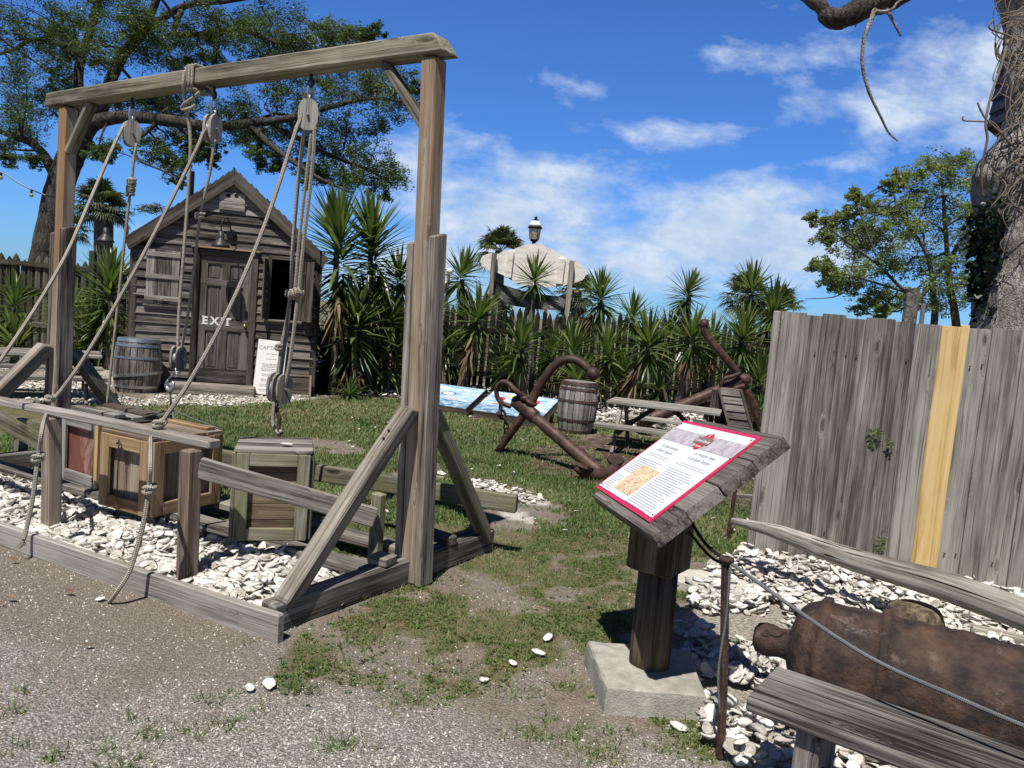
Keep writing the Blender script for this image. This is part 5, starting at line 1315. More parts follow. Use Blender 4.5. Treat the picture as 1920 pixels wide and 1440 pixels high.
# ------------------------------------------------------------------ palisade fences at the back
def palisade(name, label, A, B, h0, h1, step, w, mat, railz, gapf=.0, top=True, gtype='stake', dz=None):
    A = Vector(A); B = Vector(B); L = (B-A).length; ax = (B-A).normalized(); n = Vector((ax.y, -ax.x, 0)); n = n if n.y < 0 else -n
    t = thing(name, label, 'fence', (A+B)/2); k = int(L/step)
    for i in range(k):
        s = step*(i+.5)+random.uniform(-.012, .012); h = random.uniform(h0, h1); c = A+ax*s; le = random.uniform(-.012, .012)
        mb = MB(); r = w/2*random.uniform(.9, 1.05)
        pts = [c, c+Z*h*.5+ax*le*.5, c+Z*(h-.13)+ax*le, c+Z*(h-.06)+ax*le, c+Z*h+ax*le]
        mb.tube(pts, [r, r, r*.98, r*.62, .008], 8, rn=random.random())
        part(gtype, mb, mat, t)
    for z in railz:
        m2 = MB(); m2.beam(A+n*(w*.5+.02)+Z*z, B+n*(w*.5+.02)+Z*(z+random.uniform(-.03, .03)), .045, .10, ch=.006, seg=30, warp=.01); part('rail', m2, M['palisL'] if z > 1.5 else mat, t)
    return t
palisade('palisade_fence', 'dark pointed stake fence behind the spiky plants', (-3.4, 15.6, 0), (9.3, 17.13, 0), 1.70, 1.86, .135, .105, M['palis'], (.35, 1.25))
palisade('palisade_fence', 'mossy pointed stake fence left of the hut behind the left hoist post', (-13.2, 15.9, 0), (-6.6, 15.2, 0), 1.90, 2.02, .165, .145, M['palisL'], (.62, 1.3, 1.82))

# ------------------------------------------------------------------ carved white sign on posts beyond the fence, with a lamp behind
ws = thing('carved_sign', 'big white scroll shaped sign on two posts seen from behind above the far fence', 'sign', (.3, 19, 0))
YS = 19.0
out_px = [(900, 490), (905, 480), (918, 475), (935, 476), (945, 470), (952, 472), (972, 464), (985, 459), (998, 458), (1008, 456), (1020, 462), (1035, 468), (1048, 476), (1062, 484), (1070, 488), (1085, 493), (1095, 502), (1099, 514), (1094, 524), (1080, 530), (1066, 533), (1050, 537), (1030, 539), (1005, 538), (980, 535), (960, 526), (945, 517), (930, 510), (915, 507), (905, 500)]
P = [D(x, y, YS) for x, y in out_px]; c0 = sum(P, Vector())/len(P); sx_ = Vector((1, 0, 0))
mb = MB(); mb.prism([((p-c0).x, (p-c0).z) for p in P], c0, sx_, Z, .10); part('board', mb, M['signwhite'], ws)
for px in (953, 1049):
    a = D(px+5, 470 if px < 1000 else 485, YS-.09); b = D(px, 521 if px < 1000 else 533, YS-.09); part('batten', MB().beam((a.x, a.y, a.z), (a.x-.02, a.y, b.z), .16, .07, up=Vector((0, -1, 0)), ch=.01), M['signwhite'], ws)
for px, py in ((927, 478), (1072, 492)):
    a = D(px, py, YS-.10); mb = MB(); mb.beam((a.x-.02, a.y-.07, 0), (a.x, a.y-.07, a.z+.04), .12, .12, up=Vector((0, -1, 0)), ch=.01); part('post', mb, M['grey'], ws)
q = [D(918, 524, YS-.15), D(1066, 556, YS-.15), D(1066, 582, YS-.15), D(928, 566, YS-.15)]
mb = MB(); nx_, nz_ = 16, 6; vs = []
for j in range(nz_+1):
    for i in range(nx_+1):
        s, r = i/nx_, j/nz_; p = (q[0]*(1-s)+q[1]*s)*(1-r)+(q[3]*(1-s)+q[2]*s)*r; p = p+Vector((0, .05*math.sin(s*9+r*3)+.03*math.sin(s*23-r*5), -.10*math.sin(s*3.14)*(1-r*.4))); vs.append(p)
nn = len(vs); vs2 = vs+[p+Vector((0, .012, 0)) for p in vs]; fs = []
for j in range(nz_):
    for i in range(nx_): a = j*(nx_+1)+i; fs += [(a, a+1, a+nx_+2, a+nx_+1), (nn+a, nn+a+nx_+1, nn+a+nx_+2, nn+a+1)]
mb.add(vs2, fs); single('black_sheet', mb, M['tarp'], 'black sheet tied between the posts under the carved white sign', 'sheet')
# street lamp
YL = 20.5; base = D(1001, 455, YL); lamp = thing('street_lamp', 'old fashioned lantern street lamp with a white cap above the carved sign', 'street lamp', (base.x, YL, 0))
b0 = D(1001, 452, YL); t0 = D(1003, 404, YL); hL = t0.z-b0.z; tr = Matrix.Translation((base.x, YL, b0.z))
mb = MB(); mb.tube([(base.x, YL, 0), (base.x, YL, b0.z-.02)], .05, 10); part('pole', mb, M['blackmetal'], lamp)
mb = MB(); mb.lathe([(.03, -.08), (.06, -.02), (.10, .0), (.115, .04)], tr, 16); part('lantern_base', mb, M['blackmetal'], lamp)
mg_, T, b, out = newmat('lamp_glass'); b.inputs['Base Color'].default_value = (.66, .50, .28, 1); b.inputs['Roughness'].default_value = .15; b.inputs['Transmission Weight'].default_value = .5; M['glass'] = mg_
mb = MB(); mb.lathe([(.12, .04), (.145, hL*.30), (.15, hL*.50)], tr, 6); part('lantern_glass', mb, M['glass'], lamp)
mb = MB(); 
for i in range(6):
    a = 6.283*i/6; mb.tube([tr @ Vector((.122*math.cos(a), .122*math.sin(a), .04)), tr @ Vector((.152*math.cos(a), .152*math.sin(a), hL*.5))], .008, 5)
part('lantern_frame', mb, M['blackmetal'], lamp)
mb = MB(); mb.lathe([(.19, hL*.50), (.20, hL*.53), (.17, hL*.57)], tr, 18); part('rim', mb, M['blackmetal'], lamp)
mb = MB(); mb.lathe([(.17, hL*.56), (.15, hL*.66), (.10, hL*.76), (.05, hL*.80), (0, hL*.81)], tr, 18); part('cap', mb, M['white'], lamp, smooth=True)
mb = MB(); mb.lathe([(.06, hL*.79), (.075, hL*.83), (.03, hL*.87), (.045, hL*.91), (.0, hL*1.0)], tr, 12); part('finial', mb, M['blackmetal'], lamp)
# ------------------------------------------------------------------ right foreground: board fence, cannon, log, sign, bench, stakes
FA, FB = Vector((1.875, 5.50, 0)), Vector((4.6, 4.66, 0)); FX = (FB-FA).normalized(); FN = Vector((FX.y, -FX.x, 0))
bf = thing('board_fence', 'tall grey board fence with two new yellow boards at the right', 'fence', (FA+FB)/2)
def fpx(px, py):
    r = ray(px, py); E_ = Vector((0, 0, EYE)); t = (FA-E_).dot(FN)/r.dot(FN); return (E_+r*t-FA).dot(FX)
edges_px = [1455, 1497, 1533, 1572, 1613, 1662, 1708, 1754, 1790, 1806, 1850, 1899]
es = [fpx(x, 640) for x in edges_px]
es = [e-fpx(1455, 640) for e in es]; step = .155
while es[-1] < 2.6: es.append(es[-1]+step*random.uniform(.92, 1.08))
gy = 0
for i in range(len(es)-1):
    a, b = es[i], es[i+1]; new = i in (7, 8); front = .0 if i % 2 else .019
    if i == 7: front = .024
    if i == 8: front = .006
    h = 1.79+random.uniform(-.012, .012)-.012*(a)
    wv = (b-a)+(.018 if i % 2 == 0 and not new else .002)
    c = FA+FX*((a+b)/2)+FN*front
    mb = MB(); mb.beam(c-Z*.05, c+Z*h+FX*random.uniform(-.008, .008), wv, .020, up=FN, ch=.003, seg=12, warp=.0025)
    o = part('fence_board', mb, M['yellowpine'] if new else M['fence'], bf, 'new yellow pine board' if new else None)
for z in (.28, 1.0, 1.55):
    part('back_rail', MB().beam(FA-FN*.045+Z*z, FA-FN*.045+FX*2.75+Z*z, .05, .09, ch=.006), M['fence'], bf)
mb = MB(); mb.beam(FA-FX*.035-FN*.02-Z*.05, FA-FX*.035-FN*.02+Z*1.79, .05, .07, up=FN, ch=.006, seg=10, warp=.003); part('end_post', mb, M['fence'], bf)
for i in range(len(es)-1):
    a, b = es[i], es[i+1]
    if i in (7, 8): continue
    for z in (.24, 1.52):
        for q in (.25, .75): 
            if random.random() < .75: p = FA+FX*(a+(b-a)*q)+FN*.026+Z*(z+random.uniform(-.02, .02)); part('nail', MB().tube([p-FN*.01, p], .0055, 6), M['stake'], bf)
# vine sprigs on the fence
def sprig(px, py, label, n, spread, s, down=False):
    e = fpx(px, py); r = ray(px, py); z = EYE+r.z*((FA+FX*e).y/1.0); c = FA+FX*e+FN*.03; c.z = EYE+r.z*c.y
    t = thing('vine_sprig', label, 'vine', c, 'vine sprigs on the board fence'); mb = MB(); ml = MB()
    for k in range(n):
        p = c+FX*random.uniform(-spread, spread)+Z*(-k*.022 if down else random.uniform(-.04, .05))+FN*random.uniform(.0, .03)
        if down: p = c-Z*(k*.020)+FX*random.uniform(-.008, .008)+FN*.01
        mb.tube([c, (c+p)/2+FN*.012, p], .0022, 5)
        for j in range(5 if not down else 2):
            a = random.uniform(0, 6.28) if not down else (0.2 if j else 2.9)+random.uniform(-.4, .4)
            d = (FX*math.cos(a)+Z*math.sin(a)+FN*random.uniform(.1, .5)).normalized(); sd_ = d.cross(FN).normalized(); L = s*random.uniform(.7, 1.1)
            ml.add([p, p+d*L*.5+sd_*L*.24, p+d*L-FN*.006, p+d*L*.5-sd_*L*.24], [(0, 1, 2, 3)], None, random.random())
    part('stem', mb, M['vine'], t); part('leaves', ml, M['weed'], t)
sprig(1632, 822, 'pair of bright vine leaves climbing the fence left of the yellow boards', 5, .05, .042)
sprig(1668, 828, 'single small vine leaf to the right of the bright pair on the fence', 2, .012, .042)
sprig(1650, 1010, 'dark green hanging sprig low on the board fence', 5, .02, .045, True)
# posts showing over the fence
p = D(1709, 570, 6.3); single('pole', MB().tube([(p.x-.02, p.y, 0), (p.x, p.y, 2.05), D(1711, 540, 6.3)], [.055, .055, .055], 12, rough=.02), M['palmbark'], 'grey round post end showing above the board fence', 'post')
p = D(1731, 585, 6.2); single('metal_pipe', MB().tube([(p.x, p.y, 0), D(1732, 569, 6.2)], .018, 10), M['galv'], 'thin galvanised pipe showing above the board fence', 'pipe')

# ---- the cannon
cz = .262
K0 = G(1412, 1192, cz); K1 = G(1905, 1318, cz); cd = (K1-K0).normalized()
can = thing('cannon', 'old rusty iron cannon barrel lying on shells behind the bench', 'cannon', K0+cd*.8-Z*cz)
mt_ = cd.to_track_quat('Z', 'X').to_matrix().to_4x4(); mt_.translation = K0
R0 = .205
prof = [(0, 0), (.035, .004), (.058, .02), (.066, .05), (.064, .08), (.056, .12), (.06, .150), (.10, .165), (.150, .185), (.178, .21), (.192, .24), (.200, .262), (.216, .270), (.221, .285), (.219, .305), (.203, .312), (.203, .36), (.207, .44), (.203, .50), (.219, .504), (.221, .52), (.219, .537), (.202, .542), (.206, .65), (.208, .80), (.203, .95), (.198, 1.10), (.214, 1.105), (.216, 1.12), (.213, 1.14), (.190, 1.146), (.182, 1.5), (.170, 1.8), (.162, 2.1), (.185, 2.2), (.19, 2.25), (.0, 2.25)]
mb = MB()
prof = [(r*1.09, h) for r, h in prof]; fine = []
for (a, b) in zip(prof[:-1], prof[1:]):
    n = max(1, int(abs(b[1]-a[1])/.03)); fine += [(a[0]+(b[0]-a[0])*k/n, a[1]+(b[1]-a[1])*k/n) for k in range(n)]
fine.append(prof[-1]); mb.lathe(fine, mt_, 56)
for i, v in enumerate(mb.v):
    v = Vector(v); ax_p = K0+cd*(v-K0).dot(cd); rv = v-ax_p; L = rv.length
    if L > .01:
        a = math.atan2(rv.z, rv.dot(cd.cross(Z))); h_ = (v-K0).dot(cd)
        k = (float(fbm(a*2.2+5, h_*5, 1.6, 4))-.5)*.016+(float(fbm(a*2.2+50, h_*5, 6, 3))-.5)*.022
        if h_ < .15: k *= .4
        k *= 1.25
        v = ax_p+rv*(1+k/L*min(1, L/.12)); mb.v[i] = tuple(v)
part('barrel', mb, M['cannon'], can, smooth=True)
for t_, lab in ((.55, 'dark'), (1.6, 'dark')):
    c = K0+cd*t_; sdv = Vector((-cd.y, cd.x, 0)); mb = MB(); mb.beam((c-sdv*.25).to_tuple()[:2]+(.012,), (c+sdv*.25).to_tuple()[:2]+(.012,), .12, .05, ch=.008); part('cradle', mb, M['darkwood'], can)
# ---- driftwood log on a stump
la, lb_ = Vector((1.535, 5.02, .365)), Vector((3.30, 3.30, .205)); ld = (lb_-la)
lp = [la+ld*t_+Vector((.012*math.sin(t_*11), .01*math.sin(t_*17), .035*math.sin(t_*3.1)+.010*math.sin(t_*14))) for t_ in [i/22 for i in range(23)]]
mb = MB(); mb.tube(lp, lerp_list([.024, .046, .062, .072, .078, .082, .085, .087, .088], 23), 18, rough=.06)
mb.gc = [(x, y*.38, z) for x, y, z in mb.gc]
single('driftwood_log', mb, M['logwood'], 'long tapering weathered log leaning along the board fence', 'log', smooth=True)
g = G(1762, 1218); stx = Vector((2.36, 4.20, 0))
mb = MB(); mb.lathe([(.17, -.02), (.175, .05), (.165, .14), (.145, .20), (.11, .228), (0, .24)], Matrix.Translation(stx) @ Matrix.Diagonal((.95, .8, .78, 1)), 22, wob=.05)
single('stump', mb, M['stumpwood'], 'short cut stump under the driftwood log', 'stump')
st2 = G(1880, 1185, .05); single('timber_block', MB().beam(st2+Vector((-.15, .05, -.02)), st2+Vector((.6, -.35, -.02)), .07, .06, ch=.008), M['logwood'], 'thin grey timber on the shells right of the stump', 'timber')
# ---- pale flat slab in the shells
s0 = G(1335, 1105); mb = MB(); mb.prism([(-.30, -.10), (-.1, -.20), (.25, -.16), (.33, .02), (.16, .15), (-.12, .17), (-.28, .06)], Vector((s0.x, s0.y, .03)), Vector((.9, -.42, 0)), Vector((.42, .9, 0)), .05)
single('stone_slab', mb, M['slab'], 'pale flat slab among the shells behind the sign', 'slab')
s0 = G(1730, 1150)
# ---- information sign on its post
def orth(BLp, e1, e2): a = e1.normalized(); n = a.cross(e2).normalized(); return a, n.cross(a), n
SC = 1.11
BL = Vector((0, 0, EYE))+(Vector((0.38905, 3.3, .84672))-Vector((0, 0, EYE)))*SC; e1 = Vector((.11637, -.78198, .0542))*SC; e2 = Vector((.43482, .12714, .36612))*SC
sa, sb, sn = orth(BL, e1, e2); SW, SH = e1.length, e2.length*.995
sp = Vector((.715, 3.33, 0))
sign = thing('information_sign', 'slanted wooden information board on a round post in a concrete base', 'information sign', sp)
BT = .055; n_ = 4
for i in range(n_):
    w = SH/n_; c = BL+sb*(w*(i+.5))-sn*BT/2; d0 = random.uniform(-.002, .003); d1 = random.uniform(-.003, .003)
    part('plank', MB().beam(c+sa*d0, c+sa*(SW+d1), w-.004, BT, up=sn, ch=.003, seg=12, warp=.001), M['signwood'], sign)
part('batten', MB().beam(BL+sa*SW*.5+sb*.10-sn*(BT+.06), BL+sa*SW*.5+sb*(SH-.14)-sn*(BT+.06), .22, .115, up=sn, ch=.006), M['darkwood'], sign)
part('batten', MB().beam(BL+sa*SW*.5+sb*.05-sn*(BT+.03), BL+sa*SW*.5+sb*(SH-.05)-sn*(BT+.03), .20, .055, up=sn, ch=.006), M['darkwood'], sign)
part('batten', MB().beam(BL+sa*.06+sb*.06-sn*(BT+.02), BL+sa*(SW-.06)+sb*.06-sn*(BT+.02), .06, .035, up=sn, ch=.006), M['darkwood'], sign)
under = (BL+sa*SW*.5+sb*SH*.5-sn*BT)
hbx = Vector((.80, -.60, 0)).normalized(); hby = Vector((.60, .80, 0)).normalized()
mb = MB(); mb.beam((sp.x, sp.y, .535), (sp.x+.0, sp.y, .80), .215, .215, up=Vector((hbx.x, hbx.y, 0)), ch=.012, seg=5); part('head_block', mb, M['signpost'], sign)
mb = MB(); mb.lathe([(.089, .08), (.090, .2), (.087, .58)], Matrix.Translation((sp.x-.008, sp.y-.055, 0)) @ Matrix.Rotation(-.085, 4, 'X') @ Matrix.Rotation(.015, 4, 'Y'), 24, wob=.008); part('post', mb, M['signpost'], sign, smooth=True)
def rockbase():
    # concrete footing, corners measured on the ground
    c = [G(1122, 1338), G(1317, 1352), G(1305, 1225)+Vector((.02, .03, 0)), G(1094, 1232)]
    c = [Vector((.492, 3.04, 0)), Vector((.908, 3.04, 0)), Vector((.935, 3.49, 0)), Vector((.452, 3.50, 0))]
    ctr = sum(c, Vector())/4; mb = MB(); vs = []
    for (z, k) in ((-.05, 1.02), (.0, 1.02), (.085, 1.0), (.106, .985), (.113, .95)):
        for i in range(4):
            a, b = c[i], c[(i+1) % 4]
            for j in range(7): p = a*(1-j/7)+b*(j/7); q = ctr+(p-ctr)*k*(1+random.uniform(-.006, .006)); vs.append((q.x, q.y, z+random.uniform(-.003, .003)))
    n = 28; fs = []
    for r in range(4):
        for i in range(n): fs.append((r*n+i, r*n+(i+1) % n, (r+1)*n+(i+1) % n, (r+1)*n+i))
    vs.append((ctr.x, ctr.y, .128)); fs += [(4*n+i, 4*n+(i+1) % n, len(vs)-1) for i in range(n)]
    mb.add(vs, fs); return mb
part('concrete_base', rockbase(), M['concrete'], sign)
# poster: red backing, white sheet, printed areas as thin layers
def onb(x, y, h): return BL+sa*x+sb*y+sn*h
tl, tr_, br, bl = [None]*4
def bpx(px, py):
    r = ray(px, py); E_ = Vector((0, 0, EYE)); t = (BL-E_).dot(sn)/r.dot(sn); q = E_+r*t-BL; return q.dot(sa), q.dot(sb)
PTL, PTR, PBR, PBL = bpx(1277, 789), bpx(1422, 819), bpx(1227, 985), bpx(1122.5, 919)
x0, x1 = (PTL[0]+PBL[0])/2, (PTR[0]+PBR[0])/2; y0, y1 = (PBL[1]+PBR[1])/2, (PTL[1]+PTR[1])/2
PW, PH = x1-x0, y1-y0
def layer(mb, a, b, c, d, h, th=.0015): mb.beam(onb(a, (c+d)/2, h), onb(b, (c+d)/2, h), d-c, th, up=sn, ch=.0004, seg=1)
M['posterred'] = plain('poster_red', (.60, .028, .10), .45, 0, .08, 10, 0)
M['paper'] = plain('poster_paper', (.80, .83, .86), .45, 0, .03, 10, 0)
M['posterink'] = plain('poster_ink', (.33, .32, .36), .6, 0, .1, 10, 0)
M['logored'] = plain('logo_red', (.55, .035, .045), .5, 0, .1, 10, 0)
M['logobrown'] = plain('logo_brown', (.24, .17, .16), .5, 0, .1, 10, 0)
M['logogold'] = plain('logo_gold', (.62, .46, .22), .5, 0, .1, 10, 0)
mb = MB(); layer(mb, x0, x1, y0, y1, .004, .006); po = part('poster', mb, M['posterred'], sign)
bd = .020; mb = MB(); layer(mb, x0+bd, x1-bd, y0+bd, y1-bd, .0085); part('white_sheet', mb, M['paper'], po)
def bandmat():
    mt, T, b, out = newmat('printed_band'); tc = T.node('ShaderNodeTexCoord').outputs['Object']; n = T.noise(tc, 22, 6, .65); n2 = T.noise(tc, 70, 3, .6)
    T.put(b.inputs['Base Color'], T.mix(T.maprange(T.math('ADD', T.math('MULTIPLY', n, .7), T.math('MULTIPLY', n2, .3)), .38, .62), (.36, .29, .32), (.62, .58, .60))); b.inputs['Roughness'].default_value = .5; return mt
M['band'] = bandmat()
yb1 = y1-bd-.045; yb0 = yb1-PH*.155
mb = MB(); layer(mb, x0+.006, x1-.006, yb0, yb1, .0105); part('picture_band', mb, M['band'], po)
# emblem: red disc cut by a dark banner, gold edge
lc = (x0+PW*.555, (yb0+yb1)/2+.004); Rl = PH*.098
def disc(mb, cx, cy, rx, ry, h, a0=0, a1=6.2832, n=28):
    vs = [onb(cx, cy, h)]+[onb(cx+rx*math.cos(a0+(a1-a0)*i/n), cy+ry*math.sin(a0+(a1-a0)*i/n), h) for i in range(n+1)]
    mb.add(vs, [(0, i+1, i+2) for i in range(n)])
mb = MB(); disc(mb, lc[0], lc[1], Rl*1.28, Rl*.80, .0122); part('emblem_edge', mb, M['logogold'], po)
mb = MB(); disc(mb, lc[0], lc[1], Rl*1.0, Rl*1.0, .0132); part('emblem_disc', mb, M['logored'], po)
mb = MB(); layer(mb, lc[0]-Rl*1.5, lc[0]+Rl*1.4, lc[1]-Rl*.36, lc[1]+Rl*.40, .0142); part('emblem_banner', mb, M['logobrown'], po)
mb = MB(); put_text(mb, 'Colonial Quarter', Rl*.40, onb(lc[0], lc[1]-Rl*.16, .0156), sa, sb, .0003, 'CENTER', .2)
put_text(mb, 'St. Augustine', Rl*.28, onb(lc[0], lc[1]-Rl*.72, .0146), sa, sb, .0003, 'CENTER', .2)
a_, b_ = onb(lc[0]+.0, lc[1]+Rl*.5, .0146), onb(lc[0]+Rl*.05, lc[1]+Rl*1.15, .0146); mb.tube([a_, b_], .0016, 5); mb.tube([b_-sa*.012, b_+sa*.014], .0014, 5)
part('emblem_lettering', mb, M['white'], po)
colw = PW*.40; lx = x0+PW*.27; rx = x0+PW*.745
hs = PH*.052
mb = MB(); put_text(mb, 'The Native Americans', hs, onb(lx, yb0-.048, .0096), sa, sb, .0003, 'CENTER', .25, .86); put_text(mb, 'of Early St. Augustine', hs, onb(lx, yb0-.048-hs*1.1, .0096), sa, sb, .0003, 'CENTER', .25, .86)
part('heading_text', mb, M['posterink'], po); mb = MB(); put_text(mb, 'Los Americanos Nativos', hs, onb(rx, yb0-.036, .0096), sa, sb, .0003, 'CENTER', .25, .80); put_text(mb, 'de San Agust\u00edn Temprano', hs, onb(rx, yb0-.036-hs*1.1, .0096), sa, sb, .0003, 'CENTER', .25, .80)
part('heading_text', mb, M['posterink'], po)
tp = yb0-.036-hs*2.0
mb = MB(); dashes(mb, onb(lx, tp-.01, .0098), sa, sb, sn, colw*.9, .0040, 2, .0125, 'C', 5)
part('small_print', mb, M['posterink'], po); mb = MB(); dashes(mb, onb(lx, tp-.055, .0098), sa, sb, sn, colw, .0045, 9, .0128, 'L', 6)
part('small_print', mb, M['posterink'], po); mb = MB(); dashes(mb, onb(rx, tp-.004, .0098), sa, sb, sn, colw*.95, .0040, 2, .0125, 'C', 7)
part('small_print', mb, M['posterink'], po); mb = MB(); dashes(mb, onb(rx, tp-.05, .0098), sa, sb, sn, colw, .0045, 20, .0128, 'L', 8)
part('small_print', mb, M['posterink'], po); mb = MB(); dashes(mb, onb(x0+PW*.13, tp-.195, .0098), sa, sb, sn, PW*.17, .0042, 9, .0128, 'L', 9)
part('small_print', mb, M['posterink'], po)
def engr():
    mt, T, b, out = newmat('printed_engraving'); tc = T.node('ShaderNodeTexCoord').outputs['Object']; n = T.noise(T.vmath('MULTIPLY', tc, (1, 1, 1)), 36, 5, .7, 2.5); n2 = T.noise(tc, 14, 3, .5, 1.0)
    c = T.ramp(n, [(.34, (.42, .10, .055)), (.45, (.58, .26, .15)), (.50, (.72, .62, .40)), (.6, (.74, .70, .50)), (.72, (.50, .20, .13))])
    c = T.mix(T.math('MULTIPLY', T.maprange(n2, .5, .62), .6), c, (.72, .70, .42)); T.put(b.inputs['Base Color'], c); b.inputs['Roughness'].default_value = .5; return mt
mb = MB(); layer(mb, x0+PW*.23, x0+PW*.53, y0+PH*.085, y0+PH*.40, .0104); part('engraving', mb, engr(), po)
mb = MB()
for a, b in ((x0+bd+.012, y1-bd-.012), (x1-bd-.012, y1-bd-.014), (x0+bd+.012, y0+bd+.012), (x1-bd-.012, y0+bd+.012)): mb.tube([onb(a, b, .009), onb(a, b, .012)], .004, 8)
part('screw', mb, M['blackmetal'], po)
# ---- bench in the corner
ZB = .44
q0, q1 = G(1461, 1247, ZB), G(1398, 1308, ZB); bd_ = Vector((.81, -.586, 0)).normalized(); bw = Vector((.586, .81, 0)); Wb = .33
cA = (q0+q1)/2
bench = thing('bench', 'weathered plank bench in front of the cannon', 'bench', cA+bd_*.7-Z*ZB)
part('seat', MB().beam(cA-Z*.022-bd_*.0, cA+bd_*1.6-Z*.022, Wb, .044, ch=.006, seg=18, warp=.003), M['bench'], bench)
for s in (.19, 1.35):
    c = cA+bd_*s; c.z = 0
    for k in (-1, 1): part('leg', MB().beam(c+bw*k*.10, c+bw*k*.09+Z*(ZB-.046), .075, .075, up=bd_, ch=.006, seg=5), M['bench'], bench)
    part('crosspiece', MB().beam(c-bw*.06+Z*(ZB-.085), c+bw*.06+Z*(ZB-.085), .05, .075, ch=.005), M['darkwood'], bench)
part('stretcher', MB().beam(cA+bd_*.2-Z*.27, cA+bd_*1.4-Z*.27, .05, .09, ch=.005), M['darkwood'], bench)
# ---- stakes and the ropes between them
s1t = D(1362, 1055, 2.80); s1b = Vector((.905, 2.78, 0))
stk = thing('rusty_stake', 'rusty iron stake with a ring head in front of the shells', 'stake', s1b, 'rusty rope stakes')
part('rod', MB().beam(s1b, s1t, .026, .026, up=(1, .4, 0), ch=.004, seg=8, warp=.003), M['stake'], stk)
mb = MB(); mb.tube(ring_pts(s1t+Z*.012, .018, Vector((1, 0, 0)), Vector((0, 1, 0)), 14), .011, 8, False); mb.sphere(s1t, .018, 8); part('ring_head', mb, M['stake'], stk, smooth=True)
s2t = D(1383, 888, 5.9); s2b = Vector((s2t.x-.02, 5.9, 0))
stk2 = thing('rusty_stake', 'thin rusty stake in the grass beside the end of the board fence', 'stake', s2b, 'rusty rope stakes')
part('rod', MB().beam(s2b, s2t, .026, .026, up=(1, .4, 0), ch=.004, seg=8), M['stake'], stk2)
hook2 = D(1283, 978, 3.9)
rope([s1t+Z*.01, D(1600, 1215, 2.45), D(1800, 1310, 2.22), D(1985, 1388, 2.05)], 'grey wire cable running from the stake over the cannon to the lower right', .0075, mat='cable', name='wire_cable', sides=8)
rope([s1t+Z*.008, D(1325, 1022, 3.0), D(1296, 978, 3.2), Vector((sp.x+.115, sp.y+.06, .79))], 'black rope from the stake up behind the sign, the upper of two', .007, mat='ropedark', name='rope', sides=7)
rope([s1t-Z*.008, D(1332, 1044, 3.0), D(1302, 1010, 3.2), Vector((sp.x+.12, sp.y+.03, .72))], 'black rope from the stake up behind the sign, the lower of two', .006, mat='ropedark', name='rope', sides=7)
rope([s1t-Vector((-.012, .012, .01)), s1t+Vector((.016, -.02, -.20)), s1t+Vector((.013, -.02, -.45)), s1b+Vector((.02, -.015, .02)), s1b+Vector((.03, -.10, .012))], 'frayed wire hanging down along the rusty stake', .005, mat='cable', name='wire_cable', sides=7)
# low timber edging beyond the mulch
a = G(1350, 930, .03); b = G(1440, 935, .03); single('edging_timber', MB().beam(a-Vector((.3, 0, 0)), b, .06, .06, ch=.008), M['grey'], 'low timber edging between the sign and the board fence', 'edging')

# ------------------------------------------------------------------ yuccas
def sword_leaf(vs, fs, rn, base, d, L, w, droop, r):
    """V-folded blade: 4 stations x 3 verts"""
    d = d.normalized(); sd_ = d.cross(Z)
    if sd_.length < .05: sd_ = Vector((1, 0, 0))
    sd_.normalize(); up = sd_.cross(d); b = len(vs); K = 5
    for k in range(K):
        t = k/(K-1); p = base+d*(L*t)-Z*(droop*L*t*t); ww = w*(.62+.55*math.sin(min(1, t*1.6)*math.pi*.5)-.25*t) if k < K-1 else .001
        ww *= (1 if t < .55 else (1-t)/.45+.02)
        vs += [p-sd_*ww+up*ww*.35, p, p+sd_*ww+up*ww*.35]; rn += [r]*3
    for k in range(K-1):
        for j in (0, 1): fs.append((b+k*3+j, b+k*3+j+1, b+(k+1)*3+j+1, b+(k+1)*3+j))
def head_mesh(name, n, stem, L, seed, dn, dead):
    rg = random.Random(seed); vs, fs, rn = [], [], []
    for i in range(n):
        t = (i+.5)/n                                   # 0 youngest (top) .. 1 oldest
        el = R_(84)-R_(128)*t**.86+rg.uniform(-.12, .12); az = i*2.39996+rg.uniform(-.3, .3)
        d = Vector((math.cos(az)*math.cos(el), math.sin(az)*math.cos(el), math.sin(el)))
        base = Vector((0, 0, -stem*t**1.1))+Vector((math.cos(az), math.sin(az), 0))*.03
        LL = L*(.72+.38*math.sin(math.pi*min(1, t*1.15+.12)))*rg.uniform(.86, 1.1)
        sword_leaf(vs, fs, rn, base, d, LL, .025*rg.uniform(.85, 1.2), ((.05+.16*t)*rg.uniform(.3, 1.6) if rg.random() > .10 else rg.uniform(.4, .8)), min(1, max(0, rg.gauss(.62-.42*t, .2))))
    me = mesh_from(name, vs, fs, None, rn); me.materials.append(M['yucca'])
    vs, fs, rn = [], [], []
    for i in range(dn):
        t = i/dn; el = R_(-42)-R_(40)*rg.random(); az = rg.uniform(0, 6.28); d = Vector((math.cos(az)*math.cos(el), math.sin(az)*math.cos(el), math.sin(el)))
        sword_leaf(vs, fs, rn, Vector((math.cos(az), math.sin(az), 0))*.03+Vector((0, 0, -stem*.9-dead*t)), d, L*rg.uniform(.5, .85), .018*rg.uniform(.6, 1.2), .1*rg.random(), rg.random())
    m2 = mesh_from('dead_leaves', vs, fs, None, rn); m2.materials.append(M['dead'])
    return me, m2
YSC = 1.10
YSC = 1.10
HEADS = [head_mesh('leaf_crown', 84, .30, .62, 1, 34, .28), head_mesh('leaf_crown', 96, .36, .60, 2, 44, .40), head_mesh('leaf_crown', 74, .25, .64, 3, 26, .22), head_mesh('leaf_crown', 110, .42, .58, 4, 50, .5)]
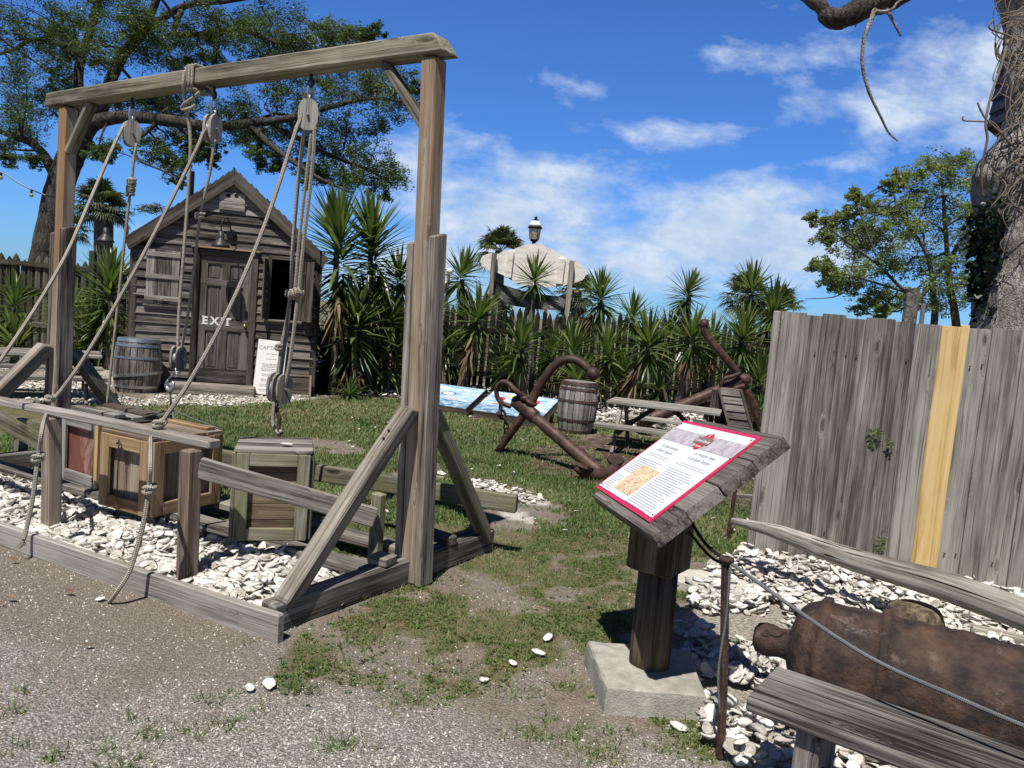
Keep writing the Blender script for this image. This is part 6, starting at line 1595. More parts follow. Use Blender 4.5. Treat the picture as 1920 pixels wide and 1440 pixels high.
TALL = [head_mesh('leaf_crown', 210, 1.05, .66, 5, 26, .3), head_mesh('leaf_crown', 200, .95, .62, 6, 22, .3)]
LOW = [head_mesh('leaf_crown', 60, .12, .55, 7, 8, .05), head_mesh('leaf_crown', 130, .6, .62, 8, 30, .3)]
YG = 'spiky yuccas along the yard fences'
def yucca(label, heads, base, lean=0.0, grp=YG):
    """heads: (point of the crown's growing tip, size, kind)"""
    base = Vector(base); t = thing('yucca', label, 'yucca', base, grp); mb = MB()
    for hpt, s, (me, dd) in heads:
        hpt = Vector(hpt); low = hpt-Z*(.2*s); mid = (base+low)/2+Vector((random.uniform(-.07, .07), random.uniform(-.05, .05), 0))
        h = low.z
        if h > .18: mb.tube(smoothpath([base-Z*.03, base*.7+low*.3+Vector((random.uniform(-.04, .04), 0, 0)), mid*.4+low*.6*1.0 if False else (base*.35+low*.65), low], 4), lerp_list([.075, .058, .050, .045], 13), 9, rough=.06)
        for m_, nm in ((me, 'leaf_crown'), (dd, 'dead_leaves')):
            o = bpy.data.objects.new(nm, m_); COL.objects.link(o); o.parent = t; o.location = hpt-base; o.scale = (s*YSC,)*3
            o.rotation_euler = (random.uniform(-.24, .24), random.uniform(-.24, .24)+lean, random.uniform(0, 6.28))
    if mb.v: part('trunk', mb, M['yuccabark'], t, smooth=True)
    return t
def yu(label, px, py, y, s, kind, bpx=None, by=None):
    tip = D(px, py+14, y); bx = D(bpx, 730, y).x if bpx else tip.x; return yucca(label, [(tip, s, kind)], (bx, by or y+.0, 0))
# left pair beside the hut
yu('tall yucca right beside the hut corner with long hanging brown leaves', 634, 405, 13.0, 1.18, TALL[0], 622)
yu('tall yucca second from the hut corner, against the sky', 697, 410, 13.4, 1.18, TALL[1], 690)
yu('broad low yucca in deep shade at the foot of the two tall ones', 668, 575, 13.0, 1.15, LOW[1], 660)
yu('small yucca seedling on the shells in front of the tall pair', 655, 722, 12.6, .62, LOW[0])
yu('medium yucca half hidden left of the right hoist post', 728, 572, 13.6, .92, HEADS[1], 722)
yu('yucca just left of the right hoist post with its crown behind the cheek board', 748, 500, 14.2, .92, HEADS[2], 745)
yu('dark small yucca low between the tall pair and the hoist post', 700, 668, 13.6, .75, HEADS[0], 702)
# right row: label, px, py, depth, size, kind, base px
row = (('tall yucca left of the carved sign, crown in front of the palm', 868, 492, 14.6, .88, 1, 872), ('yucca leaning out just right of the hoist post', 820, 560, 14.2, .92, 0, 838),
       ('bushy yucca in front of the left sign post', 898, 568, 13.9, 1.02, 3, 858), ('slender yucca standing in front of the middle of the carved sign', 1002, 505, 14.8, .82, 2, 992),
       ('wide yucca under the black sheet', 980, 622, 14.0, 1.0, 3, 990), ('tall yucca with a skirt of dry leaves at the right end of the carved sign', 1127, 530, 14.6, .88, 3, 1112),
       ('light green yucca below the right end of the black sheet', 1075, 632, 14.0, .98, 0, 1078), ('yucca low behind the bend of the anchor', 1082, 690, 13.2, .85, 2, 1085),
       ('small yucca standing back between the dry skirted one and the lone tall one', 1186, 575, 15.0, .82, 2, 1180), ('full yucca above the rusty hooped barrel', 1140, 640, 14.0, .95, 1, 1146),
       ('yucca with brown lower leaves above the left end of the picnic table', 1216, 618, 13.8, 1.05, 1, 1172), ('lone tall thin yucca with long dry skirt against the sky', 1293, 525, 14.8, .78, 3, 1290),
       ('yucca just left of the second anchor stock', 1297, 612, 13.9, .98, 0, 1270), ('pale yucca behind the raised anchor stock', 1335, 618, 14.6, .85, 0, 1338),
       ('tallest yucca by the board fence end', 1411, 520, 14.6, .92, 1, 1402), ('dense yucca below the tallest one, left of the board fence', 1395, 606, 13.6, 1.05, 3, 1390),
       ('yucca whose crown meets the edge of the board fence', 1452, 560, 14.2, 1.0, 0, 1440), ('dark yucca in the gap right of the barrel', 1254, 605, 15.0, .85, 0, 1252),
       ('leaning yucca low beside the hoist post fence gap', 838, 640, 14.4, .85, 2, 815), ('yucca with brown leaves behind the second painted board', 942, 660, 14.4, .85, 1, 948),
       ('shaded yucca behind the anchor ring', 1035, 640, 14.9, .9, 0, 1030), ('short yucca at the far right of the fence row', 1425, 690, 13.2, .95, 0, 1425), ('small yucca behind the slatted stand', 1420, 760, 12.2, .6, 0, 1420),
       ('yucca seen through the gap beside the board fence', 1447, 640, 15.2, .85, 2, 1446))
for (lab, px, py, y, s, k, bx) in row: yu(lab, px, py, y, s, HEADS[k], bx)
for k in range(9):
    px = 800+k*74+random.uniform(-14, 14)
    yu('shaded yucca deep in the hedge row against the stake fence', px, random.uniform(625, 690)+(px-960)*.07, random.uniform(14.9, 15.4), random.uniform(.8, 1.0), HEADS[k % 4], px)
for px, py in ((640, 600), (690, 560), (722, 640), (612, 640), (655, 655), (745, 620)):
    yu('shaded yucca deep in the hedge row against the stake fence', px, py, random.uniform(13.5, 14.3), random.uniform(.95, 1.15), HEADS[(px//7) % 4], px)
# left fence
yu('bright yucca by the left fence, upper crown at the edge of the picture', 27, 545, 13.6, .95, HEADS[0], 24)
yu('bright low yucca at the left edge beneath the taller crown', 28, 615, 13.3, .95, LOW[1], 26)
yu('dark shaded yucca in the corner left of the hut', 208, 500, 14.0, 1.05, TALL[1], 205)
yu('dark yucca low in the corner left of the hut', 180, 585, 14.2, 1.05, LOW[1], 182)
yu('thin dark yucca between the left hoist post and the hut', 132, 560, 14.6, .85, HEADS[3], 128)
# ------------------------------------------------------------------ trees
def leaf_quads(cent, n, rad, size, rg, flat=.6, aspect=.45, toward=None):
    """n small leaves in an ellipsoid: arrays of quads"""
    d = rg.normal(0, 1, (n, 3)); d /= np.linalg.norm(d, axis=1)[:, None]; r = rg.random(n)**.45
    p = np.asarray(cent)+d*r[:, None]*np.array([rad, rad, rad*flat])
    ax = rg.normal(0, 1, (n, 3)); ax[:, 2] *= .5; ax /= np.linalg.norm(ax, axis=1)[:, None]
    b = rg.normal(0, 1, (n, 3)); b -= ax*(b*ax).sum(1)[:, None]; b /= np.linalg.norm(b, axis=1)[:, None]
    s = (size*rg.uniform(.6, 1.25, n))[:, None]; w = s*aspect
    return np.stack([p-ax*s*.5, p+b*w*.5, p+ax*s*.5, p-b*w*.5], 1)
def leaf_object(name, quads, rnd, mat, parent):
    v = np.concatenate(quads).reshape(-1, 3)-np.array(ROOTLOC[parent]); n = len(v)//4; r = np.repeat(np.concatenate(rnd), 4)
    me = bpy.data.meshes.new(name); me.vertices.add(len(v)); me.vertices.foreach_set('co', v.astype(np.float32).ravel())
    me.loops.add(4*n); me.loops.foreach_set('vertex_index', np.arange(4*n, dtype=np.int32)); me.polygons.add(n); me.polygons.foreach_set('loop_start', np.arange(0, 4*n, 4, dtype=np.int32)); me.update(calc_edges=True)
    at = me.attributes.new('rnd', 'FLOAT', 'POINT'); at.data.foreach_set('value', r.astype(np.float32)); me.materials.append(mat)
    o = bpy.data.objects.new(name, me); COL.objects.link(o); o.parent = parent; return o
def twig_to(mb, a, b, r0, r1, rg, k=6, sag=.0, n=5, wob=.10):
    a = Vector(a); b = Vector(b); L = (b-a).length; pts = []
    w1, w2 = Vector(rg.normal(0, wob*L, 3)), Vector(rg.normal(0, wob*L*.6, 3))
    for i in range(k+1):
        t = i/k; pts.append(a.lerp(b, t)+w1*math.sin(t*math.pi)+w2*math.sin(t*2*math.pi)+Z*(sag*L*math.sin(t*math.pi)))
    mb.tube(pts, lerp_list([r0, r1], k+1), n); return pts
def tree_from(name, label, cat, base, limbs, clumps, leafn, leafsize, bark, leaf, seed, twigs=5, bare=.25, cr=(.018, .006), flat=.6, spread=1.0, dens=1.0, twl=1.0, subs=3, puff=1.0):
    """limbs: list of (points, radii); clumps: (point, radius). Every clump hangs on a twig grown from the nearest limb."""
    rg = np.random.default_rng(seed); t = thing(name, label, cat, base); mb = MB(); spts = []
    for pts, rad in limbs:
        sp = smoothpath(pts, 6); rr = lerp_list(rad, len(sp)); mb.tube(sp, rr, 12 if max(rad) > .12 else 8, rough=.03)
        spts += [(p, r) for p, r in zip(sp, rr)]
    arr = np.array([tuple(p) for p, r in spts]); ra = np.array([r for p, r in spts])
    tr = MB(); quads, rn = [], []
    for (c, R) in clumps:
        c = Vector(c); d = np.linalg.norm(arr-np.array(c), axis=1)+ra*1.5+rg.random(len(arr))*.3; i = int(np.argmin(d))
        pth = twig_to(tr, arr[i], c, min(ra[i]*.6, .022+.012*R+.006*d[i]), .009, rg, 7, .06, 6)
        for q in range(twigs):
            a = pth[int(rg.integers(3, 8))]; dv = rg.normal(0, 1, 3); dv /= np.linalg.norm(dv); dv[2] *= flat; e = Vector(np.array(c)+dv*R*rg.uniform(.6, 1.1)*spread)
            p2 = twig_to(tr, a, e, cr[0]*.55, cr[1]*.55, rg, 5, 0, 4, .12)
            for s in range(subs):
                a2 = p2[int(rg.integers(2, 6))]; e2 = a2+Vector(rg.normal(0, .26*R*twl, 3)); twig_to(tr, a2, e2, cr[1]*.6, cr[1]*.3, rg, 3, 0, 3, .15)
                if rg.random() > bare:
                    n = max(3, int(leafn*rg.uniform(.4, 1.5)*dens)); quads.append(leaf_quads(e2, n, R*rg.uniform(.16, .32)*puff, leafsize, rg, .75)); tone = np.clip(rg.normal(.42, .2)+rg.normal(0, .18, n), 0, 1); rn.append(tone)
            if rg.random() > bare:
                n = max(4, int(leafn*1.6*rg.uniform(.4, 1.5)*dens)); quads.append(leaf_quads(e, n, R*rg.uniform(.25, .42)*puff, leafsize, rg, .65)); rn.append(np.clip(rg.normal(.45, .2)+rg.normal(0, .18, n), 0, 1))
    tk = part('trunk', mb, M[bark], t, smooth=True); part('twigs', tr, M['twig'], t)
    leaf_object('crown', quads, rn, M[leaf], t)
    return t
# the big live oak behind the hoist; its limbs spread over the hut
YO = 17.0
def o_(px, py, dy=0.0): return D(px, py, YO+dy)
ob = o_(62, 655); ob.z = -.05
limbs = [([ob, o_(70, 560), o_(95, 430), o_(112, 350), o_(135, 290), o_(158, 255)], [.36, .31, .29, .28, .27, .25]),
         ([o_(135, 292), o_(165, 240, -.1), o_(205, 222, -.3), o_(260, 220, -.6), o_(320, 226, -.9), o_(390, 236, -1.2), o_(460, 232, -1.4), o_(540, 222, -1.6), o_(620, 200, -1.8), o_(690, 185, -1.8), o_(760, 190, -1.7)], [.22, .17, .14, .125, .115, .10, .085, .07, .055, .04, .015]),
         ([o_(158, 255), o_(190, 205, .2), o_(208, 150, .3), o_(230, 105, .3), o_(262, 60, .2), o_(290, 10, .1), o_(310, -60, 0)], [.17, .14, .125, .11, .095, .08, .06]),
         ([o_(148, 262), o_(148, 190, .3), o_(148, 130, .5), o_(165, 70, .6), o_(182, 10, .7), o_(190, -70, .8)], [.13, .11, .10, .09, .075, .06]),
         ([o_(112, 345), o_(88, 300, .2), o_(68, 275, .4), o_(45, 262, .6), o_(10, 250, .8), o_(-60, 225, 1)], [.14, .11, .09, .08, .06, .04]),
         ([o_(150, 110, .5), o_(105, 80, .6), o_(60, 75, .7), o_(20, 95, .8), o_(-40, 110, .9)], [.08, .06, .05, .04, .03]),
         ([o_(232, 100, .3), o_(290, 45, 0), o_(350, 10, -.3), o_(420, 2, -.6), o_(500, -10, -.9)], [.09, .08, .07, .06, .04]),
         ([o_(340, 20, -.3), o_(330, 62, -.5), o_(400, 62, -.8), o_(450, 55, -1.0), o_(520, 80, -1.2), o_(580, 95, -1.4), o_(650, 85, -1.6)], [.06, .06, .05, .05, .04, .03, .02]),
         ([o_(470, 232, -1.4), o_(500, 265, -1.6), o_(545, 300, -1.9), o_(600, 335, -2.1), o_(660, 360, -2.3)], [.07, .06, .05, .035, .02]),
         ([o_(510, 236, -1.5), o_(560, 260, -1.4), o_(620, 292, -1.3), o_(690, 318, -1.2), o_(735, 345, -1.2)], [.06, .05, .04, .03, .015]),
         ([o_(300, 224, -.8), o_(255, 270, -1.0), o_(262, 300, -1.2), o_(300, 318, -1.3), o_(332, 335, -1.4)], [.05, .035, .025, .02, .01]),
         ([o_(205, 222, -.3), o_(190, 255, -.5), o_(180, 300, -.7)], [.03, .02, .01])]
cl_px = [(20, 30, 45), (60, 20, 45), (30, 75, 40), (70, 100, 40), (20, 130, 45), (50, 165, 45), (15, 190, 45), (70, 205, 38), (25, 235, 42), (60, 262, 28), (10, 275, 30), (110, 25, 40), (130, 75, 38), (110, 115, 32),
         (165, 30, 40), (170, 75, 38), (190, 110, 30), (215, 60, 45), (235, 30, 42), (250, 75, 40), (270, 40, 45), (300, 75, 45), (285, 110, 35), (330, 45, 42), (345, 90, 36), (320, 120, 32), (380, 25, 36), (395, 85, 32), (430, 30, 30),
         (440, 85, 32), (470, 50, 42), (505, 35, 48), (520, 80, 46), (500, 110, 36), (555, 65, 42), (545, 105, 40), (590, 80, 38), (615, 50, 26), (640, 70, 30), (665, 60, 22), (660, 95, 26), (690, 75, 20), (700, 62, 16),
         (590, 120, 40), (640, 130, 38), (690, 140, 42), (735, 150, 40), (660, 175, 48), (710, 190, 44), (755, 195, 34), (620, 190, 42), (580, 175, 38), (540, 180, 38), (500, 190, 38), (460, 195, 36), (420, 205, 34), (380, 200, 34), (350, 190, 28), (330, 205, 28),
         (300, 195, 26), (440, 245, 34), (400, 262, 30), (480, 260, 32), (520, 250, 34), (560, 245, 34), (600, 235, 36), (650, 232, 34), (700, 232, 28), (275, 200, 30), (240, 190, 26), (220, 165, 22),
         (585, 290, 28), (625, 290, 34), (660, 305, 40), (700, 310, 40), (735, 325, 30), (690, 345, 34), (650, 340, 28), (720, 355, 22), (610, 320, 24), (570, 330, 20), (530, 300, 22), (500, 310, 18), (480, 285, 18),
         (300, 290, 26), (320, 315, 24), (280, 265, 26), (340, 300, 20), (360, 285, 18), (335, 340, 14), (310, 255, 26), (350, 255, 24), (380, 285, 16), (190, 280, 22), (210, 290, 18), (820, 215, 10), (800, 190, 10), (785, 160, 16), (400, 300, 12),
         (10, 300, 18), (60, 300, 16), (420, 120, 24), (370, 130, 22), (95, 160, 26), (100, 190, 24), (120, 145, 22), (88, 55, 36)]
rgc = np.random.default_rng(5); clumps = []
for (x, y, r) in cl_px:
    dy = float(rgc.normal(-.5 if x > 300 else .2, .8)); clumps.append((o_(x, y, dy), r*YO/FPX*1.22))
# more of the crown above and left of the frame, so the tree is whole
for k in range(26): clumps.append((o_(rgc.uniform(-350, 560), rgc.uniform(-260, -20), float(rgc.normal(0, 1.3))), rgc.uniform(.4, .7)))
tree_from('live_oak', 'big spreading live oak with a curved trunk behind the left hoist post', 'tree', ob, limbs, clumps, 56, .052, 'oakbark', 'oakleaf', 11, twigs=7, bare=.28, flat=.6, dens=1.0, subs=5, puff=1.25)

# the lighter tree behind the board fence
YT = 11.0
def t_(px, py, dy=0.0): return D(px, py, YT+dy)
tb = t_(1752, 640); tb.z = -.05
limbs = [([tb, t_(1752, 600), t_(1750, 560), t_(1748, 520)], [.06, .05, .045, .04]), ([t_(1795, 640), t_(1790, 585), t_(1780, 530), t_(1775, 460, .2), t_(1770, 390, .2), t_(1765, 320, .2)], [.06, .055, .045, .035, .025, .01]),
         ([t_(1748, 530), t_(1720, 560, -.2), t_(1690, 540, -.4), t_(1650, 500, -.5), t_(1610, 470, -.6), t_(1570, 440, -.7), t_(1530, 412, -.8)], [.032, .028, .024, .02, .016, .01, .006]),
         ([t_(1748, 520), t_(1735, 470), t_(1700, 420, .1), t_(1680, 380, .2), t_(1670, 330, .2)], [.035, .03, .025, .018, .008]), ([t_(1748, 525), t_(1790, 470, .3), t_(1820, 410, .4), t_(1840, 350, .4)], [.035, .03, .022, .01]),
         ([t_(1700, 548, -.3), t_(1640, 530, -.4), t_(1590, 515, -.5), t_(1545, 510, -.5)], [.02, .016, .011, .005]), ([t_(1660, 508, -.5), t_(1620, 520, -.6), t_(1570, 555, -.7), t_(1510, 560, -.8)], [.014, .011, .008, .004]),
         ([t_(1650, 500, -.5), t_(1620, 420, -.4), t_(1605, 380, -.4), t_(1598, 345, -.4)], [.014, .011, .008, .004])]
cl = [(1770, 320, 34), (1735, 318, 26), (1805, 325, 36), (1835, 340, 30), (1690, 330, 18), (1765, 370, 46), (1810, 385, 48), (1720, 365, 36), (1845, 400, 36), (1680, 345, 16), (1700, 400, 36), (1660, 405, 24), (1740, 420, 50), (1790, 450, 50), (1835, 465, 40),
      (1625, 390, 20), (1600, 365, 14), (1598, 395, 16), (1640, 425, 28), (1610, 430, 26), (1575, 415, 22), (1545, 420, 18), (1525, 410, 12), (1690, 450, 42), (1650, 465, 34), (1610, 470, 30), (1570, 450, 26), (1545, 450, 16), (1740, 490, 46), (1790, 510, 46), (1700, 500, 40), (1650, 510, 34),
      (1600, 505, 28), (1560, 500, 24), (1530, 500, 16), (1590, 540, 24), (1560, 535, 20), (1630, 550, 26), (1680, 560, 30), (1730, 560, 30), (1780, 565, 34), (1610, 575, 16), (1650, 585, 16), (1820, 540, 36), (1850, 520, 30)]
rgc = np.random.default_rng(9)
clumps = [(t_(x, y, float(rgc.normal(0, .5))), r*YT/FPX*1.05) for x, y, r in cl]
tree_from('leafy_tree', 'open green leafy tree behind the board fence', 'tree', tb, limbs, clumps, 40, .044, 'twig', 'treeleaf', 21, twigs=8, bare=.18, flat=.8, dens=1.0, cr=(.012, .004), puff=1.5)

# the dead trunk wrapped in vines at the right edge, with its bare branch overhead
YD = 7.3
def d_(px, py, dy=0.0): return D(px, py, YD+dy)
dt = thing('dead_tree', 'thick pale dead trunk wrapped in dry vines at the right edge behind the board fence', 'tree', (d_(1905, 600).x, YD, 0))
b0 = d_(1905, 640); b0.z = -.05
pts = [b0, d_(1900, 600), d_(1908, 500), d_(1908, 400), d_(1905, 340), d_(1915, 300), d_(1925, 250), d_(1932, 200), d_(1935, 120), d_(1935, 40), d_(1920, -20), d_(1905, -80)]
rad = [.40, .345, .32, .31, .33, .31, .22, .19, .20, .20, .21, .20]
sp = smoothpath(pts, 8); rr = lerp_list(rad, len(sp)); mb = MB(); mb.tube(sp, rr, 28)
for i, v in enumerate(mb.v):
    k = i//28; c = sp[min(k, len(sp)-1)]; v = Vector(v); r = v-c; a = (i % 28)/28*6.283; z = v.z
    f = 1+(float(fbm(math.cos(a)*2+5, z*1.6+math.sin(a)*2, 1.5, 4))-.5)*.42
    mb.v[i] = tuple(c+r*f)
part('trunk', mb, M['deadbark'], dt, smooth=True)
mb = MB(); k0 = d_(1862, 330); mb.sphere(k0, .15, 16, 1, 1, 1.15); mb.sphere(d_(1870, 410), .09, 12, 1, 1, 1.6)
for i, v in enumerate(mb.v): v = Vector(v); mb.v[i] = tuple(v+Vector((float(fbm(v.x*9, v.z*9, 1, 3))-.5, float(fbm(v.x*9+30, v.z*9, 1, 3))-.5, float(fbm(v.x*9, v.z*9+40, 1, 3))-.5))*.10)
part('burl', mb, M['deadbark'], dt, smooth=True)
# branch leaving the trunk above the frame and coming down into it
mb = MB(); taper(mb, [d_(1905, -40), d_(1840, -110, -.3), d_(1760, -70, -.5), d_(1700, -25, -.6), d_(1660, -5, -.6), d_(1625, 10, -.6), d_(1595, 26, -.6), d_(1572, 34, -.6), d_(1552, 27, -.6), d_(1540, 14, -.6), d_(1516, 0, -.6), d_(1490, -25, -.6)], [.16, .13, .12, .115, .11, .105, .10, .095, .075, .055, .04, .03], 14, 6)
for i, v in enumerate(mb.v): v = Vector(v); mb.v[i] = tuple(v+Vector((float(fbm(v.x*7, v.z*7, 1, 3))-.5, 0, float(fbm(v.x*7, v.z*7+40, 1, 3))-.5))*.05)
part('branch', mb, M['oakbark'], dt, smooth=True)
mb = MB()
taper(mb, [d_(1640, 5, -.65), d_(1636, 30, -.68), d_(1622, 65, -.7), d_(1617, 100, -.7), d_(1619, 135, -.7), d_(1628, 168, -.68), d_(1637, 190, -.66), d_(1652, 220, -.64), d_(1666, 248, -.62), d_(1683, 264, -.6)], [.022, .020, .016, .015, .014, .013, .011, .009, .006], 7)
taper(mb, [d_(1655, -5, -.65), d_(1664, 20, -.66), d_(1676, 42, -.66), d_(1689, 68, -.66)], [.02, .015, .012, .008], 6)
taper(mb, [d_(1630, 15, -.66), d_(1650, 22, -.68), d_(1672, 18, -.7), d_(1684, 4, -.7), d_(1705, -8, -.7)], [.016, .014, .012, .01], 6)
taper(mb, [d_(1611, 20, -.62), d_(1606, 38, -.62), d_(1604, 51, -.62)], [.012, .009, .006], 5)
part('hanging_twig', mb, M['deadbark'], dt, smooth=True)
rg = random.Random(4); mb = MB()
for i in range(24):
    x = rg.uniform(1876, 1945); y0 = rg.uniform(20, 330); p = []; q = y0
    for j in range(6): p.append(d_(x+rg.uniform(-26, 26), q, -.40 if rg.random() < .8 else -.30)); q += rg.uniform(10, 55)
    sp_ = smoothpath(p, 5); mb.tube(sp_, lerp_list([rg.uniform(.004, .011), .003], len(sp_)), 5)
for i in range(16):
    a = rg.uniform(0, 6.28); c = d_(rg.uniform(1895, 1930), rg.uniform(-10, 90), -.3); mb.tube(smoothpath([c+Vector((math.cos(a+t*1.4)*.22, -.05, math.sin(a+t*1.4)*.22)) for t in range(4)], 5), .006, 4)
for px0, py0, px1, py1, mx, my in ((1895, 30, 1905, 80, 1860, 60), (1890, 60, 1900, 120, 1870, 95), (1880, 100, 1895, 160, 1862, 150)): mb.tube(smoothpath([d_(px0, py0, -.3), d_(mx, my, -.35), d_(px1, py1, -.3)], 6), .006, 4)
mb.tube(smoothpath([d_(1895, 275, -.35), d_(1865, 232, -.4), d_(1845, 228, -.42), d_(1808, 226, -.42), d_(1806, 218, -.42)], 5), .007, 5)
mb.tube(smoothpath([d_(1905, 280, -.35), d_(1872, 245, -.4), d_(1850, 225, -.42), d_(1838, 205, -.42), d_(1833, 192, -.42)], 5), .009, 5)
mb.tube(smoothpath([d_(1842, 370, -.36), d_(1840, 320, -.4), d_(1851, 262, -.42), d_(1848, 230, -.42), d_(1858, 180, -.42), d_(1878, 120, -.4), d_(1890, 75, -.35)], 6), .012, 6)
part('dry_vines', mb, M['vine'], dt, smooth=True)
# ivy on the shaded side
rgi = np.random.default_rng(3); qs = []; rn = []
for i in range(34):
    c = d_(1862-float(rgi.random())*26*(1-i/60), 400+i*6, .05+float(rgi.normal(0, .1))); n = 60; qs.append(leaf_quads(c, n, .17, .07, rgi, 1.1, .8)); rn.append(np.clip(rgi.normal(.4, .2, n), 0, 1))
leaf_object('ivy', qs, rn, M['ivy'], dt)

# slate-roofed turret behind the dead trunk
tw = thing('shingled_turret', 'steep dark slate roof of a turret behind the dead trunk', 'building', D(2000, 400, 12.0)*1.0-Z*D(2000, 400, 12.0).z)
YR = 12.0; e = D(1866, 216, YR+1.2); a = D(1897, 45, YR+1.2); cx = D(2080, 200, YR+1.2).x+.34
n = 10; mb = MB(); top = a.z+.1; slope = (a.x-e.x)/(a.z-e.z)
wx = cx-.34-e.x
for i in range(16):
    z0 = e.z+(a.z-e.z)/6.2*i; 
    r = wx-(z0-e.z)*slope
    if r < .15: break
    r2 = r-(a.z-e.z)/6.2*1.25*slope; h = (a.z-e.z)/6.2*1.25
    for s in range(8):
        a0 = math.pi*2*s/8+math.pi/8; a1 = a0+math.pi/4
        p0, p1 = Vector((cx+math.cos(a0)*r*1.08, YR+1.2+math.sin(a0)*r*1.08, z0)), Vector((cx+math.cos(a1)*r*1.08, YR+1.2+math.sin(a1)*r*1.08, z0))
        q0, q1 = Vector((cx+math.cos(a0)*r2*1.08, YR+1.2+math.sin(a0)*r2*1.08, z0+h)), Vector((cx+math.cos(a1)*r2*1.08, YR+1.2+math.sin(a1)*r2*1.08, z0+h))
        nn = (p1-p0).cross(q0-p0).normalized(); kk = 7
        for j in range(kk):
            u, w = j/kk+.006, (j+1)/kk-.006; dz = nn*random.uniform(.02, .035)
            A_, B_, C_, D_ = p0.lerp(p1, u)+dz, p0.lerp(p1, w)+dz, q0.lerp(q1, w)-dz*.3, q0.lerp(q1, u)-dz*.3
            mb.add([A_, B_, C_, D_, A_-nn*.03, B_-nn*.03, C_-nn*.03, D_-nn*.03], [(0, 1, 2, 3), (7, 6, 5, 4), (0, 4, 5, 1), (1, 5, 6, 2), (2, 6, 7, 3), (3, 7, 4, 0)], None, random.random())
part('roof', mb, M['shingle'], tw)
mb = MB(); mb.lathe([(wx*.98, 0), (wx*.98, e.z-.12), (wx*1.05, e.z-.06), (wx*1.05, e.z+.02)], Matrix.Translation((cx, YR+1.2, 0)) @ Matrix.Rotation(math.pi/8, 4, 'Z'), 8); part('wall', mb, M['darkwood'], tw)

# ------------------------------------------------------------------ palms beyond the fences
def fan_mesh(name, seed, nf, dead):
    rg = random.Random(seed); vs, fs, rn = [], [], []
    for i in range(nf):
        t = i/nf; el = R_(80)-R_(125)*t+rg.uniform(-.15, .15); az = i*2.4+rg.uniform(-.3, .3)
        d = Vector((math.cos(az)*math.cos(el), math.sin(az)*math.cos(el), math.sin(el))); pl = rg.uniform(.45, .65); hub = d*pl-Z*.06
        sd_ = d.cross(Z).normalized() if abs(d.z) < .98 else Vector((1, 0, 0)); up = sd_.cross(d); b = len(vs); rr = min(1, max(0, .25+.3*rg.random()+(.5*max(0, t-.6)))) if not dead else rg.random()
        vs += [Vector(d*.02)-sd_*.012, Vector(d*.02)+sd_*.012, hub+sd_*.012, hub-sd_*.012]; rn += [rr]*4; fs.append((b, b+1, b+2, b+3))
        for k in range(22):
            a = R_(-105)+R_(210)*k/21; dd = (d*math.cos(a)+sd_*math.sin(a)).normalized(); L = rg.uniform(.55, .75)*(1-.25*abs(a)/1.9); b = len(vs)
            tip = hub+dd*L-Z*(.22*L+.12*rg.random())+up*.05; m_ = hub+dd*L*.55+up*.06; w = up.cross(dd).normalized()*.030
            vs += [hub, m_-w, tip, m_+w]; rn += [min(1, max(0, rr+rg.uniform(-.12, .12)))]*4; fs.append((b, b+1, b+2, b+3))
    me = mesh_from(name, vs, fs, None, rn); me.materials.append(M['palmleaf']); return me
FANS = [fan_mesh('fronds', 1, 34, False), fan_mesh('fronds', 2, 30, False)]
def palm(label, px, py, y, s, k):
    top = D(px, py, y); t = thing('palm_tree', label, 'palm', (top.x, y, 0), 'cabbage palms beyond the fences')
    mb = MB(); mb.tube([(top.x+.05, y, 0), (top.x+.05, y, top.z*.5), (top.x, y, top.z)], [.19, .16, .17], 10, rough=.05); part('trunk', mb, M['palmbark'], t, smooth=True)
    o = bpy.data.objects.new('fronds', FANS[k]); COL.objects.link(o); o.parent = t; o.location = top-Vector((top.x, y, 0)); o.scale = (s,)*3; o.rotation_euler = (0, 0, random.uniform(0, 6))
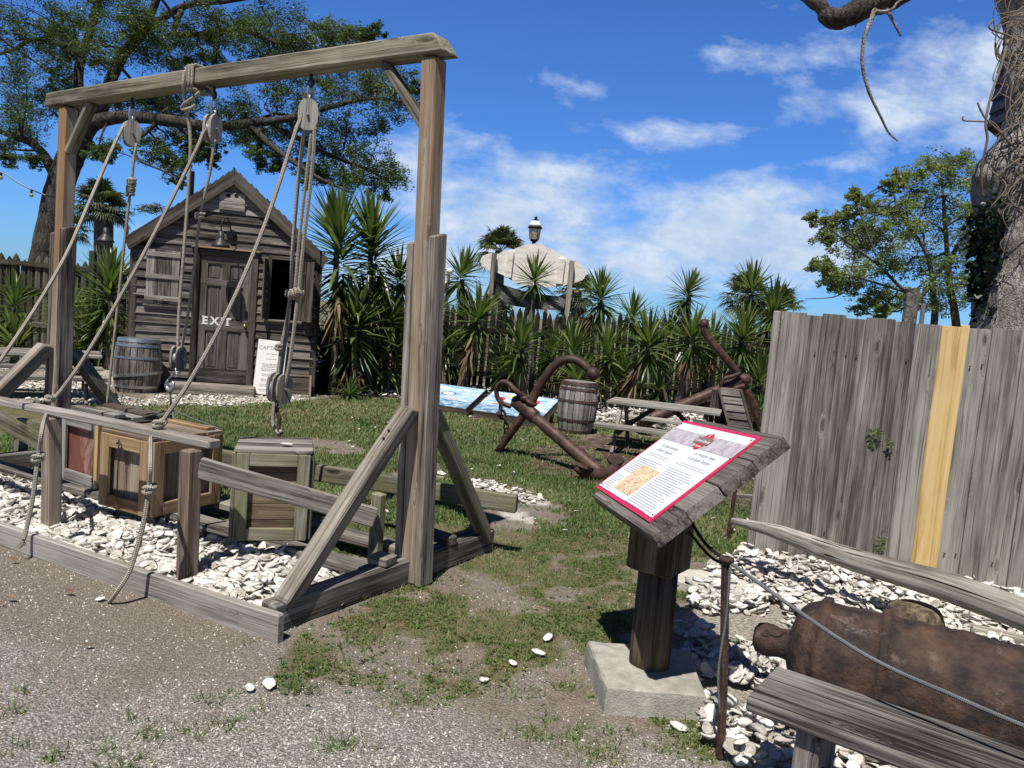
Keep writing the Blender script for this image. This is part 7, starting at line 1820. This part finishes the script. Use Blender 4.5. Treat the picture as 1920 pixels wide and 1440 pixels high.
for q in (('tall palm with a round crown left of the hut roof', 186, 382, 27, .95, 0), ('smaller palm low behind the left hoist post', 134, 430, 30, .75, 1), ('palm crown beside the tall one, close to the hut', 204, 392, 28, .85, 1),
          ('palm crown showing above the left end of the carved sign', 938, 470, 24, .85, 0), ('small palm under the right end of the carved sign', 1082, 545, 26, .80, 1), ('palm behind the sign post at the right of the black sheet', 1072, 592, 27, .65, 0),
          ('pale palm crown behind the tallest yucca', 1400, 555, 22, .80, 1), ('low palm behind the yuccas left of the lantern', 925, 590, 26, .8, 0), ('palm crown behind the yucca at the board fence', 1462, 580, 23, .75, 0)):
    palm(*q)
# floodlight pole behind the left sign
fl = thing('floodlight_pole', 'thin pole with two pale floodlights behind the left yuccas', 'light pole', D(842, 560, 24)-Z*D(842, 560, 24).z)
p = D(842, 505, 24); mb = MB(); mb.tube([(p.x, 24, 0), p], .05, 8); mb.tube([p+Vector((-.25, 0, .0)), p+Vector((.1, 0, 0))], .03, 6); part('pole', mb, M['galvdull'], fl)
for px, py in ((826, 507), (844, 508), (834, 532)): mb = MB(); c = D(px, py, 23.8); mb.sphere(c, .11, 10, 1, .7, .8); part('floodlight', mb, M['white'], fl, smooth=True)
# ferns on the hut roof, sign post left of the hut, string lights
rgf = np.random.default_rng(2); rf = thing('roof_fern', 'small tuft of fern growing on the left slope of the hut roof', 'fern', D(285, 392, 13.5)); q = [leaf_quads(D(285+float(rgf.normal(0, 14)), 396-float(rgf.random())*8, 13.4), 14, .10, .14, rgf, .8, .12) for i in range(16)]
leaf_object('fern_leaves', q, [np.clip(rgf.normal(.6, .2, 14), 0, 1) for i in range(16)], M['palmleaf'], rf)
p = D(175, 470, 14.8); mb = MB(); mb.beam((p.x, p.y, 0), (p.x, p.y, p.z), .11, .11, up=Vector((0, -1, 0)), ch=.01); single('fence_post', mb, M['palisL'], 'grey post standing above the fence left of the hut', 'post')
lg = thing('string_lights', 'dark cable with two hanging bulbs at the left edge of the sky', 'string lights', D(0, 325, 9))
pts = smoothpath([D(-120, 270, 9), D(0, 322, 9), D(30, 340, 9), D(58, 355, 9), D(92, 368, 9), D(125, 372, 9.5)], 5)
mb = MB(); mb.tube(pts, .007, 5); part('cable', mb, M['blackmetal'], lg)
for px, py in ((2, 324), (59, 357)):
    c = D(px, py, 9); mb = MB(); mb.tube([c, c-Z*.035], .013, 8); part('socket', mb, M['blackmetal'], lg); mb = MB(); mb.sphere(c-Z*.055, .024, 10); part('bulb', mb, M['glass'], lg, smooth=True)
